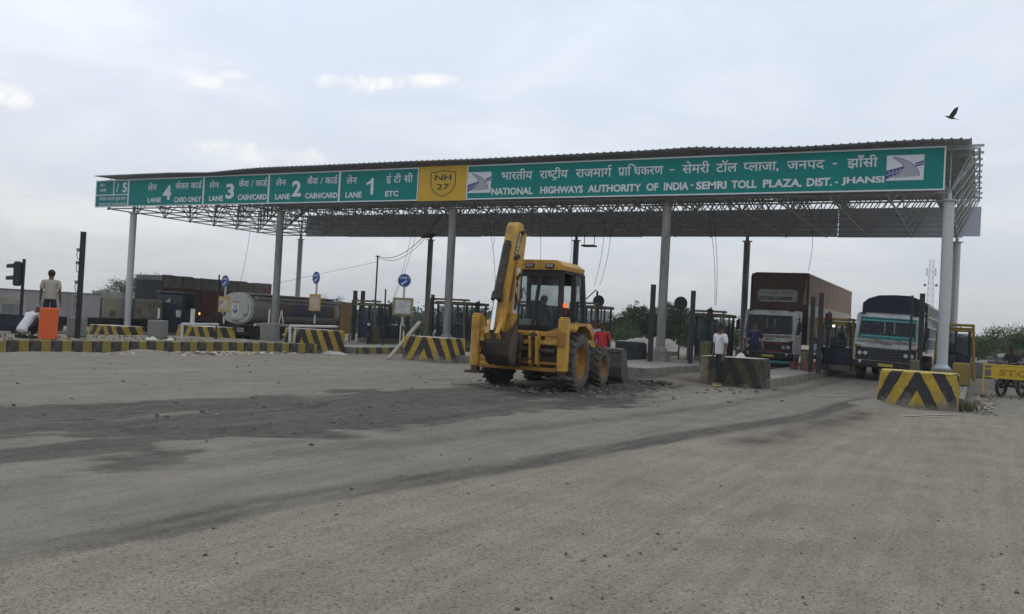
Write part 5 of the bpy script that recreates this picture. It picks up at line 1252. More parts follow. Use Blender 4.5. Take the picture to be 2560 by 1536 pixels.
# bits lying about
pts = [(random.gauss(-7.95, .28), random.gauss(23.9, .25), .04, random.uniform(.04, .12)) for i in range(46)]
o = stones('scrap_pile', pts, [mat('scrap_black', (.022, .021, .020), .8, var=.4), m_clod2]); tag(o, 'small dark pile of torn scrap on the earth right of the loader bucket', 'scrap', kind='stuff')
heap('cloth_bundle', (-6.0, 25.72, .83), .19, .16, .15, mat('cloth_white', (.52, .50, .47), .9, var=.2), 44, n=14, label='crumpled white cloth bundle lying on the grimy chevron block', cat='cloth', kind=None, rough=.6)
def bucket_(x, y, z, r, h, m, label):
    mb = MB(); mb.lathe([(.005, 0), (r * .78, 0), (r, h), (r * 1.06, h), (r * 1.06, h - .03), (r * .95, h - .03), (r * .75, .02), (.005, .02)], (0, 0, 0), 'z', 18); o = mb.build('bucket', m, loc=(x, y, z), smooth=True); return tag(o, label, 'bucket')
bucket_(-5.65, 35.2, .25, .28, .36, mat('bucket_pink', (.20, .07, .06), .6, var=.2), 'pinkish red plastic tub at the foot of the dark booth posts')
bucket_(-6.25, 35.6, .25, .16, .30, mat('bucket_red', (.15, .04, .03), .6), 'small red pot beside the yellow plinth near the container truck')
mb = MB(); mb.lathe([(.01, 0), (.55, .02), (.6, .2), (.5, .3), (.3, .33), (.01, .34)], (0, 0, 0), 'z', 18); o = mb.build('black_tank_cover', m_blackp, loc=(-16.0, 38.0, .25)); tag(o, 'low dark drum beside the booth right of the excavator', 'drum')
mb = MB(); mb.box(0, 0, .46, 1.2, .9, .92, .10); o = mb.build('generator_box', mat('dark_canvas', (.03, .032, .03), .9, var=.3), loc=(-13.3, 36.6, 0)); tag(o, 'dark covered cabinet behind the loader bucket', 'cabinet')
mb = MB(); mb.box(0, 0, .02, .75, .45, .03, .01); o = mb.build('white_board', m_swhite, loc=(-13.45, 36.5, .93)); tag(o, 'white board lying on the dark cabinet behind the loader bucket', 'board')
# orange panel on the median
m_org = mat('orange_panel', (.66, .115, .028), .6, var=.06, scale=2, dirt=(.55, .13, .05), dirt_amt=.3)
mb = MB(); mb.box(0, 0, .46, .50, .34, .93, .03); o = mb.build('orange_drum_box', m_org, loc=(-23.9, 16.58, .31)); o.rotation_euler = (0, 0, rad(55)); tag(o, 'bright orange upright box on the median in front of the standing person', 'box')
# pale sheet and foam tumbling off the kerb end
heap('plastic_sheet', (-21.1, 25.9, .0), .9, .35, .16, mat('sheet_plastic', (.42, .42, .40), .6, var=.2), 57, n=16, label='crumpled pale plastic sheet lying at the foot of the kerb-end block', cat='sheet', kind=None, rough=.8)
heap('cloth_rag', (-24.1, 20.4, .32), .28, .2, .12, MATS['cloth_white'], 58, n=12, label='white rag on the median in front of the farthest left block', cat='cloth', kind=None, rough=.8)
heap('cloth_rag', (-23.9, 21.0, .32), .2, .15, .10, MATS['cloth_white'], 59, n=12, label='smaller white rag on the median beside the first rag', cat='cloth', kind=None, rough=.8)
# weeds along block foot
def weeds(name, pts, h, label, seed):
    R_ = random.Random(seed); mb = MB()
    for (x, y, z) in pts:
        for k in range(5):
            a = R_.uniform(0, 6.28); l = h * R_.uniform(.5, 1.2); w = .012
            dx_, dy_ = math.cos(a) * l * .5, math.sin(a) * l * .5; nx_, ny_ = -math.sin(a) * w, math.cos(a) * w
            mb.poly([(x - nx_, y - ny_, z), (x + nx_, y + ny_, z), (x + dx_ * .6 + nx_, y + dy_ * .6 + ny_, z + l * .75), (x + dx_, y + dy_, z + l)])
    o = mb.build(name, mat('weed_green', (.10, .105, .045), .8, var=.4, scale=8)); return tag(o, label, 'weeds', kind='stuff')
weeds('weeds', [(random.gauss(-.2, .12), random.uniform(23.0, 24.6), 0) for i in range(60)], .18, 'sparse weeds at the right corner of the large chevron block', 3)
weeds('weeds', [(random.gauss(.6, .5), random.uniform(29.6, 31.4), 0) for i in range(50)], .05, 'thin grass along the foot of the yellow barricade', 4)
weeds('weeds', [(random.uniform(-26.5, -23.2), random.uniform(12, 22), .31) for i in range(150)], .08, 'dry grass tufts on top of the median', 5)
# ================================================================ LORRIES
m_cabw = mat('cab_offwhite', (.54, .535, .515), .5, var=.15, scale=2, dirt=(.16, .14, .115), dirt_amt=.8, dirt_scale=3.0, spec=.4)
m_cabg = mat('cab_grey_white', (.47, .48, .48), .5, var=.15, scale=2, dirt=(.13, .12, .105), dirt_amt=.8, dirt_scale=3.0, spec=.4)
m_wsc = glass('windscreen_dark', (.012, .013, .015), .90, .12); m_wsc.node_tree.nodes['Principled BSDF'].inputs['Specular IOR Level'].default_value = .22
m_blk = mat('trim_black', (.016, .016, .017), .6, var=.3, dirt=(.05, .045, .04), dirt_amt=.5)
m_teal = mat('trim_teal', (.04, .23, .22), .5, var=.1)
m_plate = mat('plate_yellow', (.45, .32, .06), .6)
m_lens = mat('head_lens', (.42, .42, .40), .2, var=.1, spec=.6)
m_redp = mat('paint_red', (.32, .03, .02), .6)
def lorry_cab(t, w, m_body, teal=False, top=2.62, name_band=None):
    hw = w / 2
    MB().b2(-hw + .12, hw - .12, .05, .10, 1.50, 1.66).build('dashboard', m_blk, t)
    for xx in (-.12, .22): MB().b2(xx, xx + .045, .02, .06, 1.66, 2.28).build('window_bar', mat('inner_bar', (.20, .19, .18), .7), t)
    MB().b2(-hw + .3, hw - .3, .44, .47, 2.50, 2.60).build('visor_board', mat('visor_lettering', (.22, .21, .19), .7, var=.5, scale=12), t)
    pr = [(.02, .72), (-.02, 1.15), (.0, 1.62), (.20, 2.40), (.36, top - .04), (.6, top), (1.62, top), (1.72, top - .06), (1.72, .72)]
    mb = MB(); mb.prism(pr, 'x', -hw + .05, hw - .05)
    for s_ in (-1, 1): mb.prism([(a + .03, b * .995) for a, b in pr], 'x', s_ * (hw - .05), s_ * hw)
    cab = mb.build('cab', m_body, t)
    def scr(x, v): # point on the raked windscreen plane
        return (x, -.02 + .20 * v + (.012 * 0) - .012, 1.64 + .74 * v)
    MB().poly([scr(-hw + .16, .02), scr(hw - .16, .02), scr(hw - .20, .98), scr(-hw + .20, .98)]).build('windscreen', m_wsc, cab)
    mb = MB(); e = [scr(-hw + .13, -.02), scr(hw - .13, -.02), scr(hw - .17, 1.02), scr(-hw + .17, 1.02)]
    for a, b in zip(e, e[1:] + e[:1]): mb.bar(a, b, .03, .045, up=(0, 1, .3))
    mb.build('windscreen_seal', m_teal if teal else m_blk, cab)
    if teal:
        MB().poly([tuple(Vector(scr(-hw + .2, .84)) + Vector((0, -.012, 0))), tuple(Vector(scr(hw - .2, .84)) + Vector((0, -.012, 0))), tuple(Vector(scr(hw - .22, .95)) + Vector((0, -.012, 0))), tuple(Vector(scr(-hw + .22, .95)) + Vector((0, -.012, 0)))]).build('sun_strip', m_teal, cab)
        MB().poly([tuple(Vector(scr(-hw + .2, .03)) + Vector((0, -.012, 0))), tuple(Vector(scr(hw - .2, .03)) + Vector((0, -.012, 0))), tuple(Vector(scr(hw - .2, .13)) + Vector((0, -.012, 0))), tuple(Vector(scr(-hw + .2, .13)) + Vector((0, -.012, 0)))]).build('dash_strip', m_teal, cab)
    for sx in (-.45, .35):
        MB().bar(tuple(Vector(scr(sx, -.06)) + Vector((0, -.03, 0))), tuple(Vector(scr(sx + .38, .22 if not teal else -.22)) + Vector((0, -.03, 0))), .02, .02).build('wiper', m_blk, cab)
    for s_ in (-1, 1):
        MB().poly([(s_ * (hw + .004), .30, 1.62), (s_ * (hw + .004), 1.15, 1.62), (s_ * (hw + .004), 1.10, 2.38), (s_ * (hw + .004), .42, 2.38)]).build('side_window', m_wsc, cab)
        dr = MB(); dr.b2(s_ * (hw + .002) - .006, s_ * (hw + .002) + .006, .22, 1.24, .85, 1.58); dr = dr.build('door', m_body, cab)
        MB().box(s_ * (hw + .02), 1.1, 1.5, .03, .14, .03).build('handle', m_blk, dr)
        mb = MB(); mb.path([(s_ * hw, .1, 2.25), (s_ * (hw + .22), -.12, 2.3), (s_ * (hw + .22), -.12, 1.6), (s_ * hw, .05, 1.6)], .014); mb.box(s_ * (hw + .22), -.14, 1.93, .17, .05, .42, .02); mb.build('mirror', m_blk, t)
        hl = MB(); hl.box(s_ * (hw - .34), -.05, 1.02, .40, .04, .20, .03); hl = hl.build('headlight', m_blk, t)
        for k in (-1, 1): MB().lathe([(.004, -.03), (.075, -.02), (.08, 0)], (s_ * (hw - .34) + k * .10, -.06, 1.02), 'y', 14).build('lens', m_lens, hl)
        MB().box(s_ * (hw - .10), -.04, 1.30, .14, .05, .09, .015).build('indicator', mat('amber', (.35, .14, .02), .4), t)
        MB().lathe([(.004, -.05), (.08, -.03), (.09, 0)], (s_ * (hw - .28), -.16, .68), 'y', 14).build('fog_lamp', m_lens, t)
        MB().box(s_ * (hw - .22), .30, top - .02, .2, .06, .05, .01).build('roof_lamp', m_blk, cab)
    MB().b2(-hw + .1, hw - .1, -.045, -.028, 1.46, 1.53).build('painted_band', mat('band_lettering', (.24, .20, .17), .7, var=.6, scale=16), cab)
    for s_ in (-1, 1): MB().b2(s_ * (hw - .16) - .1, s_ * (hw - .16) + .1, -.05, -.03, 1.2, 1.28).build('side_marker', m_blk, cab)
    gr = MB(); gr.box(0, -.035, 1.02, w - .16, .03, .46, .01); gr = gr.build('grille', m_blk, t)
    for k in range(4): MB().box(0, -.058, .86 + .11 * k, w - 1.1, .014, .03).build('grille_slat', mat('slat_grey', (.06, .06, .06), .6), gr)
    mb = MB(); mb.box(0, -.10, .62, w + .02, .20, .26, .04); bu = mb.build('bumper', m_blk, t)
    MB().box(.05, -.215, .62, .52, .012, .11).build('number_plate', m_plate, bu)
    mb = MB(); mb.b2(-.5, .5, .1, 9, .55, .85); mb.b2(-hw + .05, hw - .05, .3, 1.7, .5, .72); mb.build('chassis', m_blk, t)
    for s_ in (-1, 1): wheel(t, (s_ * (hw - .2), .95, .5), .5, .3, m_rub, m_blk, 0, s_)
    return cab
lr = thing('container_lorry', 'off-white lorry with tall brown box body facing the camera between the booths', 'lorry', (-8.20, 40.2, 0))
c1 = lorry_cab(lr, 2.24, m_cabw, top=2.66)
m_box = mat('box_maroon', (.082, .044, .034), .7, var=.25, scale=1.5, dirt=(.05, .03, .025), dirt_amt=.5)
m_boxs = mat('box_tan', (.31, .215, .155), .75, var=.18, scale=1.2, stretch=(1, 1, .3), dirt=(.15, .095, .065), dirt_amt=.85, dirt_scale=2.6)
m_boxw = mat('box_white_band', (.40, .38, .33), .7, var=.2, dirt=(.25, .2, .15), dirt_amt=.6)
mb = MB(); mb.b2(-1.30, 1.30, 2.0, 17.6, 1.15, 4.40); bx_ = mb.build('box_body', m_boxs, lr)
MB().b2(-1.29, 1.29, 1.965, 1.995, 1.2, 4.38).build('front_wall', m_box, bx_)
mb = MB(); mb.prism([(-1.31, 4.40), (1.31, 4.40), (1.31, 4.15), (1.20, 4.45), (-1.20, 4.45), (-1.31, 4.15)], 'y', 1.94, 2.06) if False else mb.bar((-1.28, 1.95, 1.2), (-1.28, 1.95, 4.3), .06, .06)
mb.bar((1.28, 1.95, 1.2), (1.28, 1.95, 4.3), .06, .06); mb.bar((-1.1, 1.95, 4.42), (1.30, 1.95, 4.42), .06, .06); mb.bar((-1.28, 1.95, 4.25), (-1.1, 1.95, 4.42), .06, .06); mb.build('front_frame', mat('frame_brown', (.06, .03, .025), .7), bx_)
mb = MB(); mb.poly([(1.05, 1.955, 3.0), (1.25, 1.955, 3.0), (1.25, 1.955, 4.38), (1.22, 1.955, 4.38)]); mb.build('corner_panel', m_boxs, bx_)
for z0, z1 in ((2.45, 2.95),): MB().b2(1.302, 1.318, 2.0, 17.6, z0, z1).build('side_band', m_boxw, bx_)
MB().b2(1.302, 1.33, 2.0, 17.6, 2.95, 3.02).build('side_rail', m_boxw, bx_); MB().b2(1.302, 1.33, 2.0, 17.6, 4.36, 4.42).build('side_rail', m_boxw, bx_)
for k in range(26):
    MB().b2(1.302, 1.312, 2.05 + k * .6, 2.09 + k * .6, 1.2 if k % 4 == 0 else 3.02, 4.36).build('side_rib', m_boxs, bx_)
MB().b2(1.30, 1.31, 2.0, 17.6, 1.15, 1.9).build('side_lower', mat('box_lower_tan', (.27, .22, .17), .75, var=.2), bx_)
mb = MB(); r0, r1, q0, q1 = -.98, .82, 3.10, 3.66
pp = [(r0 + .1, q0), (r1 - .1, q0), (r1, q0 + .1), (r1, q1 - .1), (r1 - .1, q1), (r0 + .1, q1), (r0, q1 - .1), (r0, q0 + .1)]
mb.poly([(a, 1.955, b) for a, b in pp]); sg = mb.build('permit_panel', mat('permit_grey', (.30, .29, .27), .7, var=.15), bx_)
co, fs = text_mesh('NATIONAL PERMIT', .03); lettering('lettering', co, fs, (-.92, .74, 3.44, 3.58), lambda a, b: (a, 1.948, b), mat('letters_faded', (.16, .16, .155), .7, bump=0), sg)
co, fs = text_mesh('GOODS CARRIER', .06); lettering('lettering', co, fs, (-.94, .62, 3.16, 3.34), lambda a, b: (a, 1.948, b), mat('letters_dark', (.05, .045, .04), .7, bump=0), sg)
mb = MB(); e = [(-.25, -.075, 1.0), (-.05, -.075, 1.18), (.55, -.075, 1.18), (.78, -.075, 1.0), (.55, -.075, .82), (-.05, -.075, .82)]
for a, b in zip(e, e[1:] + e[:1]): mb.bar(a, b, .02, .03)
mb.build('red_emblem', m_redp, lr)
co, fs = text_mesh('TATA', .05); lettering('badge', co, fs, (-.2, .3, 1.32, 1.40), lambda a, b: (a, -.03, b), m_blk, c1)
MB().b2(-1.0, 1.0, -.012, -.0, 1.43, 1.46).build('belt_lettering', mat('belt_grey', (.2, .19, .18), .6), c1)
MB().b2(-.95, .95, .46 - .5, .5 - .5, 2.52, 2.58).build('visor_lettering', mat('visor_grey', (.28, .27, .25), .6), c1) if False else None
MB().b2(-1.0, 1.0, -.24, -.18, .30, .42, .01).build('bumper_bar', m_teal, lr)
MB().b2(-1.1, 1.1, -.02, .6, .12, .5).build('underguard', m_blk, lr)
for s_ in (-1, 1):
    for yy in (10.6, 12.0): wheel(lr, (s_ * 1.0, yy, .5), .5, .5, m_rub, m_blk, 0, s_)
l2 = thing('tarpaulin_lorry', 'grey-white lorry with teal-edged windscreen and dark tarpaulin load', 'lorry', (-3.08, 36.4, .0), rad(-1.5))
l2.rotation_euler = (0, rad(1.6), rad(-1.5))
c2 = lorry_cab(l2, 2.30, m_cabg, teal=True, top=2.58)
m_tarp = mat('tarp_navy', (.020, .024, .036), .8, var=.25, scale=1.5, dirt=(.045, .045, .05), dirt_amt=.5)
mb = MB(); pr = [(-1.2, 1.2), (-1.2, 3.02), (-1.0, 3.20), (-.6, 3.34), (0, 3.38), (.55, 3.36), (.95, 3.24), (1.12, 3.05), (1.2, 3.0), (1.2, 1.2)]
mb.prism([(a, b + random.uniform(-.02, .02)) for a, b in pr], 'y', 1.95, 8.6); mb.prism([(-1.18, 2.5), (-1.16, 2.98), (1.16, 2.98), (1.18, 2.5)], 'y', 1.85, 1.96); ld = mb.build('tarpaulin_load', m_tarp, l2)
for k in range(6): MB().bar((-1.15, 1.83, 2.95 - .0), (1.15, 1.83, 2.62), .0, .0) if False else None
m_rail = mat('body_rail_white', (.42, .43, .42), .6, var=.15, dirt=(.25, .24, .2), dirt_amt=.5)
side = MB(); side.b2(1.205, 1.23, 1.9, 8.6, 1.15, 1.3); sb_ = side.build('side_body', m_rail, l2)
for zz in (1.7, 2.15, 2.55, 2.98): MB().b2(1.205, 1.245, 1.9, 8.6, zz, zz + .08).build('side_rail', m_rail, sb_)
for k in range(15): MB().b2(1.205, 1.24, 1.9 + k * .46, 1.96 + k * .46, 1.3, 3.0).build('side_stake', m_rail, sb_)
for k in range(5): MB().prism([(1.9 + k * .46, 2.2), (1.9 + (k + 1) * .46, 2.2), (1.9 + (k + .5) * .46, 2.5)], 'x', 1.21, 1.235).build('lattice', m_rail, sb_)
mb = MB(); mb.bar((.9, 1.84, 2.3), (1.15, 1.84, 2.75), .04, .04); mb.build('rope', m_rail, ld)
co, fs = text_mesh('TATA', .05); lettering('badge', co, fs, (-.22, .25, 1.37, 1.44), lambda a, b: (a, -.035, b), mat('badge_dull_red', (.22, .09, .07), .6), c2)
MB().b2(-1.0, 1.0, -.03, -.015, 1.30, 1.335).build('chrome_strip', m_lens, c2)
for s_ in (-1, 1): wheel(l2, (s_ * .95, 6.4, .5), .5, .5, m_rub, m_blk, 0, s_)

# ---------------------------------------------------------------- tanker seen from behind
tk = thing('tanker_lorry', 'pale grey fuel tanker seen from behind with round white end and emblem', 'lorry', (-38.7, 38.8, -.5))
m_tank = mat('tank_grey', (.29, .285, .26), .55, var=.15, scale=1.2, stretch=(1, .3, 1), dirt=(.15, .14, .12), dirt_amt=.6)
m_tankw = mat('tank_white', (.52, .51, .47), .5, var=.08, dirt=(.30, .28, .24), dirt_amt=.5)
def ell(rx, rz, zc_, n=28): return [(rx * math.copysign(abs(math.cos(a)) ** .8, math.cos(a)), zc_ + rz * math.copysign(abs(math.sin(a)) ** .8, math.sin(a))) for a in [2 * math.pi * k / n for k in range(n)]]
ZT_ = 1.98
mb = MB(); mb.prism(ell(1.27, .93, ZT_), 'y', .06, 7.9); tank = mb.build('tank', m_tank, tk, smooth=True)
mb = MB(); mb.prism(ell(1.265, .925, ZT_), 'y', .03, .058); e0 = ell(1.18, .86, ZT_); mb.prism(e0, 'y', -.06, .03); mb.prism(ell(.95, .68, ZT_), 'y', -.12, -.06); mb.build('end_cap', m_tankw, tk, smooth=True)
mb = MB(); mb.b2(1.0, 1.28, .3, 7.8, 2.55, 2.72); mb.b2(.7, 1.1, 0.1, 7.8, 2.80, 2.86); mb.build('walkway', m_tank, tk)
mb = MB(); mb.tube((1.24, .2, 1.05), (1.24, 7.8, 1.05), .10, n=10); mb.build('side_pipe', m_tankw, tk)
for (y0, y1, m_) in ((2.2, 3.2, mat('band_rust', (.14, .085, .075), .6)), (3.2, 6.6, mat('band_blue', (.055, .06, .10), .6)), (6.6, 7.4, mat('band_brown', (.14, .07, .05), .7))):
    mb = MB()
    for k in range(5):
        a0 = -.32 + k * .13; a1 = a0 + .13
        P_ = lambda a, yy: (1.285 * abs(math.cos(a)) ** .8, yy, ZT_ + .94 * math.copysign(abs(math.sin(a)) ** .8, math.sin(a)))
        mb.poly([P_(a0, y0), P_(a0, y1), P_(a1, y1), P_(a1, y0)])
    mb.build('colour_band', m_, tank)
# emblem on the rear: white panel with dark wing mark
MB().b2(-.30, .27, -.135, -.122, 1.42, 2.28).build('emblem_panel', mat('emblem_white', (.58, .58, .56), .5), tk)
mb = MB()
for s_ in (-1, 1):
    mb.poly([(-.015, -.142, 1.62), (-.015 + s_ * .18, -.142, 1.82), (-.015 + s_ * .18, -.142, 1.93), (-.015 + s_ * .06, -.142, 1.86), (-.015, -.142, 1.76)][::s_])
mb.build('emblem_wings', mat('emblem_navy', (.03, .035, .07), .5), tk)
mb = MB(); mb.lathe([(.04, -.142), (.09, -.142)], (-.015, 0, 2.06), 'y', 18); mb.build('emblem_ring', mat('emblem_red', (.45, .10, .08), .5), tk)
MB().b2(-.25, .24, -.14, -.125, 2.30, 2.36).build('red_lettering', mat('tank_red_text', (.34, .12, .09), .6), tk); MB().b2(-.2, .3, -.14, -.125, 1.2, 1.28).build('red_lettering', MATS['tank_red_text'], tk)
MB().b2(.62, .82, -.14, -.10, 1.52, 1.68).build('hazard_plate', mat('hazard_olive', (.2, .2, .1), .6), tk)
mb = MB(); mb.b2(-1.15, 1.15, -.25, -.1, .42, .62, .02); mb.build('rear_bumper', m_blk, tk)
MB().b2(.35, .85, -.27, -.252, .62, .82).build('tail_board', m_tankw, tk)
for xx in (.42, .55, .70): MB().b2(xx, xx + .09, -.285, -.272, .67, .78).build('tail_lamp', m_redp if xx > .6 else m_blk, tk)
mb = MB(); mb.b2(-.6, .6, 0, 10, .6, .95); mb.b2(-1.1, 1.1, .3, 3.0, .55, 1.0); mb.build('chassis', m_blk, tk)
for s_ in (-1, 1):
    for yy in (.9, 2.2): wheel(tk, (s_ * .95, yy, .5), .5, .5, m_rub, m_blk, 0, s_)
mb = MB(); mb.prism([(8.1, .7), (8.1, 2.5), (8.4, 2.75), (9.6, 2.7), (9.9, 1.6), (9.9, .7)], 'x', -1.15, 1.15); mb.build('cab', mat('cab_tan_orange', (.25, .14, .05), .6), tk)

# ---------------------------------------------------------------- maroon lorry farther left
ml = thing('maroon_lorry', 'long maroon open-bodied lorry with weathered grey top boards behind the tanker', 'lorry', (-47.3, 39.6, -.55))
m_mar = mat('body_maroon', (.10, .028, .024), .75, var=.25, scale=1.5, dirt=(.05, .03, .028), dirt_amt=.6)
m_gtop = mat('weathered_boards', (.165, .155, .135), .85, var=.3, scale=2, stretch=(1, 1, .4), dirt=(.07, .07, .07), dirt_amt=.7)
MB().b2(-1.2, 1.2, .1, 9.8, 1.0, 3.1).build('body', m_mar, ml)
for k in range(12): MB().b2(1.205, 1.23 + .01 * (k % 2), .03 + k * .82, .855 + k * .82, 3.1, 3.88 + random.uniform(-.04, .04)).build('top_board', m_gtop, ml)
MB().b2(-1.2, 1.2, 0, .06, 3.55, 3.86).build('top_board', m_gtop, ml); MB().b2(-1.2, 1.18, .1, 9.8, 3.1, 3.7).build('load', m_gtop, ml)
for k in range(7): MB().b2(1.202, 1.24, .0 + k * 1.6, .08 + k * 1.6, 1.0, 3.9).build('stake', m_mar, ml)
MB().b2(-1.18, 1.18, .02, .08, 1.0, 3.52).build('tailgate', mat('tarp_slate', (.03, .036, .042), .85, var=.35), ml)
mb = MB(); mb.b2(-.9, .9, .1, 9.8, .5, .98); mb.build('chassis', m_blk, ml)
for s_ in (-1, 1):
    for yy in (1.2, 2.5, 8.6): wheel(ml, (s_ * .95, yy, .5), .5, .45, m_rub, m_blk, 0, s_)
MB().b2(1.23, 1.28, 9.2, 9.5, 3.25, 3.6).build('red_flag', m_redp, ml)
# ---------------------------------------------------------------- dark blue lorry front with white bucket
dl = thing('blue_lorry', 'dark blue lorry with white bucket hanging on its side, left of the maroon lorry', 'lorry', (-43.6, 38.0, -.55))
m_dbl = mat('paint_dark_navy', (.018, .021, .035), .6, var=.3, dirt=(.05, .05, .055), dirt_amt=.5)
mb = MB(); mb.prism([(0, .6), (0, 2.1), (.1, 2.6), (.2, 2.75), (1.0, 2.75), (1.05, .6)], 'x', -1.15, 1.15); cb = mb.build('cab', m_dbl, dl)
MB().poly([(1.158, .25, 1.75), (1.158, .85, 1.75), (1.158, .85, 2.4), (1.158, .3, 2.4)]).build('side_window', m_wsc, cb)
MB().prism([(-.25, 2.15), (.2, 2.15), (.2, 2.45)], 'y', -.02, -.005).build('painted_triangle', m_boxw, cb)
MB().b2(-1.1, 1.3, .0, 1.0, 2.76, 2.82).build('visor_board', m_gtop, cb)
mb = MB(); mb.b2(-.9, 1.1, 0, 1.0, .45, .62); mb.build('chassis', m_blk, dl)
for yy in (.55,): wheel(dl, (.95, yy, .5), .5, .3, m_rub, m_blk, 0, 1)
bucket_(-42.2, 37.6, .75, .17, .40, m_wpipe, 'white plastic bucket hanging on the dark blue lorry')
MB().lathe([(.004, -.02), (.05, -.02), (.06, 0)], (0, 0, 0), 'y', 12).build('marker_lamp', mat('amber_lit', (.5, .25, .05), .4, emit=(1, .55, .12), emit_s=1.2), loc=(-30.95, 28.75, 1.15)); tag(bpy.data.objects['marker_lamp'], 'small glowing amber lamp beside the short white bollard', 'lamp')
# ---------------------------------------------------------------- white trailer and beige tank behind the median
wt = thing('white_trailer', 'long stained white box trailer behind the person in cream shirt', 'trailer', (-45.2, 22.0, -.5))
m_wt = mat('trailer_pale', (.41, .39, .39), .65, var=.12, scale=1, stretch=(1, 1, .2), dirt=(.22, .19, .19), dirt_amt=.6, dirt_scale=1.5)
MB().b2(-1.2, 1.2, 0, 11.6, 1.02, 2.33).build('body', m_wt, wt)
for k in range(24): MB().b2(1.2, 1.222, .05 + k * .48, .15 + k * .48, 1.05, 2.30).build('rib', m_wt, wt)
MB().b2(-1.22, 1.24, 0, 11.6, 2.30, 2.37).build('top_rail', mat('trailer_rail', (.2, .2, .2), .7), wt)
mb = MB(); mb.b2(-1.1, 1.22, 0, 16, .78, 1.0); mb.b2(-.7, .9, 0, 16, .5, .8); mb.build('chassis', m_blk, wt)
for yy in (3, 4.3, 9): wheel(wt, (.95, yy, .48), .48, .45, m_rub, m_blk, 0, 1)
MB().b2(1.22, 1.5, 8.0, 8.5, 1.0, 1.75).build('tool_box', m_wt, wt)
bt = thing('weathered_tank', 'peeling beige steel tank on the flatbed beside the left-most column', 'tank', (-45.0, 33.8, .5))
m_bt = mat('tank_peeling', (.28, .265, .21), .8, var=.3, scale=2.2, dirt=(.10, .095, .075), dirt_amt=.85, dirt_scale=2.6)
MB().b2(-1.0, 1.0, 0, 1.95, 0, 1.22, .06).build('shell', mat('tank_beige', (.29, .275, .21), .8, var=.15, dirt=(.2, .18, .12), dirt_amt=.5), bt); MB().b2(-1.0, 1.0, 2.15, 4.2, 0, 1.20, .06).build('shell', m_bt, bt)
MB().b2(.98, 1.03, 1.98, 2.12, 0, 1.2).build('strap', m_gtop, bt); MB().b2(1.0, 1.012, .45, .85, .12, .45).build('hatch', mat('hatch_brown', (.14, .12, .09), .8), bt); MB().b2(1.0, 1.015, 2.3, 2.6, .35, .65).build('hatch', mat('hatch_ochre', (.22, .15, .06), .8), bt)
rl = thing('painted_board', 'white lettered guard board above the beige tank left of the column', 'board', (-44.2, 33.2, 1.70))
MB().b2(-.03, .03, 0, 2.5, 0, .32).build('panel', m_wt, rl)
for yy in (2.55, 2.75): MB().b2(-.03, .03, yy, yy + .05, -.1, .38).build('upright', m_wpipe, rl)
# ---------------------------------------------------------------- jeep at the left edge
jp = thing('jeep', 'dark blue jeep with beige canvas roof cut by the left edge', 'jeep', (-38.6, 21.4, -.5))
m_cnv = mat('canvas_beige', (.27, .255, .21), .85, var=.15)
mb = MB(); mb.prism([(0, .45), (0, 1.15), (.2, 1.2), (3.4, 1.2), (4.35, 1.05), (4.4, .45)], 'x', -.85, .85); bd = mb.build('body', m_dbl, jp)
mb = MB(); mb.prism([(-.1, 1.78), (.2, 1.92), (2.6, 1.94), (3.5, 1.80), (3.55, 1.66), (-.1, 1.64)], 'x', -.88, .88); mb.build('canvas_roof', m_cnv, jp)
for yy in (.0, 1.15, 2.35, 3.35): MB().b2(.80, .86, yy, yy + .16, 1.2, 1.66).build('pillar', m_cnv, jp)
for a, b in ((.2, 1.1), (1.35, 2.3), (2.55, 3.3)): MB().poly([(.84, a, 1.22), (.84, b, 1.22), (.84, b, 1.64), (.84, a, 1.64)]).build('window', m_bglass, jp)
for yy in (.75, 3.5):
    wheel(jp, (.78, yy, .38), .38, .24, m_rub, m_blk, 0, 1)
    mb = MB(); mb.prism([(yy - .62, .5), (yy - .5, .78), (yy - .25, .92), (yy + .25, .92), (yy + .5, .78), (yy + .62, .5), (yy + .5, .5), (yy + .4, .7), (yy, .82), (yy - .4, .7), (yy - .5, .5)], 'x', .70, .95); mb.build('mudguard', m_dbl, jp)

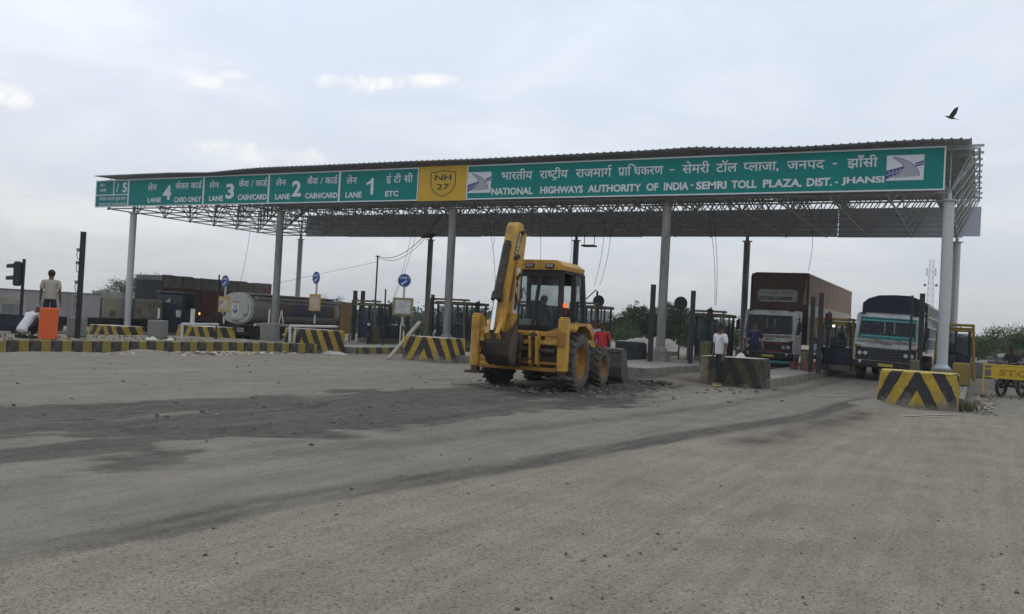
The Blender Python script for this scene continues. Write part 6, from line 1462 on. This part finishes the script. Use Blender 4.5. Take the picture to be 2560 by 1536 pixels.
# ---------------------------------------------------------------- motorcycles
def motorcycle(x, y, z, rot, label, tank_m):
    t = thing('motorcycle', label, 'motorcycle', (x, y, z), rot)
    for yy in (-.64, .64):
        w = MB(); w.lathe([(.24, -.045), (.29, -.05), (.31, 0), (.29, .05), (.24, .045)], (0, yy, .31), 'x', 22); wh = w.build('wheel', m_rub, t, smooth=True)
        r = MB(); r.lathe([(.22, -.03), (.24, 0), (.22, .03)], (0, yy, .31), 'x', 22); r.tube((-.06, yy, .31), (.06, yy, .31), .04, n=8)
        for k in range(10): a = k * .628; r.tube((0, yy, .31), (0, yy + .23 * math.cos(a), .31 + .23 * math.sin(a)), .006, n=4)
        r.build('rim', m_dsteel, wh)
        mb = MB(); mb.lathe([(.33, -.05), (.335, .05)], (0, yy, .31), 'x', 8) if False else mb.prism([(yy - .22, .60), (yy, .66), (yy + .22, .60), (yy + .2, .57), (yy, .63), (yy - .2, .57)], 'x', -.06, .06); mb.build('mudguard', m_blk, t)
    mb = MB(); mb.tube((0, .64, .31), (.06, .64, .31), .02)
    for s_ in (-1, 1): mb.tube((s_ * .07, -.64, .31), (s_ * .08, -.42, .95), .022, n=8); mb.tube((s_ * .10, .64, .31), (s_ * .09, .45, .72), .02, n=8)
    mb.tube((0, -.42, .9), (0, .3, .45), .025); mb.tube((0, -.42, .9), (0, .55, .70), .03); mb.tube((0, .3, .45), (0, .55, .70), .02); mb.build('frame', m_blk, t)
    mb = MB(); mb.b2(-.14, .14, -.22, .18, .30, .58, .04); mb.tube((.12, -.1, .32), (.13, .75, .33), .035, n=8); mb.build('engine', m_dsteel, t)
    mb = MB(); mb.prism([(-.42, .80), (-.36, .98), (-.1, 1.0), (.06, .88), (.06, .78), (-.3, .72)], 'x', -.13, .13); mb.build('fuel_tank', tank_m, t)
    mb = MB(); mb.prism([(.04, .80), (.1, .86), (.7, .92), (.75, .86), (.1, .76)], 'x', -.12, .12); mb.build('seat', m_seat, t)
    mb = MB(); mb.path([(-.36, -.30, 1.06), (-.2, -.42, 1.02), (0, -.45, .98), (.2, -.42, 1.02), (.36, -.30, 1.06)], .016); mb.box(0, -.52, .93, .2, .14, .18, .05)
    for s_ in (-1, 1): mb.tube((s_ * .28, -.36, 1.06), (s_ * .34, -.34, 1.22), .008); mb.box(s_ * .36, -.34, 1.24, .1, .03, .07, .02)
    mb.build('handlebar', m_blk, t)
    MB().lathe([(.004, -.02), (.07, -.01), (.08, 0)], (0, -.59, .93), 'y', 14).build('headlight', m_lens, t)
    return t
motorcycle(1.02, 31.9, 0, rad(-28), 'motorcycle with red tank behind the yellow barricade at the right edge', m_redp)
motorcycle(-25.9, 34.6, .1, rad(35), 'dark motorcycle parked beside the olive booth near the tanker', m_dbl)
motorcycle(1.75, 32.6, 0, rad(-40), 'second motorcycle at the right edge half hidden by the barricade panel', m_blk)
# ================================================================ PEOPLE
m_skin = mat('skin', (.13, .07, .045), .6, var=.1, bump=0)
m_hair = mat('hair_black', (.012, .011, .010), .7, var=.3, bump=.2)
def skin_mesh(name, pts, edges, radii, m, parent, sub=2, root=0):
    bm = bmesh.new(); lay = bm.verts.layers.skin.verify(); vs = [bm.verts.new(p) for p in pts]
    for a, b in edges: bm.edges.new((vs[a], vs[b]))
    for i, v in enumerate(vs):
        r = radii[i]; v[lay].radius = (r, r) if not isinstance(r, tuple) else r; v[lay].use_root = (i == root)
    me = bpy.data.meshes.new(name + '_wire'); bm.to_mesh(me); bm.free()
    o = bpy.data.objects.new(name, me); COL.objects.link(o)
    md = o.modifiers.new('skin', 'SKIN'); md.use_smooth_shade = True; md.branch_smoothing = .6
    if sub: s_ = o.modifiers.new('sub', 'SUBSURF'); s_.levels = sub; s_.render_levels = sub
    bpy.context.view_layer.update()
    m2 = bpy.data.meshes.new_from_object(o.evaluated_get(bpy.context.evaluated_depsgraph_get()))
    bpy.data.objects.remove(o); bpy.data.meshes.remove(me)
    m2.name = name; m2.materials.clear(); m2.materials.append(m)
    m2.polygons.foreach_set('use_smooth', [True] * len(m2.polygons))
    return link(name, m2, parent)
def person(loc, rotz, label, shirt, trousers, J, scale=1.0, cap=False, long_sleeve=False, hem_len=.06, look=(0, 0), group=None, shoes=None):
    """J: joint positions facing -y, metres, z up. Head turn in look=(yaw,pitch)."""
    t = thing('person', label, 'person', loc, rotz, group); t.scale = (scale,) * 3
    V = lambda k: Vector(J[k])
    names = ['pelvis', 'waist', 'chest', 'neckbase', 'neck', 'head0', 'head1', 'head2']
    pts = []; rr = []; ed = []; ix = {}
    def add(k, p, r): ix[k] = len(pts); pts.append(tuple(p)); rr.append(r); return ix[k]
    def con(*ks):
        for a, b in zip(ks[:-1], ks[1:]): ed.append((ix[a], ix[b]))
    add('pelvis', V('pelvis'), (.115, .10)); add('waist', V('pelvis').lerp(V('neck'), .35), (.11, .09)); add('chest', V('pelvis').lerp(V('neck'), .72), (.125, .10)); add('nb', V('pelvis').lerp(V('neck'), .93), .075); add('neck', V('neck'), .055)
    hd = V('head'); up = (hd - V('neck')).normalized()
    add('h0', V('neck') + (hd - V('neck')) * .42, .068); add('h1', hd, .092); add('h2', hd + up * .075, .078)
    con('pelvis', 'waist', 'chest', 'nb', 'neck', 'h0', 'h1', 'h2')
    yaw = Matrix.Rotation(look[0], 3, 'Z'); fwd = yaw @ Vector((0, -math.cos(look[1]), -math.sin(look[1])))
    for s_ in ('L', 'R'):
        add('sh' + s_, V('sh' + s_), .062); add('el' + s_, V('el' + s_), .043); add('wr' + s_, V('wr' + s_), .03)
        con('nb', 'sh' + s_, 'el' + s_, 'wr' + s_)
        d = (V('wr' + s_) - V('el' + s_)).normalized(); sd_ = 1 if s_ == 'L' else -1
        palm = V('wr' + s_) + d * .075; add('pm' + s_, palm, (.036, .022)); con('wr' + s_, 'pm' + s_)
        side_ = d.cross(Vector((1, 0, 0)));
        if side_.length < .2: side_ = d.cross(Vector((0, 1, 0)))
        side_.normalize(); bend = d.cross(side_)
        for k, (off, ln) in enumerate(((-.03, .062), (-.01, .075), (.01, .07), (.03, .055))):
            a = palm + side_ * off + d * .03; b = a + d * ln * .55 + bend * .006; c = b + d * ln * .45 + bend * .02
            add('f%s%da' % (s_, k), a, .0095); add('f%s%db' % (s_, k), b, .0085); add('f%s%dc' % (s_, k), c, .007); con('pm' + s_, 'f%s%da' % (s_, k), 'f%s%db' % (s_, k), 'f%s%dc' % (s_, k))
        a = V('wr' + s_) + d * .045 + side_ * -.035; b = a + d * .035 + side_ * -.022
        add('t%sa' % s_, a, .011); add('t%sb' % s_, b, .009); con('pm' + s_, 't%sa' % s_, 't%sb' % s_)
        add('hp' + s_, V('hp' + s_), .085); add('kn' + s_, V('kn' + s_), .058); add('an' + s_, V('an' + s_), .038); add('to' + s_, V('an' + s_) + V('toe' + s_), .034)
        con('pelvis', 'hp' + s_, 'kn' + s_, 'an' + s_, 'to' + s_)
    b = skin_mesh('body', pts, ed, rr, m_skin, t, 1)
    # nose, brow, ears as bumps of the head
    side_ = fwd.cross(up).normalized()
    nose = hd + fwd * .10 - up * .005; MB().tube(nose - fwd * .03 + up * .03, nose - up * .012, .008, .016, n=6).build('nose', m_skin, b)
    for s_ in (-1, 1):
        e = hd + side_ * s_ * .088; MB().tube(e - up * .03, e + up * .03, .014, .018, n=6).build('ear', m_skin, b)
    for s_ in (-1, 1): q = hd + fwd * .086 + side_ * s_ * .034 + up * .022; MB().tube(q - side_ * .014, q + side_ * .014, .007, n=6).build('eye', m_hair, b)
    q = hd + fwd * .084 - up * .048; MB().tube(q - side_ * .022, q + side_ * .022, .005, n=5).build('mouth', m_hair, b)
    # hair: a cap over crown and back of the head
    bm = bmesh.new(); bmesh.ops.create_icosphere(bm, subdivisions=3, radius=1.0)
    R_ = random.Random(sum(map(ord, label)))
    for v in bm.verts:
        n_ = v.co.normalized(); s1 = .104 + R_.uniform(-.003, .006)
        v.co = hd + up * .028 + Vector((n_.x * .098, n_.y * .108, n_.z * s1))
    dele = [v for v in bm.verts if ((v.co - hd).dot(fwd) > .035 and (v.co - hd).dot(up) < .055) or (v.co - hd).dot(up) < -.055]
    bmesh.ops.delete(bm, geom=dele, context='VERTS'); me = bpy.data.meshes.new('hair'); bm.to_mesh(me); bm.free(); me.materials.append(m_hair)
    me.polygons.foreach_set('use_smooth', [True] * len(me.polygons)); link('hair', me, t)
    # shirt
    P = []; E = []; Rr = []
    def a2(p, r): P.append(tuple(p)); Rr.append(r); return len(P) - 1
    hem = V('pelvis') + (V('pelvis') - V('neck')).normalized() * hem_len
    i0 = a2(hem, (.190, .150)); i1 = a2(V('pelvis').lerp(V('neck'), .25), (.175, .140)); i2 = a2(V('pelvis').lerp(V('neck'), .55), (.178, .140)); i3 = a2(V('pelvis').lerp(V('neck'), .82), (.155, .112)); i4 = a2(V('pelvis').lerp(V('neck'), .985), .082)
    E += [(i0, i1), (i1, i2), (i2, i3), (i3, i4)]
    for s_ in ('L', 'R'):
        j0 = a2(V('sh' + s_) + up * .012, .086); j1 = a2(V('sh' + s_).lerp(V('el' + s_), .8 if not long_sleeve else 1.0), .068); E += [(i3, j0), (j0, j1)]
        if long_sleeve: j2 = a2(V('wr' + s_), .045); E.append((j1, j2))
    skin_mesh('shirt', P, E, Rr, shirt, t, 2, 1)
    P = []; E = []; Rr = []
    w0 = a2(V('pelvis') + up * .10, (.135, .11)); w1 = a2(V('pelvis'), (.135, .115)); E.append((w0, w1))
    for s_ in ('L', 'R'):
        k0 = a2(V('hp' + s_), .10); k1 = a2(V('kn' + s_), .078); k2 = a2(V('kn' + s_).lerp(V('an' + s_), .93), .068); E += [(w1, k0), (k0, k1), (k1, k2)]
    skin_mesh('trousers', P, E, Rr, trousers, t, 2, 1)
    for s_ in ('L', 'R'):
        a = V('an' + s_); d = V('toe' + s_); mb = MB(); c = a + d * .5; mb.box(c.x, c.y, a.z - .045, .09, .26, .07, .025, rot=Matrix.Rotation(math.atan2(d.x, -d.y), 3, 'Z')); mb.build('shoe', shoes or m_seat, t)
    return t
def stand(arm_l=(.05, 0), arm_r=(.05, 0), stride=0.0, lean=0.0, foot_out=.0):
    """upright pose; arm=(out, forward) offsets of the hand"""
    J = dict(pelvis=(0, 0, .93), neck=(0, -lean, 1.43), head=(0, -lean * 1.5 - .02, 1.58))
    for s_, sx, (o, f), st in (('L', 1, arm_l, 1), ('R', -1, arm_r, -1)):
        J['sh' + s_] = (sx * .185, -lean, 1.37); J['el' + s_] = (sx * (.215 + o * .6), -lean - f * .35 + .03, 1.08); J['wr' + s_] = (sx * (.22 + o), -lean - f, .84 + abs(f) * .25)
        J['hp' + s_] = (sx * .09, 0, .88); J['kn' + s_] = (sx * .10, -.03 - st * stride * .5, .48); J['an' + s_] = (sx * (.11 + foot_out), -st * stride, .09 + max(0, -st * stride) * .2); J['toe' + s_] = (sx * .03, -.15, -.045)
    return J
c_cream = mat('shirt_cream', (.35, .325, .27), .85, var=.10, scale=6); c_navy = mat('trousers_navy', (.022, .026, .036), .9, var=.2); c_white = mat('shirt_white', (.62, .62, .63), .85, var=.08, scale=6)
c_blk = mat('trousers_black', (.016, .016, .018), .9, var=.2); c_red = mat('shirt_red', (.40, .028, .035), .85, var=.12); c_lblue = mat('shirt_light_blue', (.26, .38, .55), .85, var=.15); c_blue = mat('shirt_deep_blue', (.014, .016, .055), .85, var=.2)
c_check = mat('shirt_grey_blue', (.10, .11, .16), .85, var=.3, scale=14)
# on the median, back to the camera, looking to the right
ang = math.atan2(-23.9, 17.3)
person((-24.3, 16.86, .55), rad(180) + rad(50), 'person in cream shirt and dark trousers standing with back turned behind orange box', c_cream, c_navy, stand((.03, .05), (.03, .05)), 1.06, look=(rad(38), rad(12)))
sq = dict(pelvis=(0, .12, .27), neck=(0, -.24, .76), head=(0, -.39, .80), shL=(.18, -.21, .70), elL=(.24, -.42, .46), wrL=(.15, -.60, .32), shR=(-.18, -.21, .70), elR=(-.24, -.42, .46), wrR=(-.15, -.60, .32), hpL=(.10, .08, .28), knL=(.17, -.32, .50), anL=(.13, -.05, .09), toeL=(.03, -.15, -.045), hpR=(-.10, .08, .28), knR=(-.17, -.32, .50), anR=(-.13, -.05, .09), toeR=(-.03, -.15, -.045))
person((-24.38, 16.22, .31), rad(192), 'person in white shirt squatting bent forward beside the orange box', c_white, c_navy, sq, 1.02, look=(0, rad(40)), hem_len=.12)
person((-6.34, 24.75, 0), rad(-38), 'person in white shirt and black trousers standing at the grimy chevron block', c_white, c_blk, stand((.05, .08), (.04, .02), .10, .03), 1.06, look=(rad(-30), rad(28)), shoes=mat('sandal_yellow', (.30, .25, .05), .7))
person((-6.8, 31.0, .25), rad(15), 'person in deep blue shirt standing in front of the container lorry', c_blue, c_blk, stand((.06, .1), (.05, .12)), 1.0, look=(rad(20), rad(25)))
person((-9.9, 24.7, 0), rad(25), 'person in red shirt standing behind the loader bucket', c_red, c_navy, stand((.04, .06), (.03, .10)), .98, look=(0, rad(10)))
person((-10.6, 25.8, 0), rad(40), 'person in light blue shirt standing behind the person in red', c_lblue, c_blk, stand((.05, .1), (.04, .05)), 1.02, look=(rad(-30), rad(10)))
sit = dict(pelvis=(0, 0, .52), neck=(0, -.10, 1.02), head=(0, -.16, 1.16), shL=(.18, -.09, .96), elL=(.22, -.22, .72), wrL=(.14, -.44, .70), shR=(-.18, -.09, .96), elR=(-.22, -.22, .72), wrR=(-.14, -.44, .70), hpL=(.10, -.02, .50), knL=(.14, -.44, .50), anL=(.13, -.40, .09), toeL=(.02, -.15, -.045), hpR=(-.10, -.02, .50), knR=(-.14, -.44, .50), anR=(-.13, -.40, .09), toeR=(-.02, -.15, -.045))
person((-5.55, 37.0, .25), rad(-60), 'person in pale blue shirt sitting in the shade of the booth between the lorries', c_lblue, c_blk, sit, 1.0, look=(0, rad(20)))
mb = MB(); mb.b2(-.2, .2, -.2, .2, .42, .46); mb.b2(-.2, .2, .18, .21, .46, .9)
for sx in (-.17, .17):
    for sy in (-.17, .17): mb.b2(sx - .02, sx + .02, sy - .02, sy + .02, 0, .42)
o = mb.build('chair', m_blackp, loc=(-5.55, 37.0, .25)); o.rotation_euler = (0, 0, rad(-60)); tag(o, 'dark chair under the seated person between the lorries', 'chair')
ride = {k: v for k, v in sit.items()}
ride = {k: ((v[0], v[1], v[2] + .33) if not k.startswith('toe') else v) for k, v in ride.items()}
person((1.06, 32.1, .0), rad(-28), 'person in dark clothes riding the motorcycle at the right edge', mat('shirt_charcoal', (.03, .03, .034), .9), c_blk, ride, 1.0)
dr = {k: ((v[0], v[1], v[2] + .0) if not k.startswith('toe') else v) for k, v in sit.items()}
person((-9.42, 19.45, 1.0), rad(180 + 4.5), 'person in grey blue shirt sitting inside the excavator cab', c_check, c_blk, dr, .95)
# ================================================================ TREES, TOWER, BIRD
def leaf_mat(name, a, b):
    m, t, bs = new_mat(name); N, L = t.nodes, t.links
    geo = N.new('ShaderNodeNewGeometry'); n = N.new('ShaderNodeTexNoise'); n.inputs['Scale'].default_value = .9; n.inputs['Detail'].default_value = 5
    L.new(geo.outputs['Position'], n.inputs['Vector'])
    r = N.new('ShaderNodeMapRange'); r.inputs[1].default_value = .35; r.inputs[2].default_value = .65; L.new(n.outputs[0], r.inputs[0])
    ri = N.new('ShaderNodeMath'); ri.operation = 'MULTIPLY_ADD'; ri.inputs[1].default_value = .5; L.new(geo.outputs['Random Per Island'], ri.inputs[0]); 
    ad = N.new('ShaderNodeMath'); ad.operation = 'MULTIPLY'; ad.inputs[1].default_value = .6; L.new(r.outputs[0], ad.inputs[0]); L.new(ad.outputs[0], ri.inputs[2])
    mx = N.new('ShaderNodeMix'); mx.data_type = 'RGBA'; mx.inputs[6].default_value = (*a, 1); mx.inputs[7].default_value = (*b, 1); L.new(ri.outputs[0], mx.inputs[0])
    L.new(mx.outputs[2], bs.inputs['Base Color']); bs.inputs['Roughness'].default_value = .7; bs.inputs['Specular IOR Level'].default_value = .2
    return m
m_lf1 = leaf_mat('leaf_dark', (.016, .036, .014), (.055, .098, .030)); m_lf2 = leaf_mat('leaf_olive', (.030, .058, .018), (.090, .135, .042)); m_lf3 = leaf_mat('leaf_pale', (.050, .070, .032), (.13, .155, .070))
m_bark = mat('bark', (.07, .058, .045), .9, var=.3)
def tree(name, loc, lobes, leafn, leaf, m, label, seed, trunk=.2, group='trees and bushes beyond the toll plaza', twig=True):
    """lobes: (dx,dy,z,rx,ry,rz) ellipsoid clumps, relative to loc"""
    R_ = np.random.default_rng(seed)
    t = thing(name, label, 'tree' if 'tree' in name else 'bush', loc, group=group)
    tot = sum(l[3] * l[4] * l[5] for l in lobes) ** 1.0
    allq = []
    for (dx_, dy_, z, rx, ry, rz) in lobes:
        n = int(2.6 * leafn * rx * ry * rz / tot) + 20
        ncl = max(6, n // 26)
        d = R_.normal(size=(ncl, 3)); d /= np.linalg.norm(d, axis=1)[:, None]
        rad_ = .30 + .74 * R_.random(ncl) ** .55
        cl = d * rad_[:, None] * np.array([rx, ry, rz])
        idx = R_.integers(0, ncl, n)
        sz = .17 * (rx * ry * rz) ** (1 / 3)
        p = cl[idx] + R_.normal(size=(n, 3)) * sz * np.array([1, 1, .7]) + np.array([dx_, dy_, z])
        p = p[p[:, 2] > .05]
        allq.append(p)
    p = np.concatenate(allq); n = len(p)
    a = R_.normal(size=(n, 3)); a /= np.linalg.norm(a, axis=1)[:, None]; b = np.cross(a, R_.normal(size=(n, 3))); b /= np.linalg.norm(b, axis=1)[:, None]
    s_ = leaf * .72 * (.6 + .8 * R_.random(n))[:, None]
    v = np.stack([p - a * s_, p + b * s_ * .55, p + a * s_, p - b * s_ * .55], 1).reshape(-1, 3)
    me = bpy.data.meshes.new('crown'); me.from_pydata(v.tolist(), [], np.arange(4 * n).reshape(-1, 4).tolist()); me.materials.append(m)
    link('crown', me, t)
    mb = MB()
    for l in lobes:
        base = Vector((l[0] * .12, l[1] * .12, 0)); top = Vector((l[0], l[1], l[2]))
        mid = base.lerp(top, .5) + Vector((R_.normal() * .15, R_.normal() * .15, .1))
        mb.tube(base, mid, trunk * .6, trunk * .38, n=7); mb.tube(mid, top, trunk * .38, trunk * .12, n=6)
        if twig:
            for k in range(7):
                q = R_.normal(size=3); q /= np.linalg.norm(q); e = top + Vector((q[0] * l[3], q[1] * l[4], abs(q[2]) * l[5])) * .95; mb.tube(top, e, trunk * .13, trunk * .03, n=5)
    mb.build('trunk', m_bark, t)
    return t
def lob(R, n, spread, z0, z1, r, flat=.8):
    return [(R.uniform(-spread, spread), R.uniform(-spread, spread) * .6, R.uniform(z0, z1), r * R.uniform(.75, 1.25), r * R.uniform(.75, 1.25), r * flat * R.uniform(.75, 1.2)) for k in range(n)]
Rr_ = random.Random(5)
# the dark group behind the fourth column
tree('tree', (-29.0, 80, -.5), [(0, 0, 2.6, 1.7, 1.5, 1.3), (-1.3, 0, 2.0, 1.3, 1.2, 1.2), (1.4, .3, 2.9, 1.5, 1.3, 1.2), (.3, 0, 3.6, 1.0, 1.0, .8), (2.3, 0, 1.6, 1.3, 1, 1.1)], 4200, .13, m_lf1, 'dark leafy tree right of the excavator cab with rounded top', 1, .3)
tree('tree', (-25.4, 80, -.5), [(0, 0, 2.8, 1.7, 1.4, 1.3), (1.0, 0, 3.5, 1.2, 1.1, .9), (-.9, 0, 1.7, 1.4, 1.2, 1.2), (1.7, 0, 1.9, 1.4, 1.2, 1.2), (.2, 0, 4.0, .8, .8, .6)], 4200, .13, m_lf1, 'tallest dark leafy tree left of the fourth column', 2, .3)
tree('tree', (-21.8, 78, -.5), [(0, 0, 2.3, 1.6, 1.3, 1.2), (1.3, 0, 1.7, 1.5, 1.2, 1.1), (-1.0, 0, 1.6, 1.2, 1.1, 1.1), (.3, .2, 3.0, .9, .9, .7)], 3200, .13, m_lf1, 'dark leafy tree behind the fourth column', 3, .25)
tree('bush', (-27.5, 73, 0), lob(Rr_, 5, 1.6, .6, 1.1, .9), 1800, .10, m_lf2, 'brighter green bush below the dark trees right of the excavator', 4, .1)
tree('bush', (-18.5, 78, 0), lob(Rr_, 4, 1.6, .6, 1.2, 1.0), 1600, .11, m_lf1, 'low dark bush between the fourth column and the blue booth', 5, .1)
# olive scrub at the right edge
tree('bush', (1.6, 74, 0), [(0, 0, 1.75, 1.7, 1.4, 1.25), (1.3, 0, 2.1, 1.4, 1.2, 1.0), (-1.2, 0, 1.3, 1.1, 1.1, 1.0), (.4, -.5, 1.0, 1.8, 1.2, .9), (2.4, 0, 1.5, 1.5, 1.2, 1.3)], 5200, .085, m_lf2, 'big olive green bush at the right edge beyond the barricade', 6, .12)
tree('bush', (4.2, 76, 0), [(0, 0, 1.9, 1.8, 1.4, 1.4), (1.3, 0, 1.5, 1.5, 1.2, 1.2), (-1.0, 0, 1.3, 1.3, 1.1, 1.1)], 3600, .085, m_lf2, 'olive bush continuing past the right edge of view', 7, .12)
tree('bush', (-.3, 88, 0), [(0, 0, 1.2, 1.8, 1.2, 1.1), (1.5, 0, 1.6, 1.4, 1.2, 1.1), (-1.6, 0, .9, 1.3, 1.1, .9)], 2400, .11, m_lf1, 'darker low bush just right of the right-most column', 8, .12)
tree('bush', (3.0, 64, 0), lob(Rr_, 5, 1.5, .5, 1.2, .8), 2200, .075, m_lf3, 'paler scrub in front of the big right-hand bush', 9, .08)
# thorny scrub and trees left of centre
tree('bush', (-50.5, 62, -.5), [(0, 0, 2.4, 1.6, 1.2, 1.0), (1.6, 0, 1.6, 1.5, 1.2, 1.1), (-1.4, 0, 1.8, 1.4, 1.1, 1.0), (2.8, 0, .9, 1.3, 1.1, .8)], 2600, .095, m_lf3, 'thorny grey-green bush behind the olive booth and utility pole', 10, .14)
tree('bush', (-45.5, 60, -.5), [(0, 0, 1.5, 1.6, 1.2, 1.0), (1.6, 0, 1.0, 1.5, 1.2, .9)], 1800, .10, m_lf2, 'green bush just right of the utility pole', 11, .1)
tree('bush', (-42.5, 66, -.5), lob(Rr_, 4, 2.0, .8, 1.2, .9), 1600, .11, m_lf2, 'low green bush behind the right-hand blue disc', 12, .1)
tree('bush', (-38.0, 66, -.5), [(0, 0, 1.3, 1.6, 1.2, .9), (1.8, 0, 1.1, 1.5, 1.2, .9), (-1.8, 0, 1.0, 1.4, 1.2, .8), (.4, 0, 2.0, .7, .7, .5)], 1600, .11, m_lf1, 'dark low bush left of the third front column', 13, .1)
tree('bush', (-33.0, 68, -.5), lob(Rr_, 4, 2.0, .8, 1.3, 1.0), 1600, .11, m_lf1, 'low dark bush behind the booth by the third column', 14, .1)
# feathery tree behind the left-most column
tree('tree', (-75.5, 60, -1.0), [(0, 0, 3.6, 1.5, 1.3, 1.1), (1.3, 1.0, 4.3, 1.5, 1.3, 1.0), (-1.2, -.9, 2.6, 1.3, 1.1, 1.0), (2.6, 2.0, 3.9, 1.5, 1.3, 1.3), (.6, .5, 2.2, 1.9, 1.5, 1.2)], 5200, .10, m_lf3, 'feathery grey-green tree behind the left-most column', 15, .3)
# far tree line on the horizon, one mass
R_ = np.random.default_rng(77)
mb_v = []
for k in range(420):
    ang_ = R_.uniform(-38, 12); d = R_.uniform(190, 330); x = d * math.sin(rad(ang_)); y = d * math.cos(rad(ang_)); hgt = R_.uniform(1.2, 3.4)
    n = 60; p = R_.normal(size=(n, 3)) * np.array([2.2, 2.2, hgt * .35]) + np.array([x, y, hgt * .55])
    a = R_.normal(size=(n, 3)); b = np.cross(a, R_.normal(size=(n, 3))); a /= np.linalg.norm(a, axis=1)[:, None]; b /= np.linalg.norm(b, axis=1)[:, None]
    mb_v.append(np.stack([p - a * .6, p + b * .4, p + a * .6, p - b * .4], 1).reshape(-1, 3))
v = np.concatenate(mb_v); me = bpy.data.meshes.new('far_tree_line'); me.from_pydata(v.tolist(), [], np.arange(len(v)).reshape(-1, 4).tolist()); me.materials.append(m_lf1)
tag(link('far_tree_line', me), 'low distant line of trees along the horizon', 'trees', kind='stuff')
# lattice telecom tower
tw = thing('telecom_tower', 'slim lattice telecom tower far behind the tarpaulin lorry', 'tower', (-13.2, 300, 0))
m_tw = mat('tower_steel', (.60, .60, .60), .6, var=.1, bump=0)
H_ = 27.0; lv = 15
def tw_w(z): return 2.0 + (1.15 - 2.0) * min(z / 15.5, 1) - .25 * max(0, (z - 15.5) / 11)
zs_ = [H_ * (k / lv) for k in range(lv + 1)]
legs = MB(); br = MB()
for k in range(lv):
    z0, z1 = zs_[k], zs_[k + 1]; w0, w1 = tw_w(z0) / 2 * 1.35, tw_w(z1) / 2 * 1.35
    c0 = [(-w0, -w0, z0), (w0, -w0, z0), (w0, w0, z0), (-w0, w0, z0)]; c1_ = [(-w1, -w1, z1), (w1, -w1, z1), (w1, w1, z1), (-w1, w1, z1)]
    for i in range(4):
        legs.tube(c0[i], c1_[i], .07, n=5); j = (i + 1) % 4
        br.tube(c0[i], c1_[j], .04, n=4); br.tube(c0[j], c1_[i], .04, n=4); br.tube(c1_[i], c1_[j], .04, n=4)
legs.build('legs', m_tw, tw); tag(br.build('bracing', m_tw, tw), kind='stuff')
for sx in (-1, 1): MB().lathe([(.02, -.3), (.42, -.1), (.45, .1), (.02, .15)], (sx * 1.6, -1.0, 19.2), 'y', 14).build('dish', mat('dish_grey', (.2, .2, .2), .6), tw)
for sx in (-1, 1): MB().b2(sx * 1.2 - .2, sx * 1.2 + .2, -1.0, -.7, 22, 24.4).build('antenna', m_tw, tw)
# bird: body, tail, two raised wings
bd = thing('bird', 'dark bird flying with raised wings in the sky above the right end of the canopy', 'bird', (-.88, 27.2, 7.82), rad(10))
bd.scale = (.55, .55, .55)
m_bird = mat('feather_dark', (.045, .042, .04), .8, var=.2)
mb = MB(); mb.lathe([(.004, -.26), (.03, -.24), (.035, -.19), (.055, -.12), (.075, -.02), (.06, .08), (.03, .17), (.015, .22)], (0, 0, 0), 'x', 12)
b_ = mb.build('body', m_bird, bd, smooth=True); b_.rotation_euler = (0, rad(18), 0)
MB().tube((-.26, 0, .075), (-.32, 0, .06), .014, .003, n=6).build('beak', m_bird, bd)
mb = MB(); mb._add([(.16, -.03, -.05), (.16, .03, -.05), (.36, .06, -.13), (.36, -.06, -.14), (.30, 0, -.115)], [(0, 1, 2, 4, 3)]); o = mb.build('tail', m_bird, bd); o.modifiers.new('s', 'SOLIDIFY').thickness = .008
for s_ in (-1, 1):
    root = Vector((-.04, s_ * .05, .03)); mb = MB()
    P_ = [(-.10, s_ * .05, .03), (-.02, s_ * .12, .22), (.12, s_ * .20, .42), (.30, s_ * .24, .50), (.27, s_ * .20, .40), (.29, s_ * .19, .33), (.24, s_ * .16, .27), (.24, s_ * .14, .19), (.18, s_ * .10, .12), (.12, s_ * .06, .02)]
    mb._add(P_, [(0, 1, 8, 9), (1, 2, 6, 7, 8), (2, 3, 4, 5, 6)]); o = mb.build('wing', m_bird, bd); o.modifiers.new('s', 'SOLIDIFY').thickness = .01
# ================================================================ HAZE
hz = MB(); hz.b2(-950, 950, -240, 1350, -3.0, 30.0)
hm = bpy.data.materials.new('thin_haze'); hm.use_nodes = True
ht = hm.node_tree
for n_ in list(ht.nodes): ht.nodes.remove(n_)
ho = ht.nodes.new('ShaderNodeOutputMaterial'); hv = ht.nodes.new('ShaderNodeVolumePrincipled')
hv.inputs['Color'].default_value = (.93, .95, .97, 1); hv.inputs['Density'].default_value = .0005
ht.links.new(hv.outputs[0], ho.inputs['Volume'])
tag(hz.build('haze', hm), 'thin pale haze filling the air', 'haze', kind='stuff')
